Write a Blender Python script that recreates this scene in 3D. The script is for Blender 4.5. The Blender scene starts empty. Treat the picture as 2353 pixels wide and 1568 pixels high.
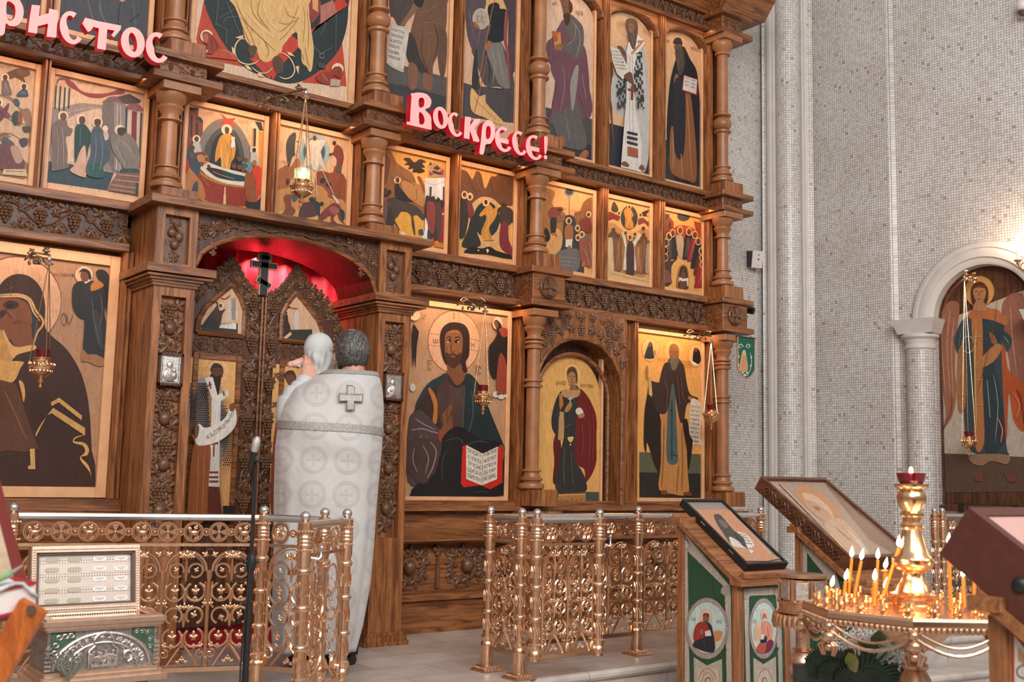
import bpy, bmesh, math, random
from math import sin, cos, pi, radians, sqrt, atan2, hypot
from mathutils import Vector, Matrix
from mathutils.geometry import tessellate_polygon

random.seed(7)
SC = bpy.context.scene
COL = SC.collection

# ---------------------------------------------------------------- camera
F_PX, W_PX, H_PX = 2560.0, 2353, 1568
YAW, PITCH, ROLL = radians(37.0), radians(6.89), radians(1.25)
CAM = Vector((0, 0, 1.0))
FWD = Vector((sin(YAW) * cos(PITCH), cos(YAW) * cos(PITCH), sin(PITCH)))
_r = Vector((cos(YAW), -sin(YAW), 0)); _u = _r.cross(FWD)
RGT = cos(ROLL) * _r + sin(ROLL) * _u
UPV = -sin(ROLL) * _r + cos(ROLL) * _u
cd = bpy.data.cameras.new('camera'); cam = bpy.data.objects.new('camera', cd); COL.objects.link(cam)
M = Matrix((RGT, UPV, -FWD)).transposed().to_4x4(); M.translation = CAM
cam.matrix_world = M
cd.sensor_width = 36.0; cd.lens = 36.0 * F_PX / W_PX
cd.clip_start = 0.05; cd.clip_end = 100
cd.dof.use_dof = True; cd.dof.focus_distance = 6.8; cd.dof.aperture_fstop = 5.0
SC.camera = cam

def ray(x, y): return FWD + RGT * ((x - W_PX / 2) / F_PX) - UPV * ((y - H_PX / 2) / F_PX)
def onY(x, y, Y): d = ray(x, y); return CAM + d * ((Y - CAM.y) / d.y)
def onZ(x, y, z): d = ray(x, y); return CAM + d * ((z - CAM.z) / d.z)
def onP(x, y, P0, n): d = ray(x, y); return CAM + d * ((P0 - CAM).dot(n) / d.dot(n))
def dep(x, y, d): return CAM + ray(x, y) * d

# ---------------------------------------------------------------- light and exposure
SC.view_settings.view_transform = 'Standard'; SC.view_settings.look = 'None'
SC.view_settings.gamma = 1.0; SC.view_settings.exposure = 0.0
SC.view_settings.use_curve_mapping = False
wd = bpy.data.worlds.new('world'); SC.world = wd; wd.use_nodes = True
nt = wd.node_tree; bg = nt.nodes['Background']
tc = nt.nodes.new('ShaderNodeTexCoord'); sx = nt.nodes.new('ShaderNodeSeparateXYZ')
cr = nt.nodes.new('ShaderNodeValToRGB')
nt.links.new(tc.outputs['Generated'], sx.inputs[0]); nt.links.new(sx.outputs['Z'], cr.inputs[0])
cr.color_ramp.elements[0].color = (.30, .22, .18, 1); cr.color_ramp.elements[0].position = 0.0
cr.color_ramp.elements[1].color = (.62, .64, .66, 1); cr.color_ramp.elements[1].position = .55
nt.links.new(cr.outputs[0], bg.inputs[0]); bg.inputs[1].default_value = 0.74

def area(name, loc, tgt, sx_, sy_, power, col):
    l = bpy.data.lights.new(name, 'AREA'); l.shape = 'RECTANGLE'; l.size = sx_; l.size_y = sy_
    l.energy = power; l.color = col
    o = bpy.data.objects.new(name, l); COL.objects.link(o); o.location = loc
    o.rotation_euler = (Vector(tgt) - Vector(loc)).to_track_quat('-Z', 'Y').to_euler()
    return o
def point(name, loc, power, col, rad=.03):
    l = bpy.data.lights.new(name, 'POINT'); l.energy = power; l.color = col; l.shadow_soft_size = rad
    o = bpy.data.objects.new(name, l); COL.objects.link(o); o.location = loc
    return o
area('high_front_fill', (-1.5, -2.0, 5.2), (4.2, 6.2, 1.9), 4.0, 3.0, 560, (1.0, .95, .90))  # added overhead soft fill aimed at the icon screen; no windows are built
area('cool_side_fill', (3.2, -1.5, 4.6), (7.6, 5.6, 2.2), 3.0, 3.0, 270, (.90, .97, 1.0))  # added cool fill towards the right-hand walls, without a window behind it

# ---------------------------------------------------------------- mesh builder
class MB:
    def __init__(s): s.v = []; s.f = []; s.mi = []; s.cur = 0; s.X = None
    def _a(s, p):
        p = Vector(p)
        s.v.append(s.X @ p if s.X is not None else p); return len(s.v) - 1
    def face(s, idx): s.f.append(tuple(idx)); s.mi.append(s.cur)
    def poly(s, pts): s.face([s._a(p) for p in pts])
    def box(s, x0, x1, y0, y1, z0, z1):
        i = [s._a(p) for p in ((x0,y0,z0),(x1,y0,z0),(x1,y1,z0),(x0,y1,z0),(x0,y0,z1),(x1,y0,z1),(x1,y1,z1),(x0,y1,z1))]
        for q in ((0,3,2,1),(4,5,6,7),(0,1,5,4),(1,2,6,5),(2,3,7,6),(3,0,4,7)): s.face([i[k] for k in q])
    def bev(s, x0, x1, y0, y1, z0, z1, b=.004):
        # box with chamfered front (min y) edges
        pr = [(x0+b,y0),(x1-b,y0),(x1,y0+b),(x1,y1),(x0,y1),(x0,y0+b)]
        s.prism([(px,py) for px,py in pr], z0, z1)
    def prism(s, pts, z0, z1, caps=True):
        n = len(pts)
        a = [s._a((p[0],p[1],z0)) for p in pts]; b = [s._a((p[0],p[1],z1)) for p in pts]
        for k in range(n): s.face((a[k], a[(k+1)%n], b[(k+1)%n], b[k]))
        if caps: s.face(a[::-1]); s.face(b)
    def ext(s, prof, x0, x1):
        # profile [(y,z)] closed, extruded along x
        n = len(prof)
        a = [s._a((x0,p[0],p[1])) for p in prof]; b = [s._a((x1,p[0],p[1])) for p in prof]
        for k in range(n): s.face((a[k], b[k], b[(k+1)%n], a[(k+1)%n]))
        s.face(a); s.face(b[::-1])
    def lathe(s, prof, c, n=20, sc=1.0, ax=None, a0=0, a1=2*pi):
        # prof [(r,z)], axis z at c
        full = abs(a1-a0-2*pi) < 1e-6
        m = n if full else n+1
        rings = []
        for r, z in prof:
            rings.append([s._a((c[0]+r*cos(a0+(a1-a0)*k/n)*1.0, c[1]+r*sin(a0+(a1-a0)*k/n)*sc, c[2]+z)) for k in range(m)])
        for q in range(len(rings)-1):
            for k in range(n):
                k2 = (k+1) % m
                s.face((rings[q][k], rings[q][k2], rings[q+1][k2], rings[q+1][k]))
        if prof[0][0] > 1e-5 and full: s.face(rings[0][::-1])
        if prof[-1][0] > 1e-5 and full: s.face(rings[-1])
    def sph(s, c, r, nu=8, nv=5, sc=(1,1,1)):
        rows = []
        for i in range(1, nv):
            t = pi*i/nv
            rows.append([s._a((c[0]+r*sc[0]*sin(t)*cos(2*pi*k/nu), c[1]+r*sc[1]*sin(t)*sin(2*pi*k/nu), c[2]+r*sc[2]*cos(t))) for k in range(nu)])
        t = s._a((c[0],c[1],c[2]+r*sc[2])); b = s._a((c[0],c[1],c[2]-r*sc[2]))
        for k in range(nu):
            k2 = (k+1)%nu
            s.face((t, rows[0][k], rows[0][k2])); s.face((b, rows[-1][k2], rows[-1][k]))
            for i in range(len(rows)-1): s.face((rows[i][k], rows[i+1][k], rows[i+1][k2], rows[i][k2]))
    def tube(s, pts, r, n=6, closed=False, cap=True):
        pts = [Vector(p) for p in pts]; m = len(pts)
        if not isinstance(r, (list, tuple)): r = [r]*m
        rings = []; up = None
        for i in range(m):
            if closed: t = pts[(i+1)%m] - pts[i-1]
            else: t = pts[min(i+1,m-1)] - pts[max(i-1,0)]
            if t.length < 1e-9: t = Vector((0,0,1))
            t.normalize()
            if up is None:
                up = Vector((0,0,1)) if abs(t.z) < .9 else Vector((1,0,0))
            a = t.cross(up)
            if a.length < 1e-6: a = t.orthogonal()
            a.normalize(); b = a.cross(t); up = b
            rings.append([s._a(pts[i] + (a*cos(2*pi*k/n) + b*sin(2*pi*k/n))*r[i]) for k in range(n)])
        for i in range(m if closed else m-1):
            A = rings[i]; B = rings[(i+1)%m]
            for k in range(n): s.face((A[k], A[(k+1)%n], B[(k+1)%n], B[k]))
        if cap and not closed: s.face(rings[0][::-1]); s.face(rings[-1])
    def loft(s, rings, closed=True, cap=False):
        R = [[s._a(p) for p in rg] for rg in rings]; n = len(R[0])
        for i in range(len(R)-1):
            for k in range(n if closed else n-1):
                s.face((R[i][k], R[i][(k+1)%n], R[i+1][(k+1)%n], R[i+1][k]))
        if cap: s.face(R[0][::-1]); s.face(R[-1])
    def build(s, name, mats, parent=None, smooth=False, auto=None):
        me = bpy.data.meshes.new(name)
        me.from_pydata([tuple(p) for p in s.v], [], s.f)
        if not isinstance(mats, (list, tuple)): mats = [mats]
        for m in mats: me.materials.append(m)
        if len(mats) > 1: me.polygons.foreach_set('material_index', s.mi)
        bm = bmesh.new(); bm.from_mesh(me); bmesh.ops.recalc_face_normals(bm, faces=bm.faces)
        bm.to_mesh(me); bm.free()
        if smooth:
            me.polygons.foreach_set('use_smooth', [True]*len(me.polygons))
            try: me.set_sharp_from_angle(angle=radians(auto or 38))
            except Exception: pass
        o = bpy.data.objects.new(name, me); COL.objects.link(o)
        if parent is not None: attach(o, parent)
        return o

def attach(o, parent):
    o.parent = parent
    o.matrix_parent_inverse = Matrix.Translation(parent.location).inverted() if parent.parent is None and parent.rotation_euler.z == 0 else parent.matrix_basis.inverted()
def thing(name, label, cat, loc, group=None):
    o = bpy.data.objects.new(name, None); COL.objects.link(o); o.location = loc
    o.empty_display_size = .05
    return tag(o, label, cat, group)
def tag(o, label, cat, group=None):
    o['label'] = label; o['category'] = cat
    if group: o['group'] = group
    return o
def struct(o): o['kind'] = 'structure'; return o

# ---------------------------------------------------------------- materials
def lin(h):
    h = h.lstrip('#'); c = [int(h[i:i+2], 16)/255 for i in (0,2,4)]
    return tuple(x/12.92 if x <= .04045 else ((x+.055)/1.055)**2.4 for x in c)
def new_mat(name):
    m = bpy.data.materials.new(name); m.use_nodes = True
    return m, m.node_tree, m.node_tree.nodes['Principled BSDF']
def plain(name, col, rough=.5, metal=0, noise=0, nscale=20, bump=0, bscale=60, coat=0, spec=None, emit=None, trans=0):
    m, t, b = new_mat(name)
    c = lin(col) if isinstance(col, str) else col
    b.inputs['Base Color'].default_value = (*c, 1); b.inputs['Roughness'].default_value = rough
    b.inputs['Metallic'].default_value = metal
    if coat: b.inputs['Coat Weight'].default_value = coat
    if spec is not None: b.inputs['Specular IOR Level'].default_value = spec
    if trans: b.inputs['Transmission Weight'].default_value = trans
    if emit: b.inputs['Emission Color'].default_value = (*lin(emit[0]), 1); b.inputs['Emission Strength'].default_value = emit[1]
    if noise or bump:
        tcn = t.nodes.new('ShaderNodeTexCoord')
    if noise:
        n = t.nodes.new('ShaderNodeTexNoise'); n.inputs['Scale'].default_value = nscale; n.inputs['Detail'].default_value = 5
        t.links.new(tcn.outputs['Object'], n.inputs[0])
        r = t.nodes.new('ShaderNodeValToRGB')
        r.color_ramp.elements[0].position = .3; r.color_ramp.elements[1].position = .7
        r.color_ramp.elements[0].color = (*[x*(1-noise) for x in c], 1); r.color_ramp.elements[1].color = (*[min(1, x*(1+noise)) for x in c], 1)
        t.links.new(n.outputs[0], r.inputs[0]); t.links.new(r.outputs[0], b.inputs['Base Color'])
    if bump:
        n2 = t.nodes.new('ShaderNodeTexNoise'); n2.inputs['Scale'].default_value = bscale; n2.inputs['Detail'].default_value = 3
        t.links.new(tcn.outputs['Object'], n2.inputs[0])
        bp = t.nodes.new('ShaderNodeBump'); bp.inputs['Strength'].default_value = bump; bp.inputs['Distance'].default_value = .004
        t.links.new(n2.outputs[0], bp.inputs['Height']); t.links.new(bp.outputs[0], b.inputs['Normal'])
    return m
def wood(name, c0, c1, axis='Z', rough=.42, scale=1.0):
    m, t, b = new_mat(name)
    tcn = t.nodes.new('ShaderNodeTexCoord'); mp = t.nodes.new('ShaderNodeMapping')
    st = {'X': (1.2, 14, 14), 'Z': (14, 14, 1.2), 'Y': (14, 1.2, 14)}[axis]
    mp.inputs['Scale'].default_value = tuple(k*scale for k in st)
    t.links.new(tcn.outputs['Object'], mp.inputs[0])
    n = t.nodes.new('ShaderNodeTexNoise'); n.inputs['Scale'].default_value = 2.6; n.inputs['Detail'].default_value = 7; n.inputs['Distortion'].default_value = 1.1
    t.links.new(mp.outputs[0], n.inputs[0])
    r = t.nodes.new('ShaderNodeValToRGB'); r.color_ramp.elements[0].position = .36; r.color_ramp.elements[1].position = .64
    r.color_ramp.elements[0].color = (*lin(c0), 1); r.color_ramp.elements[1].color = (*lin(c1), 1)
    t.links.new(n.outputs[0], r.inputs[0])
    n2 = t.nodes.new('ShaderNodeTexNoise'); n2.inputs['Scale'].default_value = 30; n2.inputs['Detail'].default_value = 3
    t.links.new(mp.outputs[0], n2.inputs[0])
    mx = t.nodes.new('ShaderNodeMix'); mx.data_type = 'RGBA'; mx.blend_type = 'MULTIPLY'
    r2 = t.nodes.new('ShaderNodeValToRGB'); r2.color_ramp.elements[0].position = .38; r2.color_ramp.elements[1].position = .5
    r2.color_ramp.elements[0].color = (.62, .58, .55, 1); r2.color_ramp.elements[1].color = (1, 1, 1, 1)
    t.links.new(n2.outputs[0], r2.inputs[0])
    mx.inputs[0].default_value = .6
    t.links.new(r.outputs[0], mx.inputs[6]); t.links.new(r2.outputs[0], mx.inputs[7]); t.links.new(mx.outputs[2], b.inputs['Base Color'])
    b.inputs['Roughness'].default_value = rough
    bp = t.nodes.new('ShaderNodeBump'); bp.inputs['Strength'].default_value = .12; bp.inputs['Distance'].default_value = .002
    t.links.new(n2.outputs[0], bp.inputs['Height']); t.links.new(bp.outputs[0], b.inputs['Normal'])
    return m
def paint_mat(name, rough=.5, gold=0.0):
    m, t, b = new_mat(name)
    a = t.nodes.new('ShaderNodeAttribute'); a.attribute_name = 'paint'
    tcn = t.nodes.new('ShaderNodeTexCoord')
    mp = t.nodes.new('ShaderNodeMapping'); mp.inputs['Scale'].default_value = (3, 3, .7); t.links.new(tcn.outputs['Object'], mp.inputs[0])
    n = t.nodes.new('ShaderNodeTexNoise'); n.inputs['Scale'].default_value = 22; n.inputs['Detail'].default_value = 8; n.inputs['Roughness'].default_value = .7; n.inputs['Distortion'].default_value = 1.2
    t.links.new(mp.outputs[0], n.inputs[0])
    r = t.nodes.new('ShaderNodeValToRGB'); r.color_ramp.elements[0].position = .3; r.color_ramp.elements[1].position = .7
    r.color_ramp.elements[0].color = (.62, .59, .57, 1); r.color_ramp.elements[1].color = (1.0, 1.0, 1.0, 1)
    t.links.new(n.outputs[0], r.inputs[0])
    mx = t.nodes.new('ShaderNodeMix'); mx.data_type = 'RGBA'; mx.blend_type = 'MULTIPLY'; mx.inputs[0].default_value = 1
    t.links.new(a.outputs['Color'], mx.inputs[6]); t.links.new(r.outputs[0], mx.inputs[7]); t.links.new(mx.outputs[2], b.inputs['Base Color'])
    b.inputs['Roughness'].default_value = rough
    b.inputs['Specular IOR Level'].default_value = .3
    return m
def mosaic(name, tile, rotz):
    # small square glazed tiles with dark joints, in wall-aligned coordinates (u = along wall, z)
    m, t, b = new_mat(name)
    tcn = t.nodes.new('ShaderNodeTexCoord'); 
    uv = t.nodes.new('ShaderNodeUVMap') ; uv.uv_map = 'wall'
    br = t.nodes.new('ShaderNodeTexBrick')
    br.offset = 0; br.squash = 1
    br.inputs['Scale'].default_value = 1.0
    br.inputs['Brick Width'].default_value = tile; br.inputs['Row Height'].default_value = tile
    br.inputs['Mortar Size'].default_value = tile*.055; br.inputs['Mortar Smooth'].default_value = .15
    br.inputs['Color1'].default_value = (*lin('dcd6d0'), 1); br.inputs['Color2'].default_value = (*lin('c4bab3'), 1)
    br.inputs['Mortar'].default_value = (*lin('5a5656'), 1); br.inputs['Bias'].default_value = -.25
    t.links.new(uv.outputs[0], br.inputs[0])
    # a few rust-brown tiles: random per cell
    vm = t.nodes.new('ShaderNodeVectorMath'); vm.operation = 'SCALE'; vm.inputs['Scale'].default_value = 1/tile
    fl = t.nodes.new('ShaderNodeVectorMath'); fl.operation = 'FLOOR'
    wn = t.nodes.new('ShaderNodeTexWhiteNoise'); wn.noise_dimensions = '2D'
    t.links.new(uv.outputs[0], vm.inputs[0]); t.links.new(vm.outputs[0], fl.inputs[0]); t.links.new(fl.outputs[0], wn.inputs['Vector'])
    rr = t.nodes.new('ShaderNodeValToRGB'); rr.color_ramp.interpolation = 'CONSTANT'
    rr.color_ramp.elements[0].color = (1,1,1,1); rr.color_ramp.elements[1].position = .985; rr.color_ramp.elements[1].color = (.62,.5,.45,1)
    e = rr.color_ramp.elements.new(.80); e.color = (.90,.86,.84,1)
    t.links.new(wn.outputs['Value'], rr.inputs[0])
    n = t.nodes.new('ShaderNodeTexNoise'); n.inputs['Scale'].default_value = 1.6; n.inputs['Detail'].default_value = 6
    t.links.new(tcn.outputs['Object'], n.inputs[0])
    r3 = t.nodes.new('ShaderNodeValToRGB'); r3.color_ramp.elements[0].position = .35; r3.color_ramp.elements[1].position = .65
    r3.color_ramp.elements[0].color = (.90,.88,.86,1); r3.color_ramp.elements[1].color = (1,1,1,1)
    t.links.new(n.outputs[0], r3.inputs[0])
    m1 = t.nodes.new('ShaderNodeMix'); m1.data_type = 'RGBA'; m1.blend_type = 'MULTIPLY'; m1.inputs[0].default_value = 1
    m2 = t.nodes.new('ShaderNodeMix'); m2.data_type = 'RGBA'; m2.blend_type = 'MULTIPLY'; m2.inputs[0].default_value = 1
    t.links.new(br.outputs['Color'], m1.inputs[6]); t.links.new(rr.outputs[0], m1.inputs[7])
    t.links.new(m1.outputs[2], m2.inputs[6]); t.links.new(r3.outputs[0], m2.inputs[7]); t.links.new(m2.outputs[2], b.inputs['Base Color'])
    b.inputs['Roughness'].default_value = .35
    bp = t.nodes.new('ShaderNodeBump'); bp.inputs['Strength'].default_value = .4; bp.inputs['Distance'].default_value = .002; bp.invert = True
    t.links.new(br.outputs['Fac'], bp.inputs['Height']); t.links.new(bp.outputs[0], b.inputs['Normal'])
    return m

WD_H = wood('oak_along', '5c341c', '9c6238', 'X')
WD_V = wood('oak_upright', '6a3c1f', 'a86a3c', 'Z')
WD_D = wood('dark_oak_backing', '3c2215', '613a22', 'Z')
WD_T = plain('turned_oak', '98643f', .38, noise=.22, nscale=9, bump=.05)
WD_C = plain('carved_oak', '684630', .36, noise=.25, nscale=25, bump=.25, bscale=90)
WD_G = plain('gilded_margin', 'd6a072', .42, noise=.10, nscale=14)
BRASS = plain('polished_brass', (.78, .49, .31), .27, 1.0, noise=.10, nscale=30, bump=.05, bscale=40)
BRASS_D = plain('cast_brass', (.64, .40, .26), .38, 1.0, noise=.18, nscale=40, bump=.2, bscale=60)
CHROME = plain('worn_steel', (.70, .67, .65), .28, 1.0, noise=.08, nscale=30)
GOLD = plain('gilt_metal', (.86, .54, .30), .22, 1.0, noise=.1, nscale=40, bump=.15, bscale=120)
SILVER = plain('silver_relief', (.66, .60, .56), .35, 1.0, noise=.2, nscale=60, bump=.3, bscale=150)
PLASTER = plain('painted_plaster', 'c9c0b8', .55, noise=.06, nscale=8)
BLACK = plain('black_metal', '1c1a1a', .45)
PAINT = paint_mat('icon_tempera', .5)
PAINT_GL = paint_mat('printed_panel', .35)
# ---------------------------------------------------------------- carved relief helpers (local x right, z up, viewer at -y)
def grape(mb, x, z, h, y, n=(3,4,3,3,2,1)):
    r = h/len(n)*.62
    for i, k in enumerate(n):
        for j in range(k):
            mb.sph((x+(j-(k-1)/2)*r*1.75+random.uniform(-.1,.1)*r, y-r*.5-(.6*r if 0 < j < k-1 else 0), z+h/2-(i+.5)*h/len(n)), r, 7, 5)
def leaf(mb, x, z, s, a, y, lobes=5, asp=.8):
    N = lobes*6; rings = []; ca, sa = cos(a), sin(a)
    for q, rho in enumerate((.12, .45, .78, 1.0)):
        rg = []
        for k in range(N):
            t = 2*pi*k/N
            lob = abs(cos(lobes*t/2))
            r = s*rho*(1-(1-lob)*.42*rho)*(.72+.28*cos(t))
            px = r*cos(t)+s*.1; pz = r*sin(t)*asp
            w = s*(.30*(1-rho**2)+.16*lob*rho-.02) - (.14*s*rho if abs(sin(lobes*t/2)) > .9 else 0)
            w = max(w, .02*s)+(.10*s*max(0, cos(t))*rho)
            rg.append((x+px*ca-pz*sa, y-w, z+px*sa+pz*ca))
        rings.append(rg)
    mb.loft(rings)
    c = mb._a((x+s*.1*ca, y-s*.3, z+s*.1*sa))
    b = len(mb.v)-1-4*N
    for k in range(N): mb.face((c, b+k, b+(k+1)%N))
def swirl(mb, x, z, s, a, y, turn=1.4, d=1, n=14, w=.15):
    pts = []; rr = []
    for i in range(n+1):
        t = i/n; th = a+d*turn*2*pi*t; r = s*(1-.85*t)
        pts.append((x+r*cos(th), y-s*w*.6-.1*s*t, z+r*sin(th))); rr.append(s*w*(1-.35*t))
    mb.tube(pts, rr, 5)
def fruit(mb, x, z, s, y):
    mb.sph((x, y-s*.35, z), s, 12, 8, (1, .8, 1.1))
    for k in range(5):
        a = pi/2+(k-2)*.35
        mb.tube([(x+.9*s*cos(a), y-.5*s, z+1.0*s*sin(a)), (x+1.35*s*cos(a), y-.4*s, z+1.45*s*sin(a))], [s*.16, s*.05], 5)
def vine(mb, pts, r): mb.tube(pts, r, 6)
def frieze(mb, x0, x1, z0, z1, y, per=None, rel=1.0):
    H = z1-z0; per = per or H; n = max(1, round((x1-x0)/per)); p = (x1-x0)/n; zc = (z0+z1)/2; U = random.uniform
    N = n*8
    vine(mb, [(x0+(x1-x0)*i/N, y-H*.05, zc+H*.30*sin(2*pi*i/16)) for i in range(N+1)], H*.035)
    for k in range(n):
        cx = x0+p*(k+.5); s = 1 if k % 2 == 0 else -1
        grape(mb, cx-p*.10, zc-H*.10, H*.60, y-H*.04)
        for dx, dz, sz, a in ((.10, .34, .30, 50), (-.32, .30, .30, 125), (.38, -.26, .36, -50), (-.34, -.34, .26, 220), (.30, .10, .26, 20), (-.06, .40, .22, 90), (.16, -.40, .22, -70)):
            leaf(mb, cx+dx*p, zc+dz*H, H*sz*U(.9, 1.1), radians(a+U(-22, 22)), y)
        swirl(mb, cx+p*.46, zc+H*.22, H*.13, U(0, 6), y, d=s)
def upright_carving(mb, x0, x1, z0, z1, y):
    w = x1-x0; xc = (x0+x1)/2; z = z1-w*.4; k = 0
    vine(mb, [(xc+w*.25*sin(i*.9), y-w*.03, z0+w*.1+(z1-z0-w*.2)*i/30) for i in range(31)], w*.05)
    while z > z0+w*.35:
        s = 1 if k % 2 else -1
        for dx, dz, sz, a in ((-.22*s, .12, .52, 90+s*50), (.24*s, -.06, .46, 90-s*55), (-.26*s, -.34, .40, 180+30*s)):
            leaf(mb, xc+dx*w, z+dz*w, w*sz, radians(a+random.uniform(-15, 15)), y)
        if k % 3 == 0: grape(mb, xc+s*w*.10, z-w*.22, w*.86, y-w*.08)
        elif k % 3 == 1: fruit(mb, xc-s*w*.04, z-w*.2, w*.27, y-w*.04); leaf(mb, xc+s*w*.30, z-w*.36, w*.38, radians(-60), y)
        else: leaf(mb, xc+s*w*.08, z-w*.24, w*.55, radians(-90+s*35), y-w*.05); swirl(mb, xc-s*w*.28, z-w*.05, w*.17, 0, y, d=s)
        z -= w*.66; k += 1

def at_uv(o, fn):
    me = o.data; uvl = me.uv_layers.new(name='wall')
    for lp in me.loops:
        uvl.data[lp.index].uv = fn(me.vertices[lp.vertex_index].co)

# ---------------------------------------------------------------- the setting
TILE = .0222
def marble_floor():
    m, t, b = new_mat('marble_floor')
    tcn = t.nodes.new('ShaderNodeTexCoord')
    mp = t.nodes.new('ShaderNodeMapping'); mp.inputs['Rotation'].default_value = (0, 0, radians(0)); t.links.new(tcn.outputs['Object'], mp.inputs[0])
    br = t.nodes.new('ShaderNodeTexBrick'); br.offset = .5
    br.inputs['Scale'].default_value = 1; br.inputs['Brick Width'].default_value = .60; br.inputs['Row Height'].default_value = .30
    br.inputs['Mortar Size'].default_value = .0025; br.inputs['Color1'].default_value = (*lin('c9bdb4'), 1); br.inputs['Color2'].default_value = (*lin('b9aca4'), 1)
    br.inputs['Mortar'].default_value = (*lin('8d8078'), 1)
    t.links.new(mp.outputs[0], br.inputs[0])
    n = t.nodes.new('ShaderNodeTexNoise'); n.inputs['Scale'].default_value = 3.2; n.inputs['Detail'].default_value = 8; n.inputs['Distortion'].default_value = 1.5
    t.links.new(tcn.outputs['Object'], n.inputs[0])
    r = t.nodes.new('ShaderNodeValToRGB'); r.color_ramp.elements[0].position = .35; r.color_ramp.elements[1].position = .62
    r.color_ramp.elements[0].color = (.80, .77, .75, 1); r.color_ramp.elements[1].color = (1, 1, 1, 1)
    t.links.new(n.outputs[0], r.inputs[0])
    mx = t.nodes.new('ShaderNodeMix'); mx.data_type = 'RGBA'; mx.blend_type = 'MULTIPLY'; mx.inputs[0].default_value = 1
    t.links.new(br.outputs[0], mx.inputs[6]); t.links.new(r.outputs[0], mx.inputs[7]); t.links.new(mx.outputs[2], b.inputs['Base Color'])
    b.inputs['Roughness'].default_value = .32
    return m
MARBLE = marble_floor()
MARBLE_P = plain('pale_marble', 'c6bdb6', .35, noise=.10, nscale=5)
NAVE_Z = -.33
mb = MB(); mb.box(-4, 12, -4, 9, NAVE_Z-.1, NAVE_Z); struct(mb.build('floor', MARBLE))
EDGE = [(-3.0, 5.6), (.0, 5.05), (1.0, 4.62), (1.8, 4.20), (2.3, 4.0), (2.76, 3.93), (3.1, 4.03), (3.36, 4.26), (3.516, 4.45), (4.556, 4.475), (5.8, 4.39), (6.887, 4.265), (7.267, 4.22), (8.6, 4.02)]
def platform(off, z1, z0, name):
    # slab with a rounded nosing that follows the front edge
    pr = [(-.015, z1-.05), (0, z1-.045), (.012, z1-.03), (.012, z1-.015), (0, z1-.003), (-.012, z1)]
    rings = []
    for x, y in EDGE:
        e = y-off
        rings.append([(x, 7.2, z1), (x, e+.012, z1)]+[(x, e-p[0], p[1]) for p in pr[::-1][1:]]+[(x, e+.02, z0), (x, 7.2, z0)])
    mbx = MB(); mbx.loft(rings, cap=True)
    o = mbx.build(name, MARBLE, smooth=False); return struct(o)
platform(0, 0, -.165, 'floor_soleas'); platform(.30, -.165, NAVE_Z, 'trim_step')
# mosaic walls
def wall_quad(name, p, q, z0, z1, th, mat, u0=0):
    p = Vector((*p, 0)); q = Vector((*q, 0)); d = (q-p).normalized(); n = Vector((d.y, -d.x, 0))
    mbx = MB()
    a = [p, q, q-n*th, p-n*th]
    mbx.prism([(v.x, v.y) for v in a], z0, z1)
    o = mbx.build(name, mat); at_uv(o, lambda c: (u0+(c.xy-p.xy).dot(d.xy), c.z)); return o
TILES = mosaic('mosaic_tiles', TILE, 0)
A0 = Vector((8.139, 6.294, 0)); dA = Vector((.052, -.9986, 0)); nA = Vector((dA.y, -dA.x, 0))
A1 = onP(2047, 600, A0, nA); A1.z = 0
B0 = onP(2060, 600, A0, nA)+nA*(-.03); B0.z = 0
dB = Vector((.139, -.990, 0)); nB = Vector((dB.y, -dB.x, 0))
def onB(px, py, rec=0): return onP(px, py, B0-nB*rec, nB)
def Bp(s_, z, out=0): return Vector((B0.x+dB.x*s_+nB.x*out, B0.y+dB.y*s_+nB.y*out, z))
WT = 5.6
BACKY = 6.52
XB = onY(1753, 800, BACKY).x
struct(wall_quad('wall_back', (5.9, BACKY), (XB, BACKY), NAVE_Z, WT, .2, TILES))
struct(wall_quad('wall_side', (A0.x, A0.y), (A1.x, A1.y), NAVE_Z, WT, .2, TILES))
# corner pier: tile strips, plaster mouldings and tiled half column
CC = dep(1813.5, 600, 9.86); CC.z = 0
rC = 27.5*9.86/2560*1.02
vdir = Vector((CC.x, CC.y, 0)).normalized(); vper = Vector((vdir.y, -vdir.x, 0))
def strip(name, px0, px1, d, mat, prof=None):
    a = dep(px0, 600, d); b = dep(px1, 600, d)
    return struct(wall_quad(name, (a.x, a.y), (b.x, b.y), NAVE_Z, WT, .1, mat))
strip('wall_strip', 1752.5, 1764, 9.95, TILES); strip('wall_strip', 1857, 1871.5, 9.9, TILES)
mb = MB()
n = 28
mb.lathe([(rC, NAVE_Z), (rC, WT)], (CC.x, CC.y, 0), n)
o = mb.build('wall_column', TILES, smooth=True); struct(o)
at_uv(o, lambda c: (((atan2(c.y-CC.y, c.x-CC.x)-1.0) % (2*pi))*rC, c.z))
def moulding(px0, px1, d, name):
    a = dep(px0, 600, d); b = dep(px1, 600, d); w = (b-a).to_2d(); L = w.length; w.normalize(); nn = Vector((w.y, -w.x))
    if nn.dot(-CC.to_2d()) < 0: nn = -nn
    pts = []
    for k in range(13):
        t = k/12; h = .030*sin(pi*min(1, t*1.6)) + (.012 if .62 < t < .9 else 0)+.008
        pts.append(a.to_2d()+w*L*t+nn*h)
    pts += [b.to_2d()-nn*.1, a.to_2d()-nn*.1]
    mbx = MB(); mbx.prism([(p.x, p.y) for p in pts], NAVE_Z, WT)
    struct(mbx.build(name, PLASTER))
moulding(1764, 1787, 9.9, 'trim_1'); moulding(1840, 1858, 9.87, 'trim_2')
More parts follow.
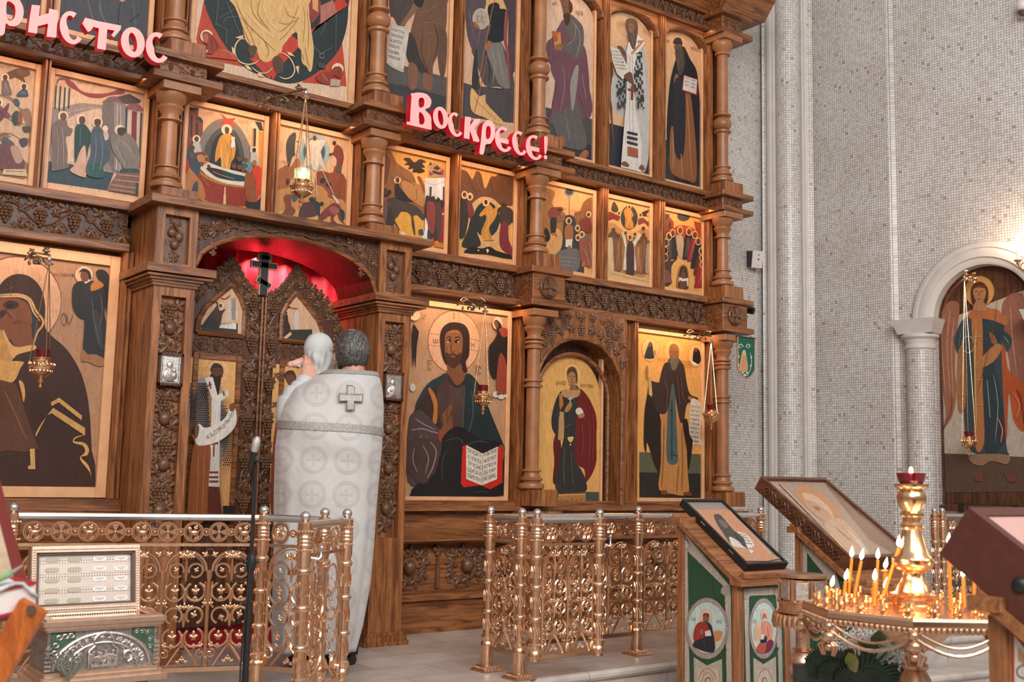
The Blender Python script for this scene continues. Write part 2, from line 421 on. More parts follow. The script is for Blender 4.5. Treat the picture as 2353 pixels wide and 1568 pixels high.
# right wall with an arched niche (centre s=SC_, spring z=ZS)
NS, ZS, RI, RO = .705, 2.345, .405, .585
def arch_pts(r, n=20): return [(NS-r*cos(pi*k/n), ZS+r*1.06*sin(pi*k/n)) for k in range(n+1)]
mb = MB()
ring = [(-.0, NAVE_Z)]; ap = arch_pts(RI)
outer = [(0, ZS), (0, WT), (NS, WT), (2.6, WT), (2.6, ZS)]
# wall face as strips around the opening
def q4(p0, p1, p2, p3): mb.poly([Bp(*p0), Bp(*p1), Bp(*p2), Bp(*p3)])
q4((0, NAVE_Z), (NS-RI, NAVE_Z), (NS-RI, ZS), (0, ZS)); q4((NS+RI, NAVE_Z), (2.6, NAVE_Z), (2.6, ZS), (NS+RI, ZS))
h = len(ap)//2
top = []
for k, (s_, z) in enumerate(ap):
    t = k/(len(ap)-1)
    top.append((s_, WT))
for k in range(len(ap)-1): q4(ap[k], ap[k+1], (ap[k+1][0], WT), (ap[k][0], WT))
q4((0, ZS), (NS-RI, ZS), (NS-RI, WT), (0, WT)); q4((NS+RI, ZS), (2.6, ZS), (2.6, WT), (NS+RI, WT))
# reveal of the niche
pr = [(NS-RI, NAVE_Z)]+ap+[(NS+RI, NAVE_Z)]
for k in range(len(pr)-1): mb.poly([Bp(*pr[k]), Bp(*pr[k+1]), Bp(*pr[k+1], -.11), Bp(*pr[k], -.11)])
# return strip towards the side wall
mb.poly([Bp(0, NAVE_Z), Bp(0, WT), Vector((A1.x, A1.y, WT)), Vector((A1.x, A1.y, NAVE_Z))])
o = mb.build('wall_right', TILES); struct(o)
at_uv(o, lambda c: ((c.xy-B0.xy).dot(dB.xy)+(c.xy-B0.xy).dot(nB.xy), c.z))
mb = MB(); mb.poly([Bp(NS-RI-.02, NAVE_Z, -.11), Bp(NS+RI+.02, NAVE_Z, -.11), Bp(NS+RI+.02, ZS+.6, -.11), Bp(NS-RI-.02, ZS+.6, -.11)])
struct(mb.build('wall_niche', plain('niche_plaster', '6b5147', .7, noise=.2)))
# plaster archivolt: profile swept along the arch
mb = MB(); rings = []
prf = [(RI-.004, -.10), (RI, .015), (RI+.02, .03), (RI+.05, .035), (RI+.055, .05), (RI+.10, .055), (RI+.125, .04), (RI+.13, .05), (RO-.02, .05), (RO, .03), (RO, -.02)]
for k in range(37):
    a = pi*k/36
    rings.append([Bp(NS-r*cos(a), ZS+r*1.04*sin(a), w) for r, w in prf])
mb.loft(rings, closed=False); struct(mb.build('trim_arch', PLASTER, smooth=True, auto=50))
# engaged columns with moulded capitals
def niche_column(sc, name):
    mbx = MB()
    c = Bp(sc, 0, .02)
    mbx.lathe([(.112, NAVE_Z), (.112, 2.13)], (c.x, c.y, 0), 28)
    oo = mbx.build(name, TILES, smooth=True); struct(oo); at_uv(oo, lambda p: (((atan2(p.y-c.y, p.x-c.x)-.3) % (2*pi))*.112, p.z))
    mbx = MB()
    mbx.lathe([(.112, 2.10), (.126, 2.115), (.126, 2.135), (.116, 2.15), (.125, 2.185), (.15, 2.205), (.152, 2.225), (.135, 2.235)], (c.x, c.y, 0), 28)
    ang = atan2(dB.y, dB.x)
    for z0, z1, w in ((2.235, 2.27, .145), (2.27, 2.30, .158), (2.30, 2.325, .166), (2.325, 2.352, .174)):
        P = [Bp(sc-w, 0, -.05), Bp(sc+w, 0, -.05), Bp(sc+w, 0, w*.9), Bp(sc-w, 0, w*.9)]
        w2 = w+.012
        Q = [Bp(sc-w2, 0, -.05), Bp(sc+w2, 0, -.05), Bp(sc+w2, 0, w2*.9), Bp(sc-w2, 0, w2*.9)]
        mbx.loft([[(p.x, p.y, z0) for p in P], [(p.x, p.y, z1) for p in Q]], cap=True)
    struct(mbx.build('trim_capital', PLASTER, smooth=True, auto=30))
niche_column(.185, 'wall_niche_column'); niche_column(2*NS-.185, 'wall_niche_column')
# ---------------------------------------------------------------- iconostasis woodwork
YC, YF, YI, YB = 6.06, 6.13, 6.13, 6.20
XC = [.775, 2.085, 3.39, 4.70, 6.597]     # column axes
PILL = [(1.97, 2.195), (3.333, 3.557)]
XL, XR = -.6, 6.70
ICO = thing('iconostasis', 'tall dark oak icon screen with turned columns and grapevine carving', 'icon screen', (2.76, 6.1, 0))
def part(name, mb, mat, smooth=False, parent=None): return mb.build(name, mat, parent or ICO, smooth)

mb = MB()
mb.box(XL, PILL[0][0]+.1, YB, YB+.08, 0, 5.2); mb.box(PILL[1][1]-.1, XR, YB, YB+.08, 0, 5.2)
mb.box(PILL[0][0]-.1, PILL[1][1]+.1, YB, YB+.08, 2.33, 5.2)
part('backing_wall', mb, WD_D)
# plinth of each side bay
for x0, x1 in ((XL, PILL[0][0]), (PILL[1][1], XR)):
    mb = MB()
    mb.box(x0, x1, YC, YB, 0, .205); mb.bev(x0, x1, YC-.03, YB, .205, .245, .01)
    mb.box(x0, x1, YC+.09, YB, .245, .56)
    mb.ext([(YC-.01, .56), (YC-.035, .575), (YC-.035, .60), (YC-.01, .615), (YC-.015, .63), (YC+.02, .655), (YB, .655), (YB, .56)], x0, x1)
    mb.box(x0, x1, YC+.045, YB, .655, .765)
    mb.bev(x0, x1, YC-.03, YB, .765, .80, .008); mb.box(x0, x1, YC+.03, YB, .80, .83)
    part('plinth', mb, WD_H)
# carved plinth panels
def plinth_carving(x0, x1):
    z0, z1, y = .27, .545, YC+.09
    w = x1-x0; H = z1-z0; m = MB(); xc = (x0+x1)/2; zc = (z0+z1)/2
    m.tube([(xc, y-.015, z0), (xc, y-.02, z1-.05)], [.014, .008], 8); leaf(m, xc, z1-.05, .07, radians(90), y-.01)
    for s in (-1, 1):
        for k in range(2):
            fx = xc+s*w*(.22+.26*k)
            fruit(m, fx+s*.02, zc, .042, y-.02)
            for q in range(9):
                a = radians(q*40+10); leaf(m, fx+.085*cos(a), zc+.08*sin(a), .062, a, y)
            swirl(m, fx-s*.11, zc+.08, .04, 0, y, d=s); swirl(m, fx-s*.10, zc-.09, .035, 2, y, d=-s)
            leaf(m, fx-s*.10, zc, .055, radians(90-90*s), y)
    part('carved_panel', m, WD_C, True)
plinth_carving(3.60, 4.52); plinth_carving(4.95, 6.40)
# cornice shelves and thin friezes, level by level
def shelf(name, x0, x1, yf, z0, z1): 
    m = MB(); m.ext([(yf, z0), (yf, z1-.006), (yf+.006, z1), (YB, z1), (YB, z0)], x0, x1); part(name, m, WD_H)
SEG = [(XL, XC[0]-.17), (XC[0]+.17, XC[1]-.12), (XC[1]+.19, XC[2]-.19), (XC[2]+.12, XC[3]-.10), (XC[3]+.25, XC[4]-.065)]
SEGA = [(XC[0]+.1, 1.93), (2.2, 3.33), (3.6, XC[3]-.1), (XC[3]+.19, XC[4]-.06)]
# (z of bottom board bottom/top, frieze, top board)
for x0, x1 in ((XL, 1.93), (3.56, XR)):
    shelf('lower_moulding', x0, x1, YC, 2.174, 2.216)
    shelf('icon_ledge', x0, x1, YC, 2.402, 2.45)
    m = MB(); m.box(x0, x1, YC+.055, YB, 2.216, 2.402); part('frieze_board', m, WD_D)
for x0, x1 in SEGA:
    if x0 == 2.2: continue
    m = MB(); frieze(m, x0+.01, x1-.01, 2.228, 2.394, YC+.055, per=.165); part('carved_frieze', m, WD_C, True)
for zb, zt, zf0, zf1, ub, ut in ((3.152, 3.182, 3.188, 3.268, 3.274, 3.312), (4.655, 4.692, 4.70, 4.79, 4.80, 4.84)):
    shelf('cornice_board', XL, XR, YC, zb, zt); shelf('cornice_board', XL, XR, YC, ub, ut)
    m = MB(); m.box(XL, XR, YC+.05, YB, zt, ub); part('frieze_board', m, WD_D)
    for x0, x1 in SEGA:
        m = MB(); frieze(m, x0+(.19 if x0 < 1 else 0), x1, zf0-.004, zf1+.004, YC+.05, per=.105); part('carved_frieze', m, WD_C, True)
m = MB(); m.ext([(YC-.0, 4.84), (YC-.14, 4.96), (YC-.2, 5.15), (YB, 5.15), (YB, 4.84)], XL, XR+.25); part('crown_cornice', m, WD_H)
# projecting blocks over every column
def block(cx, tier):
    if tier == 0: z = [(2.16, 2.20, .0), (2.20, 2.388, .03), (2.388, 2.43, .0)]
    elif tier == 1: z = [(3.128, 3.165, 0), (3.165, 3.25, .05), (3.25, 3.29, 0)]
    else: z = [(4.60, 4.64, 0), (4.64, 4.76, .05), (4.76, 4.80, 0)]
    hl, hr, yp = .105, .26, YC-.177
    if cx in (XC[1], XC[2]) : hl, hr, yp = .15, .25, YC-.20
    m = MB()
    for z0, z1, ins in z:
        m.bev(cx-hl+ins, cx+hr-ins*1.6, yp+ins, YB, z0, z1, .004)
    part('column_block', m, WD_H)
    if tier:
        m = MB(); frieze(m, cx-hl+.06, cx+hr-.09, z[1][0]+.008, z[1][1]-.008, yp+.05, per=.10); part('carved_frieze', m, WD_C, True)
for i, cx in enumerate(XC):
    for t in (0, 1, 2):
        if t == 0 and i in (1, 2): continue
        block(cx, t)
m = MB(); m.ext([(YC-.18, 4.80), (YC-.30, 4.95), (YC-.36, 5.15), (YB, 5.15), (YB, 4.80)], XC[4]-.10, XC[4]+.40); part('crown_cornice', m, WD_H)
# roundels with crosses on the lower blocks
def roundel(cx):
    y = YC-.15; m = MB(); zc = 2.293; xc = cx+.055
    prof = [(0, 0), (.074, 0), (.078, .012), (.070, .02), (.062, .012), (0, .012)]
    m.X = Matrix.Translation((xc, y, zc)) @ Matrix.Rotation(radians(90), 4, 'X')
    m.lathe(prof, (0, 0, 0), 28)
    for k in range(4):
        a = k*pi/2; w0, w1, L = .008, .024, .058
        m.X = Matrix.Translation((xc, y-.012, zc)) @ Matrix.Rotation(a, 4, 'Y')
        P = [(w0, 0, .006), (w1, 0, L), (-w1, 0, L), (-w0, 0, .006)]
        m.loft([P, [(x*.8, -.014, z) for x, _, z in P]], cap=True)
    m.sph((0, -.012, 0), .012, 10, 6)
    m.X = None
    part('cross_roundel', m, WD_C, True)
roundel(XC[3]); roundel(XC[4])
# turned columns, one per tier
def turned(cx, z0, z1, kind):
    cy = 5.985; m = MB(); c = (cx, cy, 0); r = .045
    H = z1-z0
    base = [(.07, z0), (.086, z0+.008), (.089, z0+.022), (.084, z0+.038), (.060, z0+.046), (.060, z0+.054), (.075, z0+.062), (.077, z0+.074), (.060, z0+.084), (.052, z0+.108), (.053, z0+.116), (.066, z0+.122), (.066, z0+.132), (.047, z0+.14)]
    cap = [(.043, z1-.165), (.066, z1-.158), (.066, z1-.148), (.050, z1-.142), (.048, z1-.118), (.066, z1-.09), (.070, z1-.084), (.070, z1-.074), (.058, z1-.068), (.060, z1-.062), (.078, z1-.045), (.082, z1-.02), (.085, z1-.012), (.085, z1)]
    if kind == 'ball':
        zm = z0+H*.415
        mid = [(.046, zm-.12), (.050, zm-.085), (.068, zm-.075), (.070, zm-.06), (.056, zm-.052)]+[(.076*cos(a), zm+.062*sin(a)) for a in [radians(q) for q in range(-60, 61, 15)]]+[(.052, zm+.058), (.068, zm+.064), (.068, zm+.078), (.046, zm+.09)]
        cap = [(.044, z1-.12), (.064, z1-.115), (.064, z1-.10), (.05, z1-.095), (.06, z1-.075), (.082, z1-.05), (.084, z1-.015), (.08, z1)]
    elif kind == 'local':
        zm = z0+H*.66
        mid = [(.047, zm-.09), (.066, zm-.086), (.066, zm-.07), (.050, zm-.066), (.050, zm-.05), (.066, zm-.046), (.066, zm-.03), (.045, zm-.026), (.045, z1-.26), (.045, z1-.225), (.064, z1-.222), (.066, z1-.205), (.05, z1-.2), (.05, z1-.195), (.066, z1-.185), (.066, z1-.172), (.05, z1-.168)]
    else: mid = []
    m.lathe(base+mid+cap, c, 24)
    m.bev(cx-.033-.05, cx+.135, cy-.10, YC+.08, z1, z1+.045, .004) if kind != 'x' else None
    o = part('turned_column', m, WD_T, True); return o
PED = MB
for i, cx in enumerate(XC):
    # festal tier
    m = MB(); m.bev(cx-.055, cx+.155, 5.90, YC+.10, 2.43 if i not in (1, 2) else 2.435, 2.53, .005); part('pedestal', m, WD_V)
    turned(cx, 2.53, 3.078, 'plain')
    m = MB(); m.bev(cx-.055, cx+.155, 5.90, YC+.10, 3.29, 3.375, .005); part('pedestal', m, WD_V)
    turned(cx, 3.375, 4.555, 'ball')
    if i in (0, 3, 4):
        turned(cx, .91, 2.09, 'local')
        m = MB(); m.bev(cx-.055, cx+.155, 5.89, YC+.10, .80, .91, .005); m.box(cx-.10, cx+.20, 5.89, YC+.05, 0, .765); part('pedestal', m, WD_V)
# mullions beside columns and between icons
def mullion(x0, x1, z0, z1, yf=YI-.05):
    m = MB(); w = x1-x0; n = max(2, int(w/.02)); pts = [(x0, YB)]
    for k in range(n):
        a = x0+w*k/n; b = x0+w*(k+1)/n
        pts += [(a+.001, yf+.018), (a+w/n*.25, yf), (b-w/n*.25, yf), (b-.001, yf+.018)]
    pts.append((x1, YB)); m.prism(pts[::-1], z0, z1); part('mullion', m, WD_V)
for z0, z1 in ((2.45, 3.152), (3.312, 4.655)):
    for x0, x1 in ((1.43, 1.468),)+(((2.755, 2.795),) if z0 < 3 else ())+((4.085, 4.125), (5.40, 5.462), (5.985, 6.055)): mullion(x0, x1, z0, z1)
    for cx in XC: mullion(cx-.055, cx-.005, z0, z1); mullion(cx+.09, cx+.125, z0, z1)
mullion(XC[3]-.05, XC[3]+.005, .83, 2.174); mullion(XC[4]-.03, XC[4]+.04, .83, 2.174)
mullion(5.60, 5.66, .80, 2.174); mullion(5.735, 5.78, .80, 2.174); mullion(1.915, 1.97, .83, 2.174); mullion(XC[3]+.09, XC[3]+.13, .8, 2.174)
m = MB(); m.box(5.66, 5.735, YI, YB, 0.8, 2.174); part('mullion', m, WD_V)
# arched heads over the right-hand saints
def arch_head(x0, x1, zs, za, z1, yf=YI-.03):
    m = MB(); n = 16; xc = (x0+x1)/2; r = (x1-x0)/2
    pa = [(xc-r*cos(pi*k/n), zs+(za-zs)*sin(pi*k/n)) for k in range(n+1)]
    for k in range(n):
        (xa, zaa), (xb, zbb) = pa[k], pa[k+1]
        m.poly([(xa, yf, zaa), (xb, yf, zbb), (xb, yf, z1), (xa, yf, z1)]); m.poly([(xa, yf, zaa), (xa, YB, zaa), (xb, YB, zbb), (xb, yf, zbb)])
    m.tube([(xc-(r+.012)*cos(pi*k/n), yf, zs+(za-zs+.012)*sin(pi*k/n)) for k in range(n+1)], .009, 6)
    part('arched_head', m, WD_H)
for x0, x1 in ((4.835, 5.385), (5.465, 5.975), (6.06, 6.545)): arch_head(x0, x1, 4.475, 4.612, 4.655)

# ------- portal
YPF = 5.75
for k, (x0, x1) in enumerate(PILL):
    m = MB()
    w = x1-x0
    m.box(x0, x0+.045, YPF, YPF+.04, 0, 1.965); m.box(x1-.045, x1, YPF, YPF+.04, 0, 1.965)
    m.box(x0+.045, x1-.045, YPF, YPF+.04, 0, .62); m.box(x0+.045, x1-.045, YPF, YPF+.04, 1.905, 1.965)
    m.box(x0, x1, YPF+.04, 6.30, 0, 1.965)
    for z0, z1, e in ((0, .025, .038), (.025, .055, .030), (.055, .075, .014)): m.bev(x0-e, x1+e, YPF-e, 6.25, z0, z1, .008)
    part('pillar', m, WD_V)
    m = MB()
    for z0, z1, e in ((1.955, 1.972, .012), (1.972, 1.985, .02), (1.985, 2.0, .034), (2.0, 2.012, .05), (2.02, 2.062, .062)): m.bev(x0-e, x1+e+.03*(e > .04), YPF-e, 6.29, z0, z1, .003)
    part('pillar_capital', m, WD_H)
    m = MB(); upright_carving(m, x0+.052, x1-.052, .64, 1.89, YPF+.04); part('carved_panel', m, WD_C, True)
    m = MB()
    m.box(x0, x0+.045, YPF+.01, YPF+.05, 2.062, 2.392); m.box(x1-.045, x1, YPF+.01, YPF+.05, 2.062, 2.392)
    m.box(x0+.045, x1-.045, YPF+.01, YPF+.05, 2.062, 2.085); m.box(x0+.045, x1-.045, YPF+.01, YPF+.05, 2.345, 2.392); m.box(x0, x1, YPF+.05, 6.25, 2.062, 2.392)
    part('upper_pillar', m, WD_V)
    m = MB(); xc = (x0+x1)/2; y = YPF+.05; m.box(x0+.05, x1-.05, y-.002, y+.01, 2.09, 2.34)
    for dx, dz in ((-.018, 2.255), (.022, 2.235), (0, 2.19)): fruit(m, xc+dx, dz, .024, y)
    for a, dz in ((60, 2.30), (120, 2.29), (250, 2.15), (290, 2.14), (270, 2.115)): leaf(m, xc+.02*cos(radians(a)), dz, .034, radians(a), y)
    m.tube([(xc-.03, y-.01, 2.33), (xc, y-.02, 2.29), (xc+.03, y-.015, 2.245)], [.006, .009, .004], 6); swirl(m, xc-.035, 2.2, .02, 0, y); swirl(m, xc+.035, 2.2, .02, pi, y, d=-1)
    part('carved_panel', m, WD_C, True)
m = MB(); m.ext([(5.70, 2.392), (5.70, 2.43), (5.706, 2.437), (YB, 2.437), (YB, 2.392)], 1.916, 3.665); part('portal_cornice', m, WD_H)
# arched spandrel with carving
X0, X1 = 2.195, 3.333; XM = (X0+X1)/2; ZA, ZSP = 2.315, 2.06
def zarch(x): t = (x-XM)/((X1-X0)/2); return ZSP+(ZA-ZSP)*sqrt(max(0, 1-t*t))
m = MB(); n = 30; ys = YPF+.05
for k in range(n):
    xa = X0+(X1-X0)*k/n; xb = X0+(X1-X0)*(k+1)/n
    m.poly([(xa, ys, zarch(xa)), (xb, ys, zarch(xb)), (xb, ys, 2.392), (xa, ys, 2.392)])
    m.poly([(xa, ys-.015, zarch(xa)), (xa, YB+.05, zarch(xa)), (xb, YB+.05, zarch(xb)), (xb, ys-.015, zarch(xb))])
part('arch_board', m, WD_D)
m = MB(); m.tube([(X0+(X1-X0)*k/n, ys-.008, zarch(X0+(X1-X0)*k/n)+.012) for k in range(n+1)], .013, 6); part('arch_moulding', m, WD_H, True)
m = MB()
for s in (-1, 1):
    for t, zz, sc_ in ((.90, 2.30, 1), (.76, 2.335, .9), (.90, 2.19, .8), (.62, 2.345, .7), (.48, 2.355, .5), (.34, 2.36, .42), (.2, 2.362, .4), (.06, 2.362, .4)):
        x = XM+s*t*(X1-X0)/2
        if t in (.90, .76) and zz > 2.25: grape(m, x, zz-.01, .085*sc_, ys)
        leaf(m, x-s*.04, zz+.025*sc_, .05*sc_, radians(90+s*50), ys); leaf(m, x+s*.035, zz-.03*sc_, .045*sc_, radians(-90+s*30), ys); leaf(m, x-s*.06, zz-.015*sc_, .04*sc_, radians(90-s*90), ys)
        swirl(m, x+s*.045, zz+.03*sc_, .022*sc_, 0, ys, d=s)
    vine(m, [(XM+s*(.02+.5*k/14), ys-.008, 2.355-.018*(k/14)**2*3+.008*sin(k*1.5)) for k in range(15)], .007)
part('carved_frieze', m, WD_C, True)

# arched doorway of the side door
DX, DH, DZS, DZA = 5.165, .40, 1.62, 1.985
def zd(x): t = (x-DX)/DH; return DZS+(DZA-DZS)*sqrt(max(0, 1-t*t))
m = MB(); n = 28; yd = 6.035
for k in range(n):
    xa = DX-DH+2*DH*k/n; xb = DX-DH+2*DH*(k+1)/n
    m.poly([(xa, yd, zd(xa)), (xb, yd, zd(xb)), (xb, yd, 2.174), (xa, yd, 2.174)])
    m.poly([(xa, yd-.01, zd(xa)), (xa, YB, zd(xa)), (xb, YB, zd(xb)), (xb, yd-.01, zd(xb))])
m.box(4.80, DX-DH, yd, YB, .77, 2.174); m.box(DX+DH, 5.60, yd, YB, .77, 2.174)
part('door_surround', m, WD_V)
m = MB()
for k in range(15):
    a = radians(8+164*k/14); r = DH+.06
    x = DX+r*cos(a); z = DZS+(DZA-DZS+.06)*sin(a)
    if not 4.82 < x < 5.585: continue
    if k % 3 == 1: grape(m, x, z-.005, .10, yd)
    else: leaf(m, x, z, .06, a+random.uniform(-.4, .4), yd)
for x, z, s, a in ((4.87, 2.10, .055, 60), (4.96, 2.12, .05, 100), (5.05, 2.13, .05, 80), (5.16, 2.125, .06, 90), (5.28, 2.13, .05, 100), (5.37, 2.12, .05, 80), (5.46, 2.11, .055, 120), (5.54, 2.09, .05, 60), (4.85, 2.0, .05, 200), (5.55, 1.98, .05, -20), (5.48, 2.02, .05, 30), (4.93, 2.04, .05, 150), (5.565, 1.80, .035, 80)):
    leaf(m, x, z, s, radians(a), yd)
for x, z in ((4.90, 2.05), (5.52, 2.05), (5.43, 2.07), (5.02, 2.08)): grape(m, x, z, .09, yd)
part('carved_frieze', m, WD_C, True)
m = MB(); r0 = .31
m.tube([(DX-(DH+.0), yd-.005, .8)]+[(DX-DH*cos(pi*k/24), yd-.005, DZS+(DZA-DZS)*sin(pi*k/24)) for k in range(25)]+[(DX+DH, yd-.005, .8)], .012, 6)
m.tube([(DX-.335, 6.11, .8)]+[(DX-.335*cos(pi*k/24), 6.11, 1.57+.31*sin(pi*k/24)) for k in range(25)]+[(DX+.335, 6.11, .8)], .014, 6)
part('arch_moulding', m, WD_H, True)

# ------- red curtain behind the doors
def curtain():
    m = MB(); rows = []
    for j in range(9):
        z = .092+2.4*j/8; rows.append([])
        for k in range(91):
            x = 2.0+1.55*k/90; ph = x*30+sin(x*7)*2
            rows[-1].append((x, 6.42+.030*sin(ph)+.012*sin(ph*2.3+1)+.012*sin(z*3+x*5), z))
    m.loft(rows, closed=False)
    o = m.build('altar_curtain', plain('red_curtain_cloth', 'd0142a', .55, emit=None, noise=.1, nscale=6), smooth=True, auto=80)
    tag(o, 'bright red pleated curtain hanging behind the carved doors', 'curtain')
curtain()
area('altar_light', (3.0, 6.30, 2.30), (3.05, 6.42, 2.0), .5, .04, 5, (1, .80, .72)).data.spread = radians(110)

# ------- royal doors: two leaves
def royal_leaf(s, label):
    # s=-1 left leaf, 1 right leaf ; astragal at XM
    xa = XM-.005 if s < 0 else XM+.005
    W = .555; yd = 6.12
    t = thing('royal_door', label, 'door', (XM+s*W, yd, .12), 'carved double doors of the icon screen')
    def X(u): return xa+s*u*W       # u 0 at middle, 1 at hinge
    topo = [(0, 2.03), (.10, 2.04), (.22, 2.10), (.30, 2.17), (.36, 2.225), (.42, 2.19), (.55, 2.12), (.70, 2.07), (.84, 1.97), (.93, 1.86), (1, 1.80)]
    m = MB(); pts = [(X(u), z) for u, z in topo]+[(X(1), .12), (X(0), .12)]
    tri = tessellate_polygon([[Vector((p[0], p[1], 0)) for p in pts]])
    for y in (yd+.02, yd+.05):
        idx = [m._a((p[0], y, p[1])) for p in pts]
        for f in tri: m.face([idx[q] for q in f])
    nn = len(pts)
    for k in range(nn):
        a, b = pts[k], pts[(k+1) % nn]; m.poly([(a[0], yd+.02, a[1]), (b[0], yd+.02, b[1]), (b[0], yd+.05, b[1]), (a[0], yd+.05, a[1])])
    m.build('door_panel', WD_D, t)
    m = MB(); yy = yd+.02
    # crest
    for k in range(len(topo)-1):
        (u0, z0), (u1, z1) = topo[k], topo[k+1]
        for q in range(2):
            f = (q+.5)/2; u = u0+(u1-u0)*f; z = z0+(z1-z0)*f
            leaf(m, X(u), z-.015, .045, atan2(1, s*.3*(u-.36)), yy)
            leaf(m, X(u), z-.06, .04, random.uniform(0, 6), yy)
            m.sph((X(u), yy-.01, z+.012), .012, 7, 5, (1, 1, 1.4))
    for u, z in ((.36, 2.14), (.30, 2.06), (.50, 2.06), (.72, 1.99), (.86, 1.90), (.90, 1.78)): grape(m, X(u), z, .085, yy)
    # meeting stile and outer stile of carved vine
    for u0, u1, z1 in ((.02, .19, 2.0), (.90, 1.0, 1.75)):
        z = z1; k = 0
        vine(m, [(X((u0+u1)/2)+.025*sin(q*.8), yy-.003, .15+(z1-.15)*q/50) for q in range(51)], .006)
        while z > .2:
            uc = (u0+u1)/2
            if k % 3 == 0: grape(m, X(uc), z-.03, .10, yy-.006); leaf(m, X(uc-.06), z, .045, 2.2, yy); leaf(m, X(uc+.06), z+.01, .04, .8, yy); z -= .05
            else:
                leaf(m, X(uc-.05), z, .052, radians(90+60*(1 if k % 2 else -1)), yy); leaf(m, X(uc+.05), z-.02, .050, radians(-90+50*(1 if k % 2 else -1)), yy); leaf(m, X(uc), z-.04, .045, random.uniform(0, 6), yy)
            z -= .062; k += 1
    # band between the painted panels
    frieze(m, min(X(.20), X(.90)), max(X(.20), X(.90)), 1.665, 1.755, yy, per=.10)
    m.build('carved_border', WD_C, t, True)
    m = MB(); m.tube([(X(0)+s*.006, yd, .12), (X(0)+s*.006, yd, 2.02)], .008, 6); m.build('meeting_rail', WD_H, t)
    # pointed frame
    m = MB(); fr = [(.20, 1.765), (.20, 1.90)]+[(.20+.19*q/6-.0, 1.90+.165*sin(pi/2*q/6)) for q in range(1, 7)][:-1]+[(.40, 2.075)]
    fr = [(.205, 1.775), (.205, 1.93), (.26, 2.0), (.36, 2.075), (.50, 2.0), (.64, 1.92), (.70, 1.85), (.715, 1.775)]
    P = [(X(u), yy-.012, z) for u, z in fr]
    for a, b in zip(P, P[1:]+P[:1]):
        m.tube([a, b], .016, 6)
    m.build('panel_frame', WD_H, t)
    m = MB(); x0, x1 = sorted((X(.205), X(.74)))
    for a, b, c, d in ((x0, x0+.035, .3, 1.66), (x1-.035, x1, .3, 1.66), (x0+.035, x1-.035, 1.625, 1.66)): m.bev(a, b, yy-.02, yy, c, d, .006)
    m.build('panel_frame', WD_H, t)
    return t
DL = royal_leaf(-1, 'left leaf of carved doors, bishop with unrolled scroll on lower panel')
DR = royal_leaf(1, 'right leaf of carved doors partly hidden by the swaddled baby')
# cross above the meeting rail
m = MB(); yx = 6.10; zc = 2.03
t = thing('door_cross', 'dark three-barred cross with pale edges above the carved doors', 'cross', (XM-.02, yx, zc))
def cr_(mb, e, y0, y1):
    x = XM-.02
    mb.box(x-.022-e, x+.022+e, y0, y1, zc-.0, zc+.255+e); mb.box(x-.078-e, x+.078+e, y0, y1, zc+.165-e, zc+.195+e)
    mb.box(x-.038-e, x+.038+e, y0, y1, zc+.215-e, zc+.237+e)
    mb.X = Matrix.Translation((x, 0, zc+.075)) @ Matrix.Rotation(radians(22), 4, 'Y'); mb.box(-.045-e, .045+e, y0, y1, -.012-e, .012+e); mb.X = None
cr_(m, .006, yx, yx+.02); m.build('cross_edge', WD_G, t)
m = MB(); cr_(m, 0, yx-.006, yx+.004); m.build('cross_face', plain('dark_cross_paint', '252a2c', .4), t)
# ---------------------------------------------------------------- painted panels
PGAIN = 1.12
def col_of(h):
    c = lin(h); return tuple(min(.92, x*PGAIN) for x in c)
_FC = {}
def text_tris(s):
    if s in _FC: return _FC[s]
    cu = bpy.data.curves.new('t', 'FONT'); cu.body = s; cu.resolution_u = 2; cu.fill_mode = 'FRONT'
    ob = bpy.data.objects.new('t', cu); COL.objects.link(ob)
    dg = bpy.context.evaluated_depsgraph_get(); dg.update()
    me = ob.evaluated_get(dg).to_mesh(); me.calc_loop_triangles()
    vs = [v.co.copy() for v in me.vertices]; tr = [tuple(t.vertices) for t in me.loop_triangles]
    ob.evaluated_get(dg).to_mesh_clear(); bpy.data.objects.remove(ob); bpy.data.curves.remove(cu)
    if vs:
        x0 = min(v.x for v in vs); x1 = max(v.x for v in vs)
        vs = [((v.x-x0)/max(1e-6, x1-x0), v.y/.72) for v in vs]
    _FC[s] = (vs, tr); return _FC[s]
def smooth_pts(p, closed=True, sub=4):
    n = len(p)
    if n < 3: return p
    out = []
    rng = range(n) if closed else range(n-1)
    for i in rng:
        if closed: a, b, c, d = p[i-1], p[i], p[(i+1) % n], p[(i+2) % n]
        else: a, b, c, d = p[max(0, i-1)], p[i], p[i+1], p[min(n-1, i+2)]
        for k in range(sub):
            t = k/sub
            out.append(tuple(.5*(2*b[j]+(c[j]-a[j])*t+(2*a[j]-5*b[j]+4*c[j]-d[j])*t*t+(3*b[j]-a[j]-3*c[j]+d[j])*t**3) for j in (0, 1)))
    if not closed: out.append(p[-1])
    return out
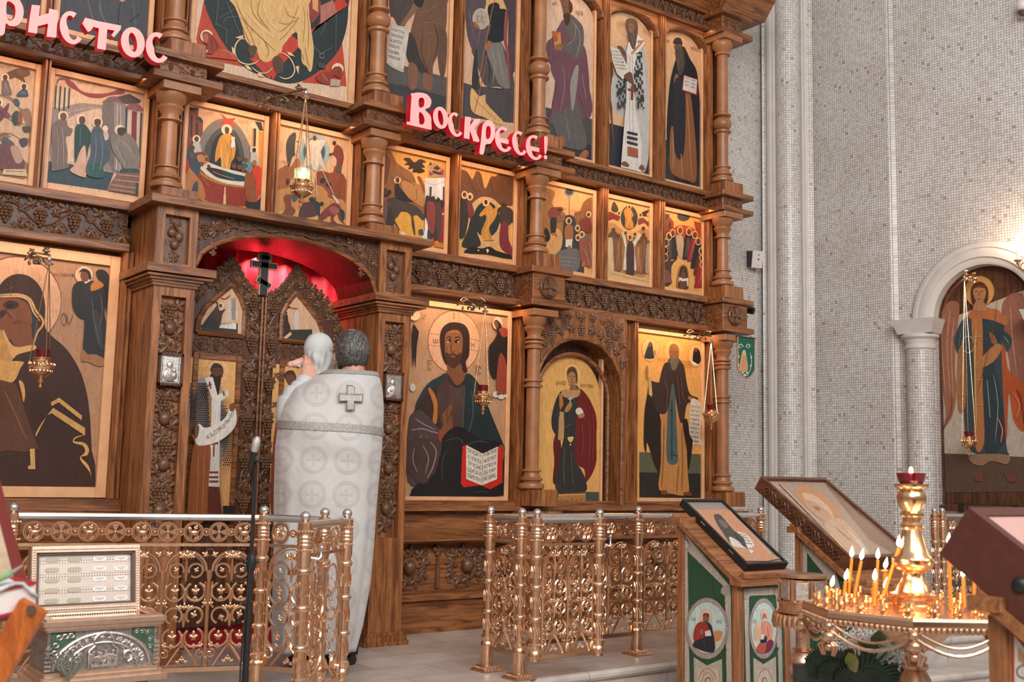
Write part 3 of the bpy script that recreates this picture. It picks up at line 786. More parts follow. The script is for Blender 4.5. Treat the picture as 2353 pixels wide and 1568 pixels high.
class Paint:
    def __init__(s, fn, nrm, eps=.00022):
        s.fn = fn; s.n = nrm; s.eps = eps; s.v = []; s.f = []; s.c = []; s.k = 0; s.o = (0, 0, 1)
    def tx(s, p): ox, oy, sc = s.o; return (ox+p[0]/sc, oy+p[1]/sc)
    def add(s, pts, col, tris=None):
        s.k += 1
        b = len(s.v)
        for p in pts: s.v.append(s.fn(*p)+s.n*(s.eps*s.k))
        if tris is None:
            tris = tessellate_polygon([[Vector((p[0], p[1], 0)) for p in pts]])
        c = col_of(col) if isinstance(col, str) else col
        for t in tris:
            s.f.append(tuple(b+i for i in t)); s.c.append(c)
    def ell(s, col, cx, cy, rx, ry, a0=0, a1=360):
        n = 26
        P = [(cx+rx*cos(radians(a0+(a1-a0)*k/n)), cy+ry*sin(radians(a0+(a1-a0)*k/n))) for k in range(n)]
        s.add([s.tx(p) for p in P], col)
    def line(s, col, w, pts, sm=True):
        if sm: pts = smooth_pts(pts, False, 4)
        pts = [s.tx(p) for p in pts]; w = w/s.o[2]; L = []; R = []; n = len(pts)
        for i, p in enumerate(pts):
            a = pts[max(0, i-1)]; b = pts[min(n-1, i+1)]; dx, dy = b[0]-a[0], b[1]-a[1]; l = hypot(dx, dy) or 1
            tp = min(1, .35+min(i, n-1-i)/max(1, n*.25)) if n > 3 else 1
            L.append((p[0]-dy/l*w/2*tp, p[1]+dx/l*w/2*tp)); R.append((p[0]+dy/l*w/2*tp, p[1]-dx/l*w/2*tp))
        tr = []
        for i in range(n-1): tr += [(i, i+1, n+i+1), (i, n+i+1, n+i)]
        s.add(L+R, col, tr)
    def text(s, col, h, slope, x, y, w, txt):
        vs, tr = text_tris(txt)
        if not vs: return
        s.add([s.tx((x+v[0]*w, y+v[0]*w*slope-v[1]*h)) for v in vs], col, tr)
    def ring(s, col, cx, cy, rx, ry, w): 
        P = [(cx+rx*cos(2*pi*k/28), cy+ry*sin(2*pi*k/28)) for k in range(29)]
        s.line(col, w, P, False)
    def fig(s, col, hx, hy, r, bx, by, w, halo=None, skin='6b4430', lite=None):
        # small standing figure: robe, head, halo
        if halo: s.ell(halo, hx, hy, r*1.75, r*1.85)
        sh = r*1.5
        s.add([s.tx(p) for p in smooth_pts([(hx-r*.5, hy+r*.7), (hx-sh, hy+r*1.8), (hx-sh*1.15+(bx-hx)*.4, hy+(by-hy)*.5), (bx-w/2, by), (bx, by+r*.3), (bx+w/2, by), (hx+sh*1.15+(bx-hx)*.4, hy+(by-hy)*.5), (hx+sh, hy+r*1.8), (hx+r*.5, hy+r*.7)])], col)
        if halo: s.ell('3c2418', hx, hy-r*.1, r*.95, r*1.1)
        s.ell(skin, hx, hy+r*.15, r*.72, r*.9)
        if lite:
            for k in (-.25, .05, .3): s.line(lite, r*.3, [(hx+k*sh, hy+r*2), (hx+k*sh+(bx-hx)*.4, hy+(by-hy)*.55), (bx+k*w, by-r*.4)])
    def run(s, src):
        for ln in src.strip().splitlines():
            ln = ln.strip()
            if not ln or ln[0] == '#': continue
            t = ln.split(); c = t[0]
            if c == '@': s.o = tuple(float(q) for q in t[1:4]); continue
            pts = lambda a: [tuple(float(z) for z in q.split(',')) for q in a]
            if c == 'S': s.add([s.tx(p) for p in smooth_pts(pts(t[2:]))], t[1])
            elif c == 'P': s.add([s.tx(p) for p in pts(t[2:])], t[1])
            elif c == 'E': (cx, cy), (rx, ry) = pts(t[2:4]); s.ell(t[1], cx, cy, rx, ry)
            elif c == 'H': (cx, cy), (rx, ry) = pts(t[3:5]); s.ell(t[1], cx, cy, rx, ry); s.ring(t[2], cx, cy, rx, ry, rx*.035)
            elif c == 'O': (cx, cy), (rx, ry) = pts(t[3:5]); s.ring(t[1], cx, cy, rx, ry, float(t[2]))
            elif c == 'L': s.line(t[1], float(t[2]), pts(t[3:]))
            elif c == 'K': s.line(t[1], float(t[2]), pts(t[3:]), False)
            elif c == 'T': (x, y), = pts([t[4]]); s.text(t[1], float(t[2]), float(t[3]), x, y, float(t[5]), ' '.join(t[6:]))
            elif c == 'F': (hx, hy), = pts([t[2]]); (bx, by), = pts([t[4]]); s.fig(t[1], hx, hy, float(t[3]), bx, by, float(t[5]), t[6] if len(t) > 6 and t[6] != '-' else None, t[7] if len(t) > 7 and t[7] != '-' else '6b4430', t[8] if len(t) > 8 else None)
    def build(s, name, parent, mat=None):
        me = bpy.data.meshes.new(name); me.from_pydata([tuple(p) for p in s.v], [], s.f)
        me.materials.append(mat or PAINT)
        a = me.color_attributes.new('paint', 'FLOAT_COLOR', 'CORNER')
        buf = []
        for p, c in zip(me.polygons, s.c): buf += [c[0], c[1], c[2], 1.0]*p.loop_total
        a.data.foreach_set('color', buf)
        nf = Vector(s.n)
        flip = [p.index for p in me.polygons if p.normal.dot(nf) < 0]
        if flip:
            bm = bmesh.new(); bm.from_mesh(me); bm.faces.ensure_lookup_table()
            bmesh.ops.reverse_faces(bm, faces=[bm.faces[i] for i in flip]); bm.to_mesh(me); bm.free()
        o = bpy.data.objects.new(name, me); COL.objects.link(o)
        if parent: attach(o, parent)
        return o

def icon(label, x0, x1, z0, z1, bg, src, yp=YI+.03, mg=.03, arch=0, group=None, name='icon', shift=0, mat=None):
    """wooden board with a raised gilded margin; painted field inside"""
    t = thing(name, label, 'icon', ((x0+x1)/2, yp+.01, z0), group)
    mb = MB()
    yo = yp-.022
    for a, b, c, d in ((x0, x0+mg, z0, z1), (x1-mg, x1, z0, z1), (x0+mg, x1-mg, z0, z0+mg)) + (((x0+mg, x1-mg, z1-mg, z1),) if not arch else ()):
        mb.bev(a, b, yo, yp+.02, c, d, .004)
    mb.build('margin', WD_G, t)
    px0, px1, pz0, pz1 = x0+mg, x1-mg, z0+mg, z1-(mg if not arch else 0)
    def fn(px, py):
        q = onY(px+shift, py, yp)
        x = min(max(q.x, px0), px1); z = max(q.z, pz0)
        top = pz1
        if arch: 
            tt = (x-(px0+px1)/2)/((px1-px0)/2); top = pz1-arch+arch*sqrt(max(0, 1-tt*tt))
        return Vector((x, yp, min(z, top)))
    p = Paint(fn, Vector((0, -1, 0)))
    # field
    c = [(px0, pz0), (px1, pz0)]
    if arch: c += [((px0+px1)/2+(px1-px0)/2*cos(pi*k/16), pz1-arch+arch*sin(pi*k/16)) for k in range(17)]
    else: c += [(px1, pz1), (px0, pz1)]
    n0 = len(c); p.v += [Vector((a, yp, b)) for a, b in c]
    for tr in tessellate_polygon([[Vector((a, b, 0)) for a, b in c]]): p.f.append(tuple(tr)); p.c.append(col_of(bg))
    p.run(src); p.build('painting', t, mat)
    return t
G_F, G_L, G_D = 'festival scene icons of the middle tier', 'large icons of the lowest tier', 'standing figure icons of the upper tier'

# --- lowest tier
icon('large icon of robed haloed woman in dark brown veil at the left edge', .80, 1.915, .835, 2.15, 'ab7f5e', """
@ 0 500 2.8
H d3a07c 7a4a30 105,540 290,290
S 3d2118 -250,1700 -240,1250 -120,1000 -40,800 -20,500 20,410 100,365 190,380 260,450 290,560 290,700 330,760 430,850 520,1000 570,1200 590,1500 600,1850 -250,1850
S 2b2f33 -60,540 20,480 130,500 200,560 240,680 240,800 180,860 60,860 -40,760
S 7a4427 -60,560 20,515 110,520 180,560 205,640 200,690 150,725 95,735 60,790 0,760 -60,700
S 7a4427 70,700 190,690 205,760 215,830 130,850 90,820 60,760
S 3a2016 20,560 60,535 110,545 118,572 80,590 40,585
E 1c1210 66,568 20,13
S 3a2016 -20,620 20,595 40,610 20,640 -10,650
L 4d2a1a 7 30,560 45,610 70,640 95,650
L 9c6040 6 60,600 85,640 92,655
S 6e3524 85,672 115,660 140,668 118,682 95,684
L c9965e 14 -60,505 60,495 140,500 195,530 230,600 275,660 270,700 240,740 215,820
L d8a86c 10 -40,515 60,508 135,512 185,540 215,610 258,668
S cf9a5c 20,720 60,800 110,835 215,820 225,850 120,880 80,910 60,880 20,780
S b98445 -60,730 0,720 30,780 60,870 80,920 20,930 -60,900
S c8924f -60,930 60,925 150,930 130,970 100,1040 60,1070 40,1060 -60,1080
S 5a3420 -80,1080 60,1060 110,1100 160,1250 220,1420 240,1490 160,1510 60,1500 -80,1480
L 7d4d2e 10 20,1100 90,1250 170,1430
L c8924f 12 0,940 60,960 110,1000
L c8924f 8 0,970 50,1000 70,1040
S c8924f 120,1050 150,1070 160,1140 150,1190 135,1120
P c99a58 380,1160 525,1275 522,1305 375,1190 330,1215 325,1190
P c99a58 340,1225 545,1355 545,1405 330,1260 300,1275 230,1410 225,1395 260,1330
S c99a58 545,1400 490,1420 475,1440 540,1450 570,1490 560,1530 520,1545 570,1600 590,1700 575,1640 520,1570 515,1540 545,1510 530,1470 470,1450 480,1415
P c99a58 190,1490 222,1488 225,1620 180,1620 178,1600 195,1595
L 6a4630 4 70,410 66,500
L 6a4630 4 30,470 105,440
L 6a4630 4 35,430 100,480
L 5a3d2c 4 385,660 395,630 410,620 425,650 420,690 400,690 390,650
L 5a3d2c 4 430,620 440,690 470,625
T 6d4a35 18 .05 335,375 140 АРХ. ГАВРИЛЪ
H dcb08c 7a4a30 537,370 58,58
S 221d1e 615,350 650,335 690,360 705,430 700,560 690,640 680,600 665,470 640,410 625,390
S 2b2726 470,440 510,410 545,430 540,560 545,650 500,640 465,580 460,500
S 2c2a2c 545,440 600,410 660,450 680,540 670,620 690,740 680,800 685,920 640,890 560,880 530,860 540,700 535,560
S 3a3a3c 590,600 640,620 650,750 660,850 620,800 600,700
S 6b4430 520,350 550,340 570,370 560,410 530,410 515,385
S 2a1a14 505,355 530,330 570,345 585,390 570,400 560,360 530,350
S b3702f 585,430 625,405 665,440 610,470 580,470
S 9b6a45 530,850 560,880 620,885 685,925 640,960 560,930 520,920
L 5b5d60 5 590,520 600,650 640,820
L 5b5d60 5 640,480 655,600 640,700
""", mg=.055, group=G_L)
icon('large icon of bearded haloed man in dark robe holding open red book', 3.60, 4.625, .82, 2.135, 'b58a66', """
@ 800 500 2.8
H d9a27c 8a5a3a 680,800 168,200
K b07d58 3 650,610 650,690
K b07d58 3 714,608 714,690
K b07d58 3 515,745 590,755
K b07d58 3 515,820 590,830
K b07d58 3 778,780 848,795
K b07d58 3 778,850 845,858
O 7a5034 3 680,632 7,18
T 7a5034 26 .03 545,808 34 Ѡ
T 7a5034 32 .03 792,835 20 Н
T 6d4a35 50 .02 508,985 24 ІС
T 6d4a35 50 .05 815,1010 40 ХС
K 6d4a35 4 508,925 535,920
K 6d4a35 4 820,955 850,962
S 352019 588,790 600,720 640,682 690,675 745,690 775,740 780,810 775,890 755,930 765,990 745,1000 720,960 700,985 640,960 605,900
S 7c4d30 640,930 720,940 740,1000 800,1040 760,1060 690,1090 620,1040 600,1010 635,990
S 8a5735 622,770 640,735 690,722 725,745 735,800 730,870 715,930 670,970 635,930 622,870
S 4b2d1e 625,870 650,880 672,872 700,885 725,870 718,930 690,965 660,968 632,930
S 8a5030 655,893 672,888 690,895 672,903
L 5a3620 7 664,800 658,850 668,868 682,862
S 2f1d15 632,792 655,783 662,795 640,805
S 2f1d15 680,795 705,785 716,800 690,808
E d8b090 640,800 6,5
E d8b090 706,801 6,5
L 2f1d15 5 628,778 645,768 662,778
L 2f1d15 5 680,778 702,768 722,782
L b07c54 6 645,745 680,735 712,748
L b07c54 5 650,840 640,862
S 3a2820 640,1010 590,1020 520,1070 470,1150 420,1250 385,1330 385,1700 560,1700 900,1700 1030,1560 1000,1470 930,1300 870,1150 830,1060 760,1005 740,1050 690,1080
S 523a33 600,1040 585,1050 570,1150 590,1300 640,1400 720,1400 735,1200 740,1080 700,1100
S 4a332c 585,1050 640,1050 640,1200 600,1290 575,1180
S 2a3538 640,1010 570,1030 500,1080 440,1180 430,1230 480,1160 520,1110 560,1090 600,1060
S 24302f 760,1005 830,1060 880,1180 910,1250 960,1400 1000,1470 1030,1570 860,1560 740,1470 720,1420 745,1250 735,1130
L 3e5558 7 745,1080 740,1200 735,1330 725,1450
L 3e5558 8 790,1120 800,1260 770,1380 740,1400
L 3e5558 6 810,1060 800,1180
S b06a30 510,1105 535,1110 570,1190 565,1320 540,1310 545,1210
S 4b3a3a 385,1330 440,1240 500,1270 560,1340 590,1370 580,1440 570,1560 520,1700 380,1700
L 8a7671 8 400,1370 470,1360 540,1380 580,1390
L 8a7671 7 420,1290 480,1330 560,1370
L 8a7671 7 470,1400 440,1470 400,1560
L 8a7671 6 500,1400 490,1480 520,1560
S 7c4a30 600,1270 625,1235 640,1215 660,1208 668,1230 655,1255 665,1300 668,1360 650,1400 600,1440 590,1370 605,1330
L 4b2d1e 4 640,1220 628,1260 630,1300
L 4b2d1e 4 660,1268 640,1290 630,1320
S 8f3f2c 580,1370 600,1380 615,1430 590,1460 575,1420
S 211d1c 600,1420 660,1360 720,1350 860,1430 960,1440 1000,1480 1030,1560 1025,1700 430,1830 450,1700 560,1640 590,1500
L 37474a 6 620,1440 700,1420 740,1460
L 37474a 6 740,1480 820,1440 900,1450
L 37474a 6 960,1480 990,1540 1010,1640
@ 800 1008 2.8
S 201c1b 440,365 450,290 560,260 600,120 720,60 950,30 1030,110 1025,250 1020,366
S 46332f 378,20 580,10 575,150 530,240 490,290 440,280 400,230 378,200
L 8a7671 8 520,20 560,80 540,180 500,260
L 8a7671 6 470,40 510,120 490,230
L 8a7671 6 420,60 410,140 440,220
L 3c4244 6 640,60 600,140 600,280
L 3c4244 5 800,350 850,340 900,352
S 7c4a30 965,50 990,45 998,90 990,140 975,150
P c2281c 728,50 752,42 858,98 955,52 988,60 985,285 905,328 845,300 735,315 718,288
P d8ccbd 752,42 858,98 852,302 752,260
P d8ccbd 858,98 955,52 950,262 852,302
T 4a382c 26 .42 762,88 86 ПРЇИДѢТЕ
T 4a382c 26 .42 762,128 86 КО МНѢ ВСИ
T 4a382c 26 .42 762,168 86 ТРУЖДАЮ
T 4a382c 26 .42 760,208 86 ЩІИСЯ И
T 4a382c 26 .42 758,246 86 ОБРЕМЕН
T 4a382c 26 -.36 866,118 82 И АЗЪ УПОКОЮ
T 4a382c 26 -.36 866,158 80 ВЫ ВОЗМИТЕ
T 4a382c 26 -.36 864,198 80 ИГО МОЕ НА
T 4a382c 26 -.36 862,238 80 СЕБЕ И НАУЧ
T 4a382c 26 -.36 860,276 80 ЕЖЕ ОБРЯЩ
K 8a7765 3 858,100 852,300
@ 800 500 2.8
H dcb08c 8a5a3a 953,682 34,43
S 2a201d 930,680 945,660 975,690 985,730 1020,760 1030,840 1032,1000 1020,1030 1000,900 975,880 960,940 940,1040 905,1000 895,900 900,830 930,790 950,740
S 94402c 960,900 985,880 1020,1000 1030,1130 960,1140 945,1060
S 94402c 960,720 1010,715 1020,760 985,770
S 6b4430 928,672 945,668 958,690 948,715 935,700
E c9c3ba 940,1140 20,20
E c9c3ba 975,1155 22,16
E c9c3ba 1012,1145 18,20
S 7a4f36 945,1130 965,1120 975,1138 950,1146
S 7a4f36 990,1135 1010,1122 1012,1140
T 8a4a34 18 .06 832,690 85 СВ.ПРЕДТЕЧА
S 2c221e 405,700 440,730 445,740 430,850 425,970 415,900 405,960
H dcb08c 8a5a3a 418,630 34,36
E c9c3ba 405,1095 18,26
T 6d4a35 14 .1 465,640 26 МР
T 6d4a35 14 .1 465,660 26 ѲѴ
""", mg=.034, group=G_L)
icon('arched icon of young haloed man in dark red mantle holding a cross', 4.845, 5.475, .775, 1.875, 'd9a25c', """
@ 1230 800 2.297
E e0ad68 194,140 47,60
O b07838 2 194,140 47,60
P 4a4a40 30,760 340,760 340,830 30,830
P 28221e 30,825 340,825 340,920 30,920
S 5a1c1a 120,440 95,500 100,600 92,700 108,722 125,690 140,560
S 6a201d 230,215 265,240 300,300 322,370 322,480 318,620 265,712 258,640 205,598 208,420 212,300 205,250
S 33302c 190,205 230,220 215,330 210,440 208,590 240,640 262,690 262,760 115,760 118,640 140,520 150,460 148,360 110,360
S 2d2c2a 140,225 110,270 86,360 90,430 118,455 128,330 160,330 170,240
P b36a28 125,245 140,235 148,300 130,330 126,300
P b08a5c 128,335 150,340 150,395 142,488 118,484
S b3875c 140,225 190,218 235,222 225,255 190,265 150,258
S a5794a 168,140 190,118 214,130 218,170 205,200 182,198 170,170
S 5a3a22 166,125 180,102 205,102 220,130 222,170 214,190 212,150 200,128 180,130 170,150
L 3a2416 3 176,152 188,148
L 3a2416 3 198,150 210,154
L 6a4426 3 193,152 191,170 198,172
L 6a3a26 3 186,182 204,183
P 8a5c3c 185,195 212,195 222,222 180,222
P d8cfc0 181,255 185,255 184,302 180,302
P d8cfc0 170,268 197,266 197,270 170,272
S a5794a 152,330 175,290 190,288 188,315 165,340
S cfc4b6 212,325 235,315 252,340 240,355 215,348
S a5794a 222,355 250,345 258,362 232,372
L 8a3a34 5 240,380 250,480 240,580
L 8a3a34 5 275,380 285,480 275,620
L 8a3a34 4 300,340 305,470 296,600
L 7a2c28 4 255,260 290,330
L 5c5a52 5 150,520 146,620 150,720
L 5c5a52 4 185,540 190,640 195,730
L 5c5a52 4 150,420 190,400
L 4a4842 4 100,360 130,330
S d9b46a 168,472 198,470 192,492 184,498 184,510 190,514 176,514 180,508 180,498 172,490
P a8763e 118,768 262,762 262,830 192,820 180,838 112,825
K 3a241a 3 118,770 262,765
K e0b070 3 118,778 262,772
K 6a4426 3 113,820 180,832 194,815 262,824
E 6a4426 135,800 3,4
E 6a4426 160,805 3,4
E 6a4426 190,798 3,4
E 6a4426 215,803 3,4
E 6a4426 240,798 3,4
S a0602f 128,830 152,832 150,865 120,885 110,880
S a0602f 212,828 232,825 258,875 240,880 215,850
T 8a5a2a 18 0 104,193 52 СВ.АРХИДІ
T 8a5a2a 18 .1 234,205 70 АКОН СТЕФАН
""", yp=6.15, mg=.018, arch=.30, group=G_L)
icon('large icon of monk with raised hand and long unrolled scroll', 5.79, 6.55, .83, 2.135, 'dd9f55', """
@ 1460 750 2.24
P 5a5a44 20,648 365,660 365,760 20,755
P 2e2a26 20,752 365,760 365,890 20,882
H e2a962 b07030 195,125 46,56
H d8a668 8a4a28 76,120 43,63
H d8a668 8a4a28 311,152 41,60
S 2a2c2e 50,140 70,85 85,90 92,140 95,165 50,165
E 6b4430 73,95 8,12
P a8803e 92,125 106,125 106,150 92,150
S 201c1c 300,120 315,112 330,130 336,175 322,195 295,180
E 6b4430 311,122 7,10
S e2d8c8 285,178 310,190 320,200 300,200
S 2c1f1a 75,290 60,350 45,450 42,610 55,650 60,600 100,720 128,750 140,600 120,430
S b87c44 136,440 200,300 250,480 262,640 268,760 275,850 250,872 195,865 120,840 130,700
S 4a5a58 170,380 188,290 200,270 205,400 215,620 213,705 162,695 160,540
S 3a2a24 160,185 140,210 125,270 118,290 80,280 65,270 75,340 100,430 150,452 172,400 190,290 210,400 230,495 250,480 265,400 310,390 320,370 280,350 262,290 250,210 230,185 200,200
S 3a4852 165,180 185,195 235,190 225,170 200,150 175,165
S 8a5a34 172,125 180,95 205,92 222,115 222,150 215,175 195,180 178,165
S 6b5a48 178,155 195,165 216,155 216,200 200,228 182,215
L 3a2416 3 180,133 192,130
L 3a2416 3 202,131 214,134
L 6a4426 3 197,132 195,150 203,152
S a0703f 52,215 58,202 64,215 66,265 80,275 75,290 55,270 50,240
P c9a06c 65,275 78,270 85,350 80,365 66,350
S a0703f 270,360 300,370 322,382 318,392 290,388 270,375
S d6c5ae 285,375 345,405 342,440 330,560 345,605 330,612 300,608 275,625 268,600 275,500
T 4a3424 12 .15 284,418 46 БРАТІЕ МОЯ
T 4a3424 12 .15 283,440 46 СЕБЕ КОГО
T 4a3424 12 .15 282,462 46 ВНЕМЛИТЕ
T 4a3424 12 .15 281,484 46 ИМѢЙТЕ
T 4a3424 12 .15 280,506 46 СТРАХЪ
T 4a3424 12 .15 279,528 46 БОЖІЙ И
T 4a3424 12 .15 278,550 46 ЧИСТОТУ
T 4a3424 12 .15 277,572 46 ДУШЕВНУЮ
T 4a3424 12 .15 276,594 46 И ЛЮБОВЬ
L 6a4c3e 4 140,260 160,340 150,440
L 6a4c3e 4 230,260 240,360 262,400
L 6a4c3e 3 210,260 225,400
L 8a5a2e 4 145,500 140,700 132,830
L 8a5a2e 4 235,520 240,700 235,850
L 8a5a2e 4 220,720 210,850
L 2c3a3a 4 185,380 184,690
S 2a1a14 240,500 262,480 275,560 290,600 270,740 262,640
S 7a4020 130,845 160,850 150,868 128,865
S 7a4020 245,855 278,855 285,872 250,870
T 9a5a28 16 .05 112,180 40 ПР. СЕР
T 9a5a28 16 .12 232,190 50 РАДОНЕЖ
T 9a5a28 16 .12 246,212 40 ЧУДОТВ
K 2c1f1a 2 178,660 212,668
K 2c1f1a 2 168,430 190,432
K 8a5a2e 2 268,270 268,270
""", yp=YI+.02, mg=.026, group=G_L)
# --- royal door panels (parts of the leaves)
def door_paint(parent, name, poly, src, mat=None, y=6.128):
    def fn(px, py):
        q = onY(px, py, y)
        return Vector((min(max(q.x, poly[0]), poly[1]), y, min(max(q.z, poly[2]), poly[3])))
    p = Paint(fn, Vector((0, -1, 0)))
    p.run(src); return p.build(name, parent, mat)
door_paint(DL, 'saint_painting', (2.24, 2.615, .30, 1.63), """
@ 420 640 1.629
P d9a468 -20,280 200,300 200,900 -20,900
H dfab72 b07838 131,350 45,47
S 3a281f 104,350 112,322 130,318 148,330 152,352 145,362
S 5f3a24 108,345 125,335 148,340 150,360 140,375 112,372
S 2c1c16 103,360 125,368 143,362 140,400 132,440 118,458 106,430
L 2a1a12 2 116,346 126,344
L 2a1a12 2 134,345 144,348
S 9c9088 60,375 90,372 100,390 100,470 92,560 90,640 70,640 20,560 18,480 30,410
S 9c9088 140,400 150,430 152,480 176,560 160,640 128,720 128,560 135,470
""" + "\n".join("E %s %g,%g 3.2,3.2" % ('2c2a2a', 24+7.6*i+(j % 2)*3.8, 395+8.4*j) for j in range(24) for i in range(9) if 20+.1*j < 24+7.6*i+(j % 2)*3.8 < 92 and 395+8.4*j > 372+abs(24+7.6*i-70)*.35 and 395+8.4*j < 590) + "\n" + "\n".join("E 2c2a2a %g,%g 2.9,3" % (132+7.4*i+(j % 2)*3.7, 480+8.4*j) for j in range(27) for i in range(6) if 132+7.4*i < 150+min(24, j*2)-max(0, j-15)*1.6) + """
P cfc6bb 62,375 92,372 110,440 150,420 150,440 100,480
P 7c3a28 76,392 82,388 88,414 82,418
P 7c3a28 66,404 88,396 89,402 68,410
P 7c3a28 128,426 134,424 138,440 132,444
P c9c2b8 88,455 122,450 118,600 116,780 76,778 84,600
P 7c3a28 94,600 100,600 98,668 92,668
P 7c3a28 84,616 112,614 112,622 84,624
P 7c3a28 78,722 112,722 112,730 78,730
P 7c3a28 78,740 112,740 112,748 78,748
P 7c3a28 78,756 112,756 112,764 78,764
P 5e2a1c 76,778 116,780 128,900 60,900
S 8a4a26 30,600 60,600 84,640 74,780 64,900 0,900 10,700
L a8683a 3 40,640 34,800 30,890
L a8683a 3 60,650 56,780 50,890
P 8a4c28 12,585 85,600 44,668
S d8cfc4 160,475 178,500 178,548 150,585 110,612 60,626 30,620 28,575 40,545 60,560 100,550 140,520
T 4a2a1e 17 -.5 66,606 24 НѢСТЬ
T 4a2a1e 17 -.55 92,590 24 ДОСТО
T 4a2a1e 17 -.6 112,575 24 ИНЪ СВѦ
T 4a2a1e 17 -.7 134,552 22 ЗАНЫХ
T 4a2a1e 17 -.9 152,530 18 ПЛОТ
S 7a4a2c 152,478 170,468 172,492 158,500
S 7a4a2c 26,560 40,555 36,590 24,600
P 2a2422 128,850 200,850 200,900 128,900
T a8703c 16 0 28,352 52 ВАСИЛІЙ
""")
door_paint(DR, 'saint_painting', (2.84, 3.20, .30, 1.63), """
@ 600 640 3.58
P d9a468 80,660 700,690 700,2200 60,2200
O b07838 3 240,830 95,110
S 4a2e1e 190,800 220,760 270,765 290,830 270,870 230,880
S 6b4430 205,810 250,790 280,830 260,880 225,870
T a8703c 60 0 128,850 34 СВ
P 2a2422 40,1960 700,1960 700,2200 40,2200
S 8a3a28 130,1100 260,900 420,1000 420,2000 90,2000
S cfc6bb 200,1000 300,960 300,1900 200,1900
""")
def pointed_panel(parent, pts, src):
    y = 6.127
    xs = [p[0] for p in pts]; zs = [p[1] for p in pts]
    mb_fn = lambda px, py: onY(px, py, y)
    def inside_clamp(px, py):
        q = onY(px, py, y)
        # clamp height under the pointed outline
        top = min(zs); x = min(max(q.x, min(xs)), max(xs))
        for (xa, za), (xb, zb) in zip(pts, pts[1:]+pts[:1]):
            if abs(xb-xa) > 1e-6 and min(xa, xb)-1e-6 <= x <= max(xa, xb)+1e-6:
                top = max(top, za+(zb-za)*(x-xa)/(xb-xa))
        return Vector((x, y, min(max(q.z, min(zs)), top)))
    p = Paint(inside_clamp, Vector((0, -1, 0)))
    p.v += [Vector((a, y, b)) for a, b in pts]
    for t in tessellate_polygon([[Vector((a, b, 0)) for a, b in pts]]): p.f.append(tuple(t)); p.c.append(col_of('d2a987'))
    p.run(src); p.build('pointed_painting', parent)
def leafpts(s): 
    xa = XM-.005 if s < 0 else XM+.005
    P = [(.205, 1.775), (.205, 1.93), (.26, 2.0), (.36, 2.075), (.50, 2.0), (.64, 1.92), (.70, 1.85), (.715, 1.775)]
    P = [(xa+s*u*.555, z) for u, z in P]
    return P if s > 0 else P[::-1]
pointed_panel(DL, leafpts(-1), """
@ 0 500 2.8
P 3a3a36 1290,690 1530,680 1530,760 1290,760
P d9cfc2 1410,690 1520,680 1520,720 1400,710
P d8b898 1300,640 1400,600 1530,600 1530,660 1400,680
P c9bfb4 1465,540 1480,540 1480,660 1465,660
P 8c8a86 1490,520 1515,520 1515,660 1490,660
P c9bfb4 1420,560 1435,560 1435,640 1420,640
L 8a2c24 9 1420,520 1450,525 1480,500
H e2bd98 9a6a48 1421,568 22,24
S 4a352c 1395,560 1370,540 1400,545 1410,600 1450,590 1430,625 1420,680 1400,715 1330,725 1300,710 1330,650 1370,600
S 33302e 1300,700 1340,650 1400,680 1400,720 1330,728
E 5a3a28 1418,568 10,12
K 5a4030 5 1300,715 1525,745
""")
pointed_panel(DR, leafpts(1), """
@ 600 640 3.58
P 3a352f 120,420 420,420 420,530 120,530
P d0a68c 220,300 300,300 300,420 220,420
P c9bfb4 275,270 310,270 310,420 275,420
P c9bfb4 150,240 170,240 160,400 140,400
L 8a2c24 9 205,215 250,245 305,250
S 4b3a2e 150,210 180,190 240,245 150,230
H e2bd98 9a6a48 205,280 20,24
S 3a2a26 195,300 215,300 225,360 240,400 235,460 190,490 165,480 170,410 155,390 160,340 180,320
E 5a3a28 207,284 9,12
P b98a6c 130,390 180,415 160,470 130,440
P d8b896 180,490 240,440 250,462 195,508
""")
# --- festival tier
FZ = (2.462, 3.132)
icon('rocky nativity scene icon, cut by the left edge of the picture', .89, 1.432, *FZ, 'c9a585', """
@ 0 120 2.56
S 8a6a50 -60,250 60,260 120,330 180,350 190,560 190,740 -100,760 -100,300
S c2a080 -50,270 80,300 150,420 170,500 100,520 20,470 -60,500
S c9a88a 20,520 120,490 190,580 180,660 90,600 -40,560
S 6a4a34 30,130 100,97 165,105 175,135 140,150 150,180 90,150 60,160
S 7a5a44 100,105 165,108 172,135 120,135
F 6e5a58 30,150 14 40,250 60 d9bfa5 5a3a28 8f7f7c
F 3a4650 140,205 14 130,260 70 d9bfa5 5a3a28 6a7a80
F 7a4a50 -10,300 16 20,380 90 d9bfa5 5a3a28
S 6a3a40 -40,360 20,330 50,300 45,340 10,400 -40,420
S 3a4246 70,370 95,345 115,370 108,420 85,432 68,400
S 8a5038 108,350 130,380 125,420 105,432
S 4a4c52 80,280 100,275 115,300 105,320 85,310
S 55504e 20,500 60,520 85,550 40,570 10,540
S 6a4244 -40,560 60,550 140,640 120,690 20,690 -40,680
S b08c78 60,560 110,560 130,640 90,650
S 4a4648 110,520 150,505 160,540 130,560
S 4a4648 130,440 175,440 170,470 140,470
L 5a4230 4 10,695 130,690
P c9ab8a 20,690 150,690 160,735 10,720
L 7a5a40 4 30,700 140,705
L 6a4e38 3 -20,330 60,400 160,430
L 6a4e38 3 -20,500 60,480 180,560
T 8a5a34 12 .15 -20,85 85 РОЖДЕСТВО
""", group=G_F)
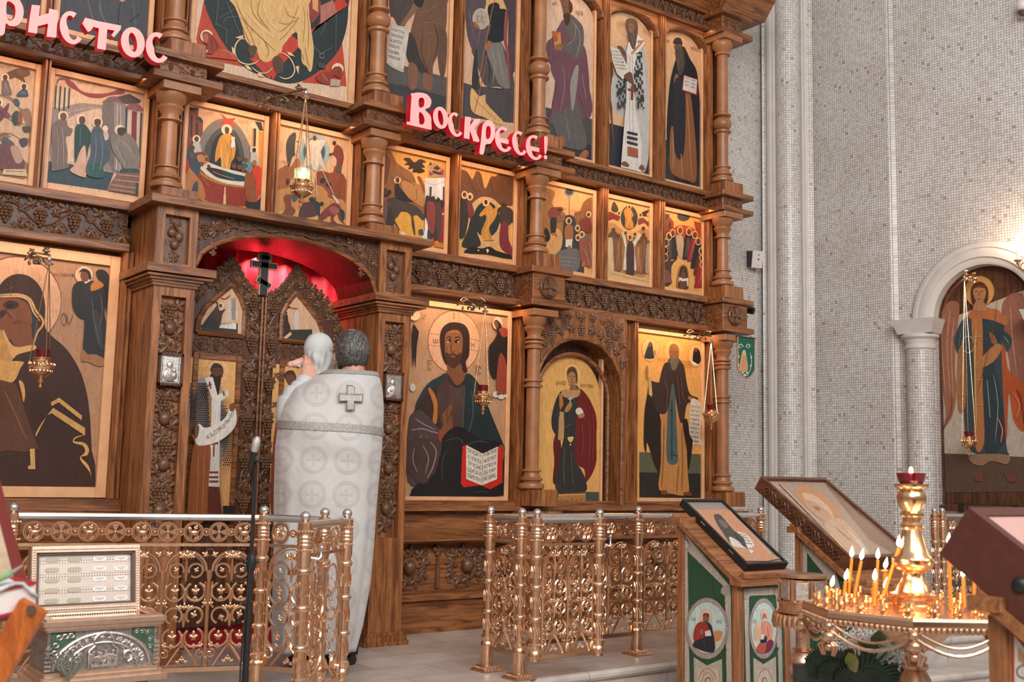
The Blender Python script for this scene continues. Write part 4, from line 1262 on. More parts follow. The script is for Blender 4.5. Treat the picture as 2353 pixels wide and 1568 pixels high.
icon('temple meeting scene icon with four haloed figures and a pink canopy', 1.470, 2.018, *FZ, 'd3ae8e', """
@ 0 120 2.56
P 3a4a50 285,640 420,660 670,710 630,815 275,765
S 8f7f78 300,350 360,330 470,300 610,310 690,290 720,340 720,700 640,700 400,640 300,650
S c9a890 380,420 440,370 540,340 600,350 600,600 520,690 400,640 385,520
L b08c78 8 330,400 420,350 520,330 610,330
P d8b898 400,440 440,430 440,640 400,650
P 6e6460 600,310 640,270 680,268 735,300 735,720 660,700 600,560
P 8a7e78 670,290 740,310 735,720 670,690
K c0b0a4 4 690,310 685,690
K c0b0a4 4 710,315 706,700
P 5a4a48 680,265 760,245 830,285 820,300 740,305
S 7a5a5c 600,300 640,265 690,262 690,280
P c0a898 745,330 838,350 820,700 745,640
S 8a5a5c 740,320 770,303 810,305 842,335 838,352 742,335
P 7a3438 775,345 805,350 800,560 770,540
P 2e4648 738,330 750,332 745,480 735,480
P 2e4648 825,355 836,357 822,680 812,680
K 2e4648 9 330,195 322,335
K 2e4648 9 356,200 346,345
K 2e4648 9 382,208 374,350
K 2e4648 9 408,212 402,330
L 7a5a5c 10 330,190 345,160 375,158 405,165 412,205
S 8a4148 385,158 430,180 480,230 560,245 640,240 690,222 730,230 722,245 650,252 590,268 520,262 450,225 400,195
P 8a2c2c 690,222 735,232 725,245 690,238
T 7a4e34 12 .15 455,182 150 СРѢТЕНІЕ ГОСПОДНЕ
H dcc2a6 c09a78 369,378 31,31
H dcc2a6 c09a78 478,400 32,34
H dcc2a6 c09a78 571,414 31,32
H dcc2a6 c09a78 617,452 17,19
H dcc2a6 c09a78 702,460 31,31
S 75645c 310,430 340,400 385,400 400,440 425,455 410,490 385,500 395,600 390,640 400,680 320,700 300,690 310,580 300,500
S 6b4a38 355,365 380,360 390,385 375,405 355,395
S 2c4640 440,450 465,425 500,430 535,480 540,495 520,560 500,640 470,580 440,650 435,560
S c9a088 470,580 500,560 505,720 480,735 410,700 440,660
S 5a3a28 466,385 490,380 500,405 485,430 465,415
S 4a5560 540,460 570,435 610,470 640,520 640,620 600,680 600,735 520,730 500,690 530,600 530,520
S 2f5650 520,690 560,650 610,700 600,740 530,735
S 5a3a28 555,398 585,398 590,420 575,440 555,430
S c0aa98 605,470 630,470 635,510 615,520
S 7c7268 650,500 700,480 760,485 810,560 820,640 800,700 730,690 700,640 660,580
S 3a4a48 710,690 810,690 800,725 720,715
S 4a3628 690,450 725,445 735,470 715,495 690,480
L a09488 4 690,510 750,560 800,640
L a09488 4 670,530 700,600 740,680
L a0928a 4 330,450 340,560 330,680
L a0928a 4 360,440 370,560 370,670
L 7a858c 4 560,480 560,600 540,700
L 7a858c 4 590,480 600,600 580,700
L 5a7068 4 470,450 465,560
P 7a5a50 690,712 828,715 825,848 630,815 650,770
K b08c74 6 690,722 820,735
K b08c74 6 668,752 815,770
K b08c74 6 650,782 812,805
K b08c74 5 640,808 805,830
P 3a4a50 795,770 808,772 806,842 793,838
""", group=G_F)
icon('reclining dark veiled woman on red draped bier, golden figure behind', 2.218, 2.748, *FZ, 'd9a97e', """
@ 330 150 4.48
P 7a4030 460,450 565,440 560,700 590,760 440,900
P 2e3436 458,430 565,440 565,465 490,470 465,450
P 8a4a36 480,480 530,500 530,760 470,800
P 2e3436 485,510 505,520 500,740 478,740
P 7a4030 530,560 612,580 605,740 560,800 540,700
P 2e3436 530,545 580,530 612,570 605,600
P 2e3436 540,590 560,600 558,720 540,710
P e0b48c 1100,600 1140,580 1235,680 1225,1300 1100,1250
P d88a2c 1185,680 1240,690 1225,1250 1180,1250
P 33302e 1145,580 1210,590 1240,680 1190,672
P 33302e 1130,650 1158,655 1150,860 1128,860
P d88a2c 1115,650 1130,655 1120,860 1105,850
S 7a7066 560,850 620,680 720,580 830,550 940,590 1040,720 1110,900 1150,1200 1100,1400 560,1300
S 4a4a46 620,900 670,760 760,660 850,640 950,690 1020,850 1040,1050 1030,1250 620,1200
S 2c2f30 690,900 730,760 800,700 880,690 940,760 980,900 1000,1100 700,1150
P b8402c 745,615 830,560 790,500 860,550 950,545 905,590 960,660 880,620 840,600
H ddc0a2 a07850 853,664 56,56
S 5a3a22 835,645 860,638 878,660 872,700 855,715 838,695
S c98a38 780,750 830,710 890,715 930,760 945,850 930,950 900,1000 880,1100 870,1070 800,1080 790,950 735,1000 740,880
L e0b068 8 800,800 800,950 820,1060
L e0b068 8 850,850 860,950 850,1060
L 9a6428 6 830,760 860,850 830,960
L 9a6428 6 890,760 900,900 880,1000
H ddc0a2 a07850 918,758 20,22
S c9cdc8 905,780 930,775 938,830 915,850 895,845
F b0aca0 540,765 24 540,900 100 ddc0a2 5a3a28
F b0aca0 1132,880 22 1140,1030 90 ddc0a2 5a3a28
E 3a2a20 1135,870 16,18
@ 330 330 4.48
P cfc4b6 560,250 650,190 800,250 1050,310 1040,400 1020,460 850,420 700,380
S 8a2f22 545,270 600,320 720,390 850,430 1020,455 1050,520 1050,660 900,650 750,625 560,545 555,400
S a8702c 560,260 600,300 720,370 850,415 1020,440 1018,460 850,435 700,395 580,320
S c98a38 545,540 640,590 760,620 900,648 1050,652 1050,675 890,675 740,640 560,570
H ddc0a2 a07850 660,240 38,40
S 5a3a22 645,225 670,220 685,245 675,265 655,255
S 35241e 640,265 680,250 780,270 900,310 945,345 930,385 850,375 740,345
S 24403e 800,290 920,315 1040,345 1040,390 930,385 860,350
L c9b098 4 700,290 800,330 930,370
S 3c464c 430,90 480,60 520,100 580,200 560,330 520,340 480,280 440,240
S a86c3c 440,250 490,280 540,340 600,420 630,560 560,560 520,420 480,540 440,480
S b03020 425,180 450,175 460,260 430,300
S 3c464c 510,420 550,400 550,520 520,560 470,560
S 7a3a3a 530,100 590,90 640,110 650,150 580,150
S b0764c 540,130 640,120 660,170 640,210 570,200
E 5a3a26 495,50 24,28
E 6b4430 490,130 24,26
E 6b4430 620,110 24,22
E 6b4430 645,165 22,22
E 6b4430 590,215 24,22
S 8a4a2c 1040,320 1080,290 1150,330 1170,440 1150,600 1060,600 1030,450
S c83c1c 1150,230 1210,270 1220,350 1190,500 1150,600 1150,400 1110,280
S 6a7a78 1000,200 1050,190 1110,210 1100,300 1040,280
S 2e5a4c 1000,210 1050,215 1060,250 1000,250
E 6b4430 975,165 24,26
E 6b4430 1040,175 24,26
E 6b4430 920,240 24,26
E 6b4430 975,250 24,26
E 6b4430 1015,275 22,24
E 8a6a4c 1130,205 24,30
P 2a2a2a 1040,600 1150,610 1210,560 1205,720 1050,690
P cfa878 820,450 834,450 838,640 806,640
E d8b080 823,560 14,30
L c09060 5 590,350 640,420 665,445
T 8a5a34 24 .1 640,-300 70 УСПЕНІЕ
T 8a5a34 24 .12 955,-222 110 ПРЕСВ.БОГОР
""", group=G_F)
icon('mountain scene icon with pale figure in a blue oval and star', 2.792, 3.328, *FZ, 'd6a67c', """
@ 600 250 4.48
S 9a5c30 150,680 220,600 265,580 300,600 330,560 360,510 400,540 390,620 300,760 290,1000 140,1000
S 8a4a2a 560,700 620,640 700,660 740,650 760,590 830,660 870,720 890,830 890,1300 560,1100
S b8824c 150,900 250,820 420,790 600,790 680,860 700,920 880,980 890,1400 140,1400
S c99860 160,1080 300,1060 500,1040 700,1060 880,1140 890,1400 140,1400
E 93a09c 545,445 165,190
E 6f8480 545,445 120,150
E 3e5458 545,445 108,135
P cfb8a0 430,270 500,330 540,310 660,330 600,400 660,640 590,560 480,590 420,640 470,440
P c0b4a4 600,320 665,325 600,470 560,500
S 46423e 300,270 340,250 360,280 350,350 345,440 350,480 320,500 290,600 270,560 255,420 265,330
E 4a3226 340,265 18,22
E 5a3a28 372,338 12,6
S 7a4030 750,400 780,370 830,410 850,500 830,600 820,650 770,620 775,520 730,470 700,480 705,460 740,450
O b8834c 4 757,348 30,32
E 3a261c 752,355 18,24
P 2c3a3a 695,470 735,460 725,480 705,492
O b8834c 4 552,300 30,36
E 4a2c1e 549,305 17,28
S cdbba8 520,350 560,330 600,370 610,480 590,600 560,640 520,600 515,420
L a08c78 4 545,380 550,500 540,600
L e0d4c4 5 570,380 585,500 565,610
P 4a5a50 765,620 815,620 805,655 770,650
E 2c3436 630,740 26,26
E 2c3436 690,780 26,22
E 2c3436 620,980 20,22
E 2c3436 270,750 16,30
K b0a8a0 9 560,690 568,900
K b0a8a0 9 625,640 745,890
P cfb8a0 720,890 750,900 800,960 790,1000
@ 600 380 4.48
S 7a4632 230,330 280,300 300,330 310,420 350,470 300,530 210,535 210,500 250,440
S 4a5258 300,300 350,310 375,340 330,375
S 55383a 420,400 500,380 570,390 590,470 560,520 430,540 380,520
S 30383e 490,340 530,330 560,370 600,400 595,540 570,480 540,420 500,375
S 7a3a36 600,510 680,430 740,390 800,410 820,470 830,560 860,610 800,560 780,500 740,560 820,640 720,620 710,520 640,560 580,600
S 9a5650 690,450 740,425 800,460 790,500 730,500
S 33403c 800,450 850,480 850,560 820,560
K 6a4a30 4 370,580 600,580
E 5a3a26 545,350 16,18
T 9a6a34 26 .15 205,-20 95 ПРЕОБР
""", group=G_F)
icon('procession scene icon with rider on dark donkey, palm tree and white towers', 3.532, 4.07, *FZ, 'd99e50', """
@ 840 300 4.48
S 8a5a38 180,210 260,215 330,340 480,440 530,560 600,600 600,900 160,900 180,500
S 6b452e 190,260 250,300 240,450 190,560
S b07a48 380,520 560,560 600,620 600,780 480,720 400,650
L 5a3c28 5 300,420 380,500 480,540
L 5a3c28 5 350,440 440,520 520,570
L 5a3c28 5 520,600 530,700 500,720
P cfc6bc 610,490 830,500 830,800 610,760
P ddd5cb 730,490 830,490 830,780 740,720
P 3a3a3a 658,580 680,580 675,690 655,690
P 3a3a3a 795,580 812,580 808,760 792,750
L b0a49a 5 610,520 700,560 830,520
P b08868 640,370 700,330 780,380 810,420 810,480 650,480
P 3a3330 650,355 668,320 685,358
P 3a3330 690,390 735,360 770,395 730,410
P 3a3330 685,410 790,440 770,460 690,440
P 8a4030 650,420 700,450 660,470
P 8a4030 760,430 800,400 790,470
S 8a4a30 530,480 560,480 600,560 610,640 590,630 570,560
S 2a2320 390,290 450,285 500,330 560,295 620,325 580,340 610,380 570,385 610,420 550,440 520,430 480,430 490,390 440,400 450,360 395,350 430,330
@ 860 440 4.48
P d89a40 190,210 500,220 560,500 220,470
S 4a3d34 130,80 200,65 290,100 420,150 500,230 520,280 490,300 440,250 400,260 410,340 420,440 405,450 380,330 370,250 290,200 240,260 210,300 260,390 245,395 200,330 190,300 130,150
S 8a4438 85,100 130,110 140,250 130,300 85,280
S 3a322c 90,200 130,150 180,200 200,400 180,410 90,310
E 3a2c24 120,30 30,30
E 4a3a2e 100,0 34,34
E 3a2c24 150,10 24,26
H dcae7c a07038 233,-115 38,40
S 2c2a2c 210,-60 240,-80 260,-40 310,20 360,80 400,110 300,100 250,80 215,60
E 4a2e1e 235,-112 18,26
S 6a4a4a 80,120 130,130 120,300 80,320
S 3c3632 520,90 560,50 640,90 720,110 725,300 640,500 520,500
S 8a4038 540,130 590,110 620,150 625,300 600,440 545,360
S 8f2e2c 690,190 725,180 725,580 655,500 670,300
S 55423a 630,100 680,110 680,400 640,500
E 4a3022 550,75 18,20
E 4a3022 600,70 18,20
E 4a3022 650,95 18,20
E 4a3022 690,115 18,20
E d8a27a 700,235 10,14
S e0d6ca 515,280 545,360 535,510 515,505
S d0c8bc 480,420 510,415 530,505 490,490
S cfc4b6 270,420 300,420 320,465 270,460
S 4a4a4e 450,400 490,395 500,450 460,450
S 2e4a50 540,410 560,400 565,505 540,505
S b03a20 580,480 600,480 610,545 575,545
P c07a30 610,520 720,540 720,590 610,570
T 8a5a2c 20 .12 165,-140 90 ВХОДЪ ВЪ
""", group=G_F)
icon('cave scene icon with golden robed figure in dark oval raising others', 4.118, 4.652, *FZ, 'd9a05a', """
@ 840 300 4.48
S 6b452e 955,420 1000,405 1050,430 1100,500 1140,420 1190,450 1230,600 1290,480 1344,470 1420,400 1500,480 1550,500 1545,760 1330,760 955,740
L 8a5c3c 6 1000,430 1010,550 1080,650
L 8a5c3c 6 1140,440 1160,560 1230,650
L 4a3022 6 1060,450 1090,560 1150,650
L 4a3022 6 1290,500 1300,600 1340,680
L 8a5c3c 6 1400,430 1440,560 1500,640
@ 860 440 4.48
S d0a06a 980,180 1060,80 1140,55 1240,90 1320,200 1330,380 1280,520 1180,600 1060,560 960,420
E 2e3634 1155,290 135,185
S c8883a 1080,240 1130,180 1180,130 1230,180 1260,130 1262,230 1230,300 1180,380 1210,480 1200,510 1110,490 1105,400 1150,290 1140,240 1100,260
L e0ae60 6 1160,200 1180,300 1140,420
L e0ae60 6 1200,200 1210,280
L 94602a 5 1130,330 1120,470
L 94602a 5 1180,390 1190,490
H dcb284 a87038 1146,115 37,42
E 4a2e1e 1146,112 17,25
S 3a3430 880,90 920,70 950,110 970,250 930,460 870,470 870,250
S 7a3a34 960,110 1000,120 1030,250 980,280 960,200
S 33302c 1000,260 1080,250 1050,400 1090,560 900,570 960,400
H dcb284 a87038 925,38 34,42
H dcb284 a87038 980,55 34,42
E 5a3a26 925,35 18,24
E 5a3a26 980,60 16,22
E 4a3022 1330,150 30,30
E 4a3022 1290,190 24,26
S 4a3a30 1290,200 1345,160 1420,200 1410,320 1350,360 1290,330
S 7a3438 1300,340 1370,330 1380,500 1450,650 1400,660 1290,560
S 2c3430 1420,210 1450,260 1440,330 1400,300
S 262422 930,610 1000,570 1100,590 1180,570 1250,610 1340,640 1420,670 1480,700 1340,690 1150,650 940,640
P d8d0c4 1145,605 1160,590 1175,610 1160,640
P d8d0c4 1055,605 1075,600 1068,620
K 6a4a2c 4 1120,510 1230,505
""", group=G_F)
icon('river scene icon with bare-chested figure standing in dark water', 4.83, 5.392, *FZ, 'd9a066', """
@ 1140 360 4.48
S 9a6a3e 480,340 540,330 605,370 580,470 600,520 680,560 720,610 700,700 690,900 600,1000 480,1000 380,500
S 8a5a36 800,600 860,560 900,470 970,420 1000,460 1005,600 1010,900 820,900
S c9935a 560,800 640,740 690,860 660,1000 600,1060 480,1000
L 6a4428 6 520,370 560,400 540,500
L 6a4428 6 900,480 950,450 990,480
L 6a4428 6 840,600 900,560
E 6f7a80 752,365 50,44
E 2e3436 752,362 36,32
K 8a6a4a 8 752,410 750,600
S 3c3c40 700,630 800,620 830,760 850,900 900,1100 870,1400 600,1180 640,1000 680,900
S 7a4030 535,580 560,530 640,520 680,530 660,600 640,660 560,640
S 2e2c2c 560,640 620,640 610,780 600,800 565,790
S 8a5a38 630,620 700,600 700,650 640,680
E 4a3022 660,545 26,24
S a06c42 565,790 620,790 625,830 600,810
E dcae78 744,663 32,36
E 4a2e1e 746,665 18,26
S 94603a 710,720 740,700 785,720 790,800 780,880 720,880 700,800
P cfc6bb 712,855 782,850 775,940 710,930
S 94603a 730,940 765,930 755,1100 740,1100
@ 1140 500 4.48
S 6a6462 610,380 700,330 850,340 830,555 600,520
L 9a9490 4 620,420 700,410 830,430
L 9a9490 4 620,460 700,450 830,470
L 9a9490 4 610,500 700,490 825,510
H dcae78 a86c30 948,-30 28,34
H dcae78 a86c30 833,112 28,36
H dcae78 a86c30 878,176 30,38
H dcae78 a86c30 836,210 28,38
E 5a3a26 945,-28 15,20
E 5a3a26 833,112 15,20
E 5a3a26 876,176 15,20
E 5a3a26 836,210 15,20
S 7a3a30 870,20 930,0 970,40 975,150 880,140 860,80
S 4a6a78 890,200 940,210 940,300 900,300
S 8a5240 850,230 900,220 990,260 1000,400 970,520 880,470 850,380
L b8907a 5 900,320 930,400 950,500
L b8907a 5 950,250 970,350 980,450
P b8602c 870,470 915,440 905,500 870,515
S 2a2622 490,130 520,120 550,210 510,250
L 3a2a1e 5 500,100 510,250
T a8743c 20 .15 640,-90 80 БОГОЯВЛ
T a8743c 20 .15 770,-60 80 ЕНІЕ ГД
""", group=G_F)
icon('ascending golden figure in dark oval held by two angels above crowd', 5.463, 5.978, *FZ, 'd9a064', """
@ 1400 430 4.48
S b88450 -50,430 40,370 110,420 200,480 330,440 440,480 440,900 -50,900
E 2f3434 205,318 88,125
S b87a34 160,230 205,210 250,290 230,320 250,380 240,430 165,420 165,330 150,260
L dca858 6 190,250 200,330 180,410
L dca858 6 220,250 215,330 230,410
H dcae74 a06a30 205,205 22,24
E 5a3622 205,207 13,17
S 7a2e28 -40,300 0,255 60,280 110,300 90,350 40,330 -20,350
S 3a2a22 20,240 45,150 90,220 80,260
S 7a3a28 300,330 350,320 400,360 440,320 410,410 360,370 300,390
S 3a2a22 320,270 410,235 380,290 410,300 350,300
H dcae74 a06a30 95,270 20,24
H dcae74 a06a30 318,288 20,24
E 5a3622 97,270 12,16
E 5a3622 318,288 12,16
F 55402f 40,440 26 30,850 100 - 5a3a26 7a6048
F 7a5034 90,500 24 80,860 80 - 5a3a26 9a7050
F 6a4434 350,490 24 360,880 100 - 5a3a26 8a6448
F 8a5a3c 290,560 26 290,880 90 - 6b4430 b08058
F a8906c 410,560 24 410,880 90 - 6b4430 c8b088
F c8a880 -10,500 24 -10,860 100 - 6b4430 d8bc94
P c9bca8 110,450 160,520 165,600 240,560 300,470 320,500 250,620 270,860 130,860 150,620
H dcae74 a06a30 155,475 28,32
H dcae74 a06a30 255,490 28,32
H dcae74 a06a30 202,520 30,38
E 5a3a26 157,477 15,20
E 5a3a26 253,490 15,20
S 4a3432 170,610 205,560 240,600 245,760 235,1010 175,1000 165,760
E 6b4430 202,522 16,24
@ 1400 530 4.48
S c9a878 -50,400 150,450 440,520 440,560 -50,480
L 7a5a34 4 0,440 200,490 430,540
E 3a3a24 340,-20 18,18
""", group=G_F)
icon('semicircle of seated haloed figures above dark arch, rightmost of middle tier', 6.06, 6.565, *FZ, 'd99a50', """
@ 1400 430 4.48
P 8a4028 550,330 600,280 665,360 660,440 550,560
P 3a3c3a 548,330 580,275 625,285 580,350
P 3a302c 617,360 632,345 635,425 615,425
P 9a4426 870,350 980,380 980,640 900,500
E 3a3c3c 765,300 66,52
S a8482a 560,600 600,500 680,410 770,395 880,440 950,560 980,700 860,740 760,720 640,760 550,720
S dca660 640,720 700,680 760,650 830,720 860,900 860,1060 620,1060
S 55302c 550,760 640,760 700,740 640,820 630,1000 550,1000
F 4a4038 720,455 22 700,700 80 - 5a3a26 b0a090
F 33302e 650,480 22 650,740 90 - 5a3a26
F 4a403a 605,510 22 600,740 80 - 5a3a26 7a6a58
F 3a302c 575,580 22 580,760 80 - 5a3a26
F 55403a 565,660 22 580,850 80 - 5a3a26
F 4a3a34 565,730 22 580,900 80 - 5a3a26
F b89a78 715,470 22 740,720 60 - 5a3a26
F 2f2c2c 810,470 24 790,740 80 - 5a3a26 6a5c50
F 8a2e30 868,500 22 830,760 70 - 5a3a26 b05a50
F 2f3032 905,560 22 870,830 80 - 5a3a26
F 6a3428 935,670 22 900,900 80 - 5a3a26
F 8a3a2a 945,735 22 920,960 90 - 5a3a26
F 9a3030 945,810 22 920,1030 110 - 5a3a26 b86048
O dcb07c 10 720,448 26,38
O dcb07c 10 643,478 26,38
O dcb07c 10 605,510 26,38
O dcb07c 10 575,575 26,38
O dcb07c 10 568,655 26,36
O dcb07c 10 568,728 26,36
O dcb07c 10 810,462 26,38
O dcb07c 10 870,495 26,38
O dcb07c 10 905,562 26,36
O dcb07c 10 938,663 26,36
O dcb07c 10 945,733 26,36
O dcb07c 10 948,803 26,36
@ 1400 530 4.48
S b8702c 690,600 690,470 710,380 750,350 790,380 805,470 800,610
S 33302c 700,600 700,480 718,390 750,366 782,390 795,470 795,600
S 6a4030 715,500 735,420 765,420 785,500 780,600 715,600
P d8d0c4 698,540 705,480 750,500 800,490 802,570 790,580 785,520 745,525 712,515
S 7a5044 550,420 600,420 635,540 600,540 560,540
E 5a3a26 752,405 14,20
""", group=G_F)
# --- upper tier
DZ = (3.335, 4.63)
icon('upper icon of seated figure in pale gold robes on red and dark star', 2.21, 3.322, 3.25, 4.63, 'd3b398', """
@ 340 0 4.48
P b04430 595,-60 570,30 495,400 530,610 740,640 980,690 900,500 780,300
@ 640 0 4.48
P b04430 780,-60 655,420 700,890 240,850 300,760 500,600
P b04430 -760,-300 -500,500 400,300 760,-300
@ 340 0 4.48
S 2c3434 580,-30 640,200 760,420 900,610 1050,730 1220,800 1420,860 1600,830 1800,700 1960,520 2040,300 2060,60 2020,-300 1400,-500 700,-300
@ 640 0 4.48
P b83c30 640,-60 712,55 200,400 -100,700 -60,830 60,640 340,340
P b83c30 -300,600 -90,820 -60,700 60,620 200,420 60,300
S 8a3a38 280,20 420,0 430,130 340,240 330,180
P a86a5c 430,60 560,0 600,130 430,250
@ 340 0 4.48
S cfa66e 850,-50 900,80 960,240 1000,400 1050,470 1130,560 1160,620 1220,590 1340,560 1380,500 1344,300 1344,-60
@ 640 0 4.48
S cfa66e -300,-60 290,-60 310,60 320,190 360,480 362,520 345,700 318,740 290,690 240,640 230,520 200,480 180,330 60,450 0,550 -120,640 -200,540
P c99a5e 345,0 405,0 405,130 350,90
L 8f6a3a 7 250,60 270,200 250,450
L 8f6a3a 7 290,100 310,300 300,520
L 8f6a3a 7 200,60 150,200 60,300 0,330
L 8f6a3a 7 210,180 100,330 0,420
L 8f6a3a 6 60,60 100,160 210,190
L 8f6a3a 7 0,230 90,250 200,200
L 8f6a3a 7 270,480 290,600 318,700
L 8f6a3a 6 240,560 260,620
@ 340 0 4.48
L 8f6a3a 7 900,0 960,150 1080,330
L 8f6a3a 7 950,180 1100,330 1300,520
L 8f6a3a 7 1000,240 1080,420 1140,600
L 8f6a3a 7 1150,0 1130,150 1260,330
L 8f6a3a 7 1180,400 1240,520 1220,590
L 8f6a3a 6 1060,0 1080,140 1200,280
L 8f6a3a 6 960,260 1050,460
L e0c090 9 1000,120 1150,280 1300,400
L e0c090 9 1180,60 1240,220 1344,330
S 55402f 1030,490 1080,470 1120,500 1090,580 1060,600 1035,560
S 55402f 1285,600 1340,580 1390,640 1380,740 1330,760 1290,680
L 6a7a7c 3 1000,500 1180,640 1320,800
L d9b48c 13 1000,405 940,410 895,470 890,550 930,630 1010,665 1090,655 1140,620
L d9b48c 10 1060,690 1130,745 1210,755 1280,700
P d9b48c 890,390 975,365 975,395 930,400
P d9b48c 855,480 885,510 880,580 862,540
P d9b48c 985,675 1030,680 1070,730 1020,715
P d9b48c 1115,760 1150,755 1205,800 1130,790
@ 640 0 4.48
L d9b48c 12 0,545 70,565 130,630 160,720 130,790 60,815 0,790
P d9b48c 80,535 120,545 165,590 100,570
P d9b48c 170,690 205,680 200,770 185,740
@ 340 0 4.48
H e0c4a4 9a5a3a 597,378 66,68
S 8a3a2c 555,350 600,330 660,370 720,450 740,500 660,555 610,550 605,470 570,440
E a8624a 590,395 28,50
S a84a30 660,560 740,500 820,520 920,620 740,605 600,590
L 5a241c 5 610,360 650,450 640,530
L 5a241c 5 650,380 700,460 690,530
L d08a68 5 740,520 830,540 890,620
P cfc0ac 515,515 610,520 600,550 515,540
@ 640 0 4.48
H e0c4a4 9a5a3a 600,715 62,62
S 8a3a2c 380,790 450,750 530,740 560,700 620,690 650,740 630,810 560,780 540,850 580,880 470,870 400,840
P b0988a 530,815 630,830 625,890 520,890
L 5a241c 6 600,720 615,790
L d08a68 5 440,770 500,840
K 7a8484 3 585,150 580,540
K 7a8484 3 420,370 480,260 460,230
L 7a8484 3 440,560 460,540 550,490
O 9aa4a2 4 437,580 22,26
K 7a8484 3 350,470 420,560
P 3f4848 400,650 470,660 470,720 400,700
@ 340 0 4.48
K 7a8484 3 715,10 690,270
K 7a8484 3 690,250 800,310 795,450
L 7a8484 3 760,250 800,190 920,180
K 7a8484 3 800,20 940,360
K 7a8484 3 715,200 900,90
""", group=G_D, mg=.045)
S_D3 = """
@ 850 0 4.48
P 55504e 150,640 400,690 800,800 795,1200 150,1000
P 3c3c3e 150,850 400,890 800,1000 795,1300 150,1200
S 4a3f3a 215,-60 440,-60 450,60 360,200 300,280 240,180 210,160
S 6a4c3a 440,-60 800,-60 795,40 780,300 700,560 650,680 640,820 560,760 470,560 430,480 420,320 470,100
S 3a332f 360,470 400,330 470,420 520,600 640,810 560,770 420,680 370,560
S 5f4636 700,300 790,340 780,700 740,810 700,640
S 7a5540 400,650 490,700 480,900 400,900
S 7a5540 550,750 640,800 630,930 550,900
S 7a5a46 450,40 490,90 380,230 340,300 300,290 320,240 400,120
S 2c2a2a 450,-60 560,-60 540,60 500,75 460,40
L 8a6a50 6 480,130 600,110 700,40
L 8a6a50 6 540,240 650,230 760,260
L 8a6a50 6 560,360 620,340 660,380
L 3e2c22 6 540,370 530,560 600,720
L 3e2c22 6 660,240 700,420 660,600
L 8a6a50 6 610,420 590,640
P bfb5aa 215,250 408,290 340,740 170,640
S b0a69a 165,630 250,670 340,720 330,745 200,680
L 9a9086 6 210,265 400,300
T 4a3830 30 .28 215,315 130 ПОКАЙТЕСЯ
T 4a3830 30 .28 208,370 130 ПРИБЛИЖИ
T 4a3830 30 .28 200,425 125 СѦ ЦАРСТВО
T 4a3830 30 .28 195,480 110 НЕБЕСНО
T 4a3830 30 .28 188,540 110 СЕКИРА
T 4a3830 30 .28 185,595 120 ПРИ КОР
"""
icon('upper icon of bare-armed robed figure letting down a scroll, above red letters', 3.50, 4.063, *DZ, 'c9a084', S_D3, group=G_D)
icon('upper icon of winged figure holding clear disc and staff', 4.118, 4.642, *DZ, 'cba286', """
@ 850 0 4.48
P 4a4646 930,840 1060,880 1344,920 1600,960 1600,1300 930,1200
S c9a070 1070,-60 1344,-60 1540,60 1560,300 1400,330 1200,160 1170,80
S 55484a 950,-60 1170,-60 1180,100 1060,210 1130,300 1230,260 1240,420 1110,480 1050,510 1000,350 985,200
S 4e4848 1050,500 1230,430 1340,420 1420,600 1480,800 1520,1020 1344,900 1180,880 1100,650
S 74706a 1200,480 1340,430 1400,640 1440,900 1330,870 1260,700
S 33322f 1070,600 1100,510 1110,700 1130,900 1050,890
S 25282a 1220,60 1290,25 1330,50 1340,90 1400,100 1420,200 1390,400 1270,440 1210,400 1240,300 1215,150
@ 1100 0 4.48
S 4f4044 240,-60 380,-60 385,100 380,400 370,700 385,750 360,740 320,850 300,700 300,400 300,150
S 8a4a48 270,130 295,170 290,440 310,540 320,840 300,760 280,540 255,400
@ 850 0 4.48
E a89888 1140,195 82,105
O d8cabc 5 1140,195 82,105
T 6a5a50 70 .1 1095,230 80 ІС ХС
S 8a5c42 1060,240 1080,225 1130,290 1110,300 1075,285
S 9a6244 1175,500 1215,425 1250,440 1225,515
L a86a4a 8 1280,0 1240,180 1170,540 1110,900
L 9a948c 7 1240,500 1280,650 1260,880
L 9a948c 7 1300,470 1340,650 1380,870
L 2e2c2c 6 1180,520 1230,700 1220,860
L 7a6a6c 6 1000,60 1040,250 1080,450
L 7a6a6c 6 1130,320 1100,470
@ 800 0 2.8
S cfa26a 790,570 840,620 880,610 890,670 1000,790 960,800 880,760 790,710
L 8a5a30 3 800,620 860,690 960,780
L 9a5a3c 5 895,330 850,560 805,750
S 3c3a3a 820,900 1080,930 1080,1000 820,1000
""", group=G_D)
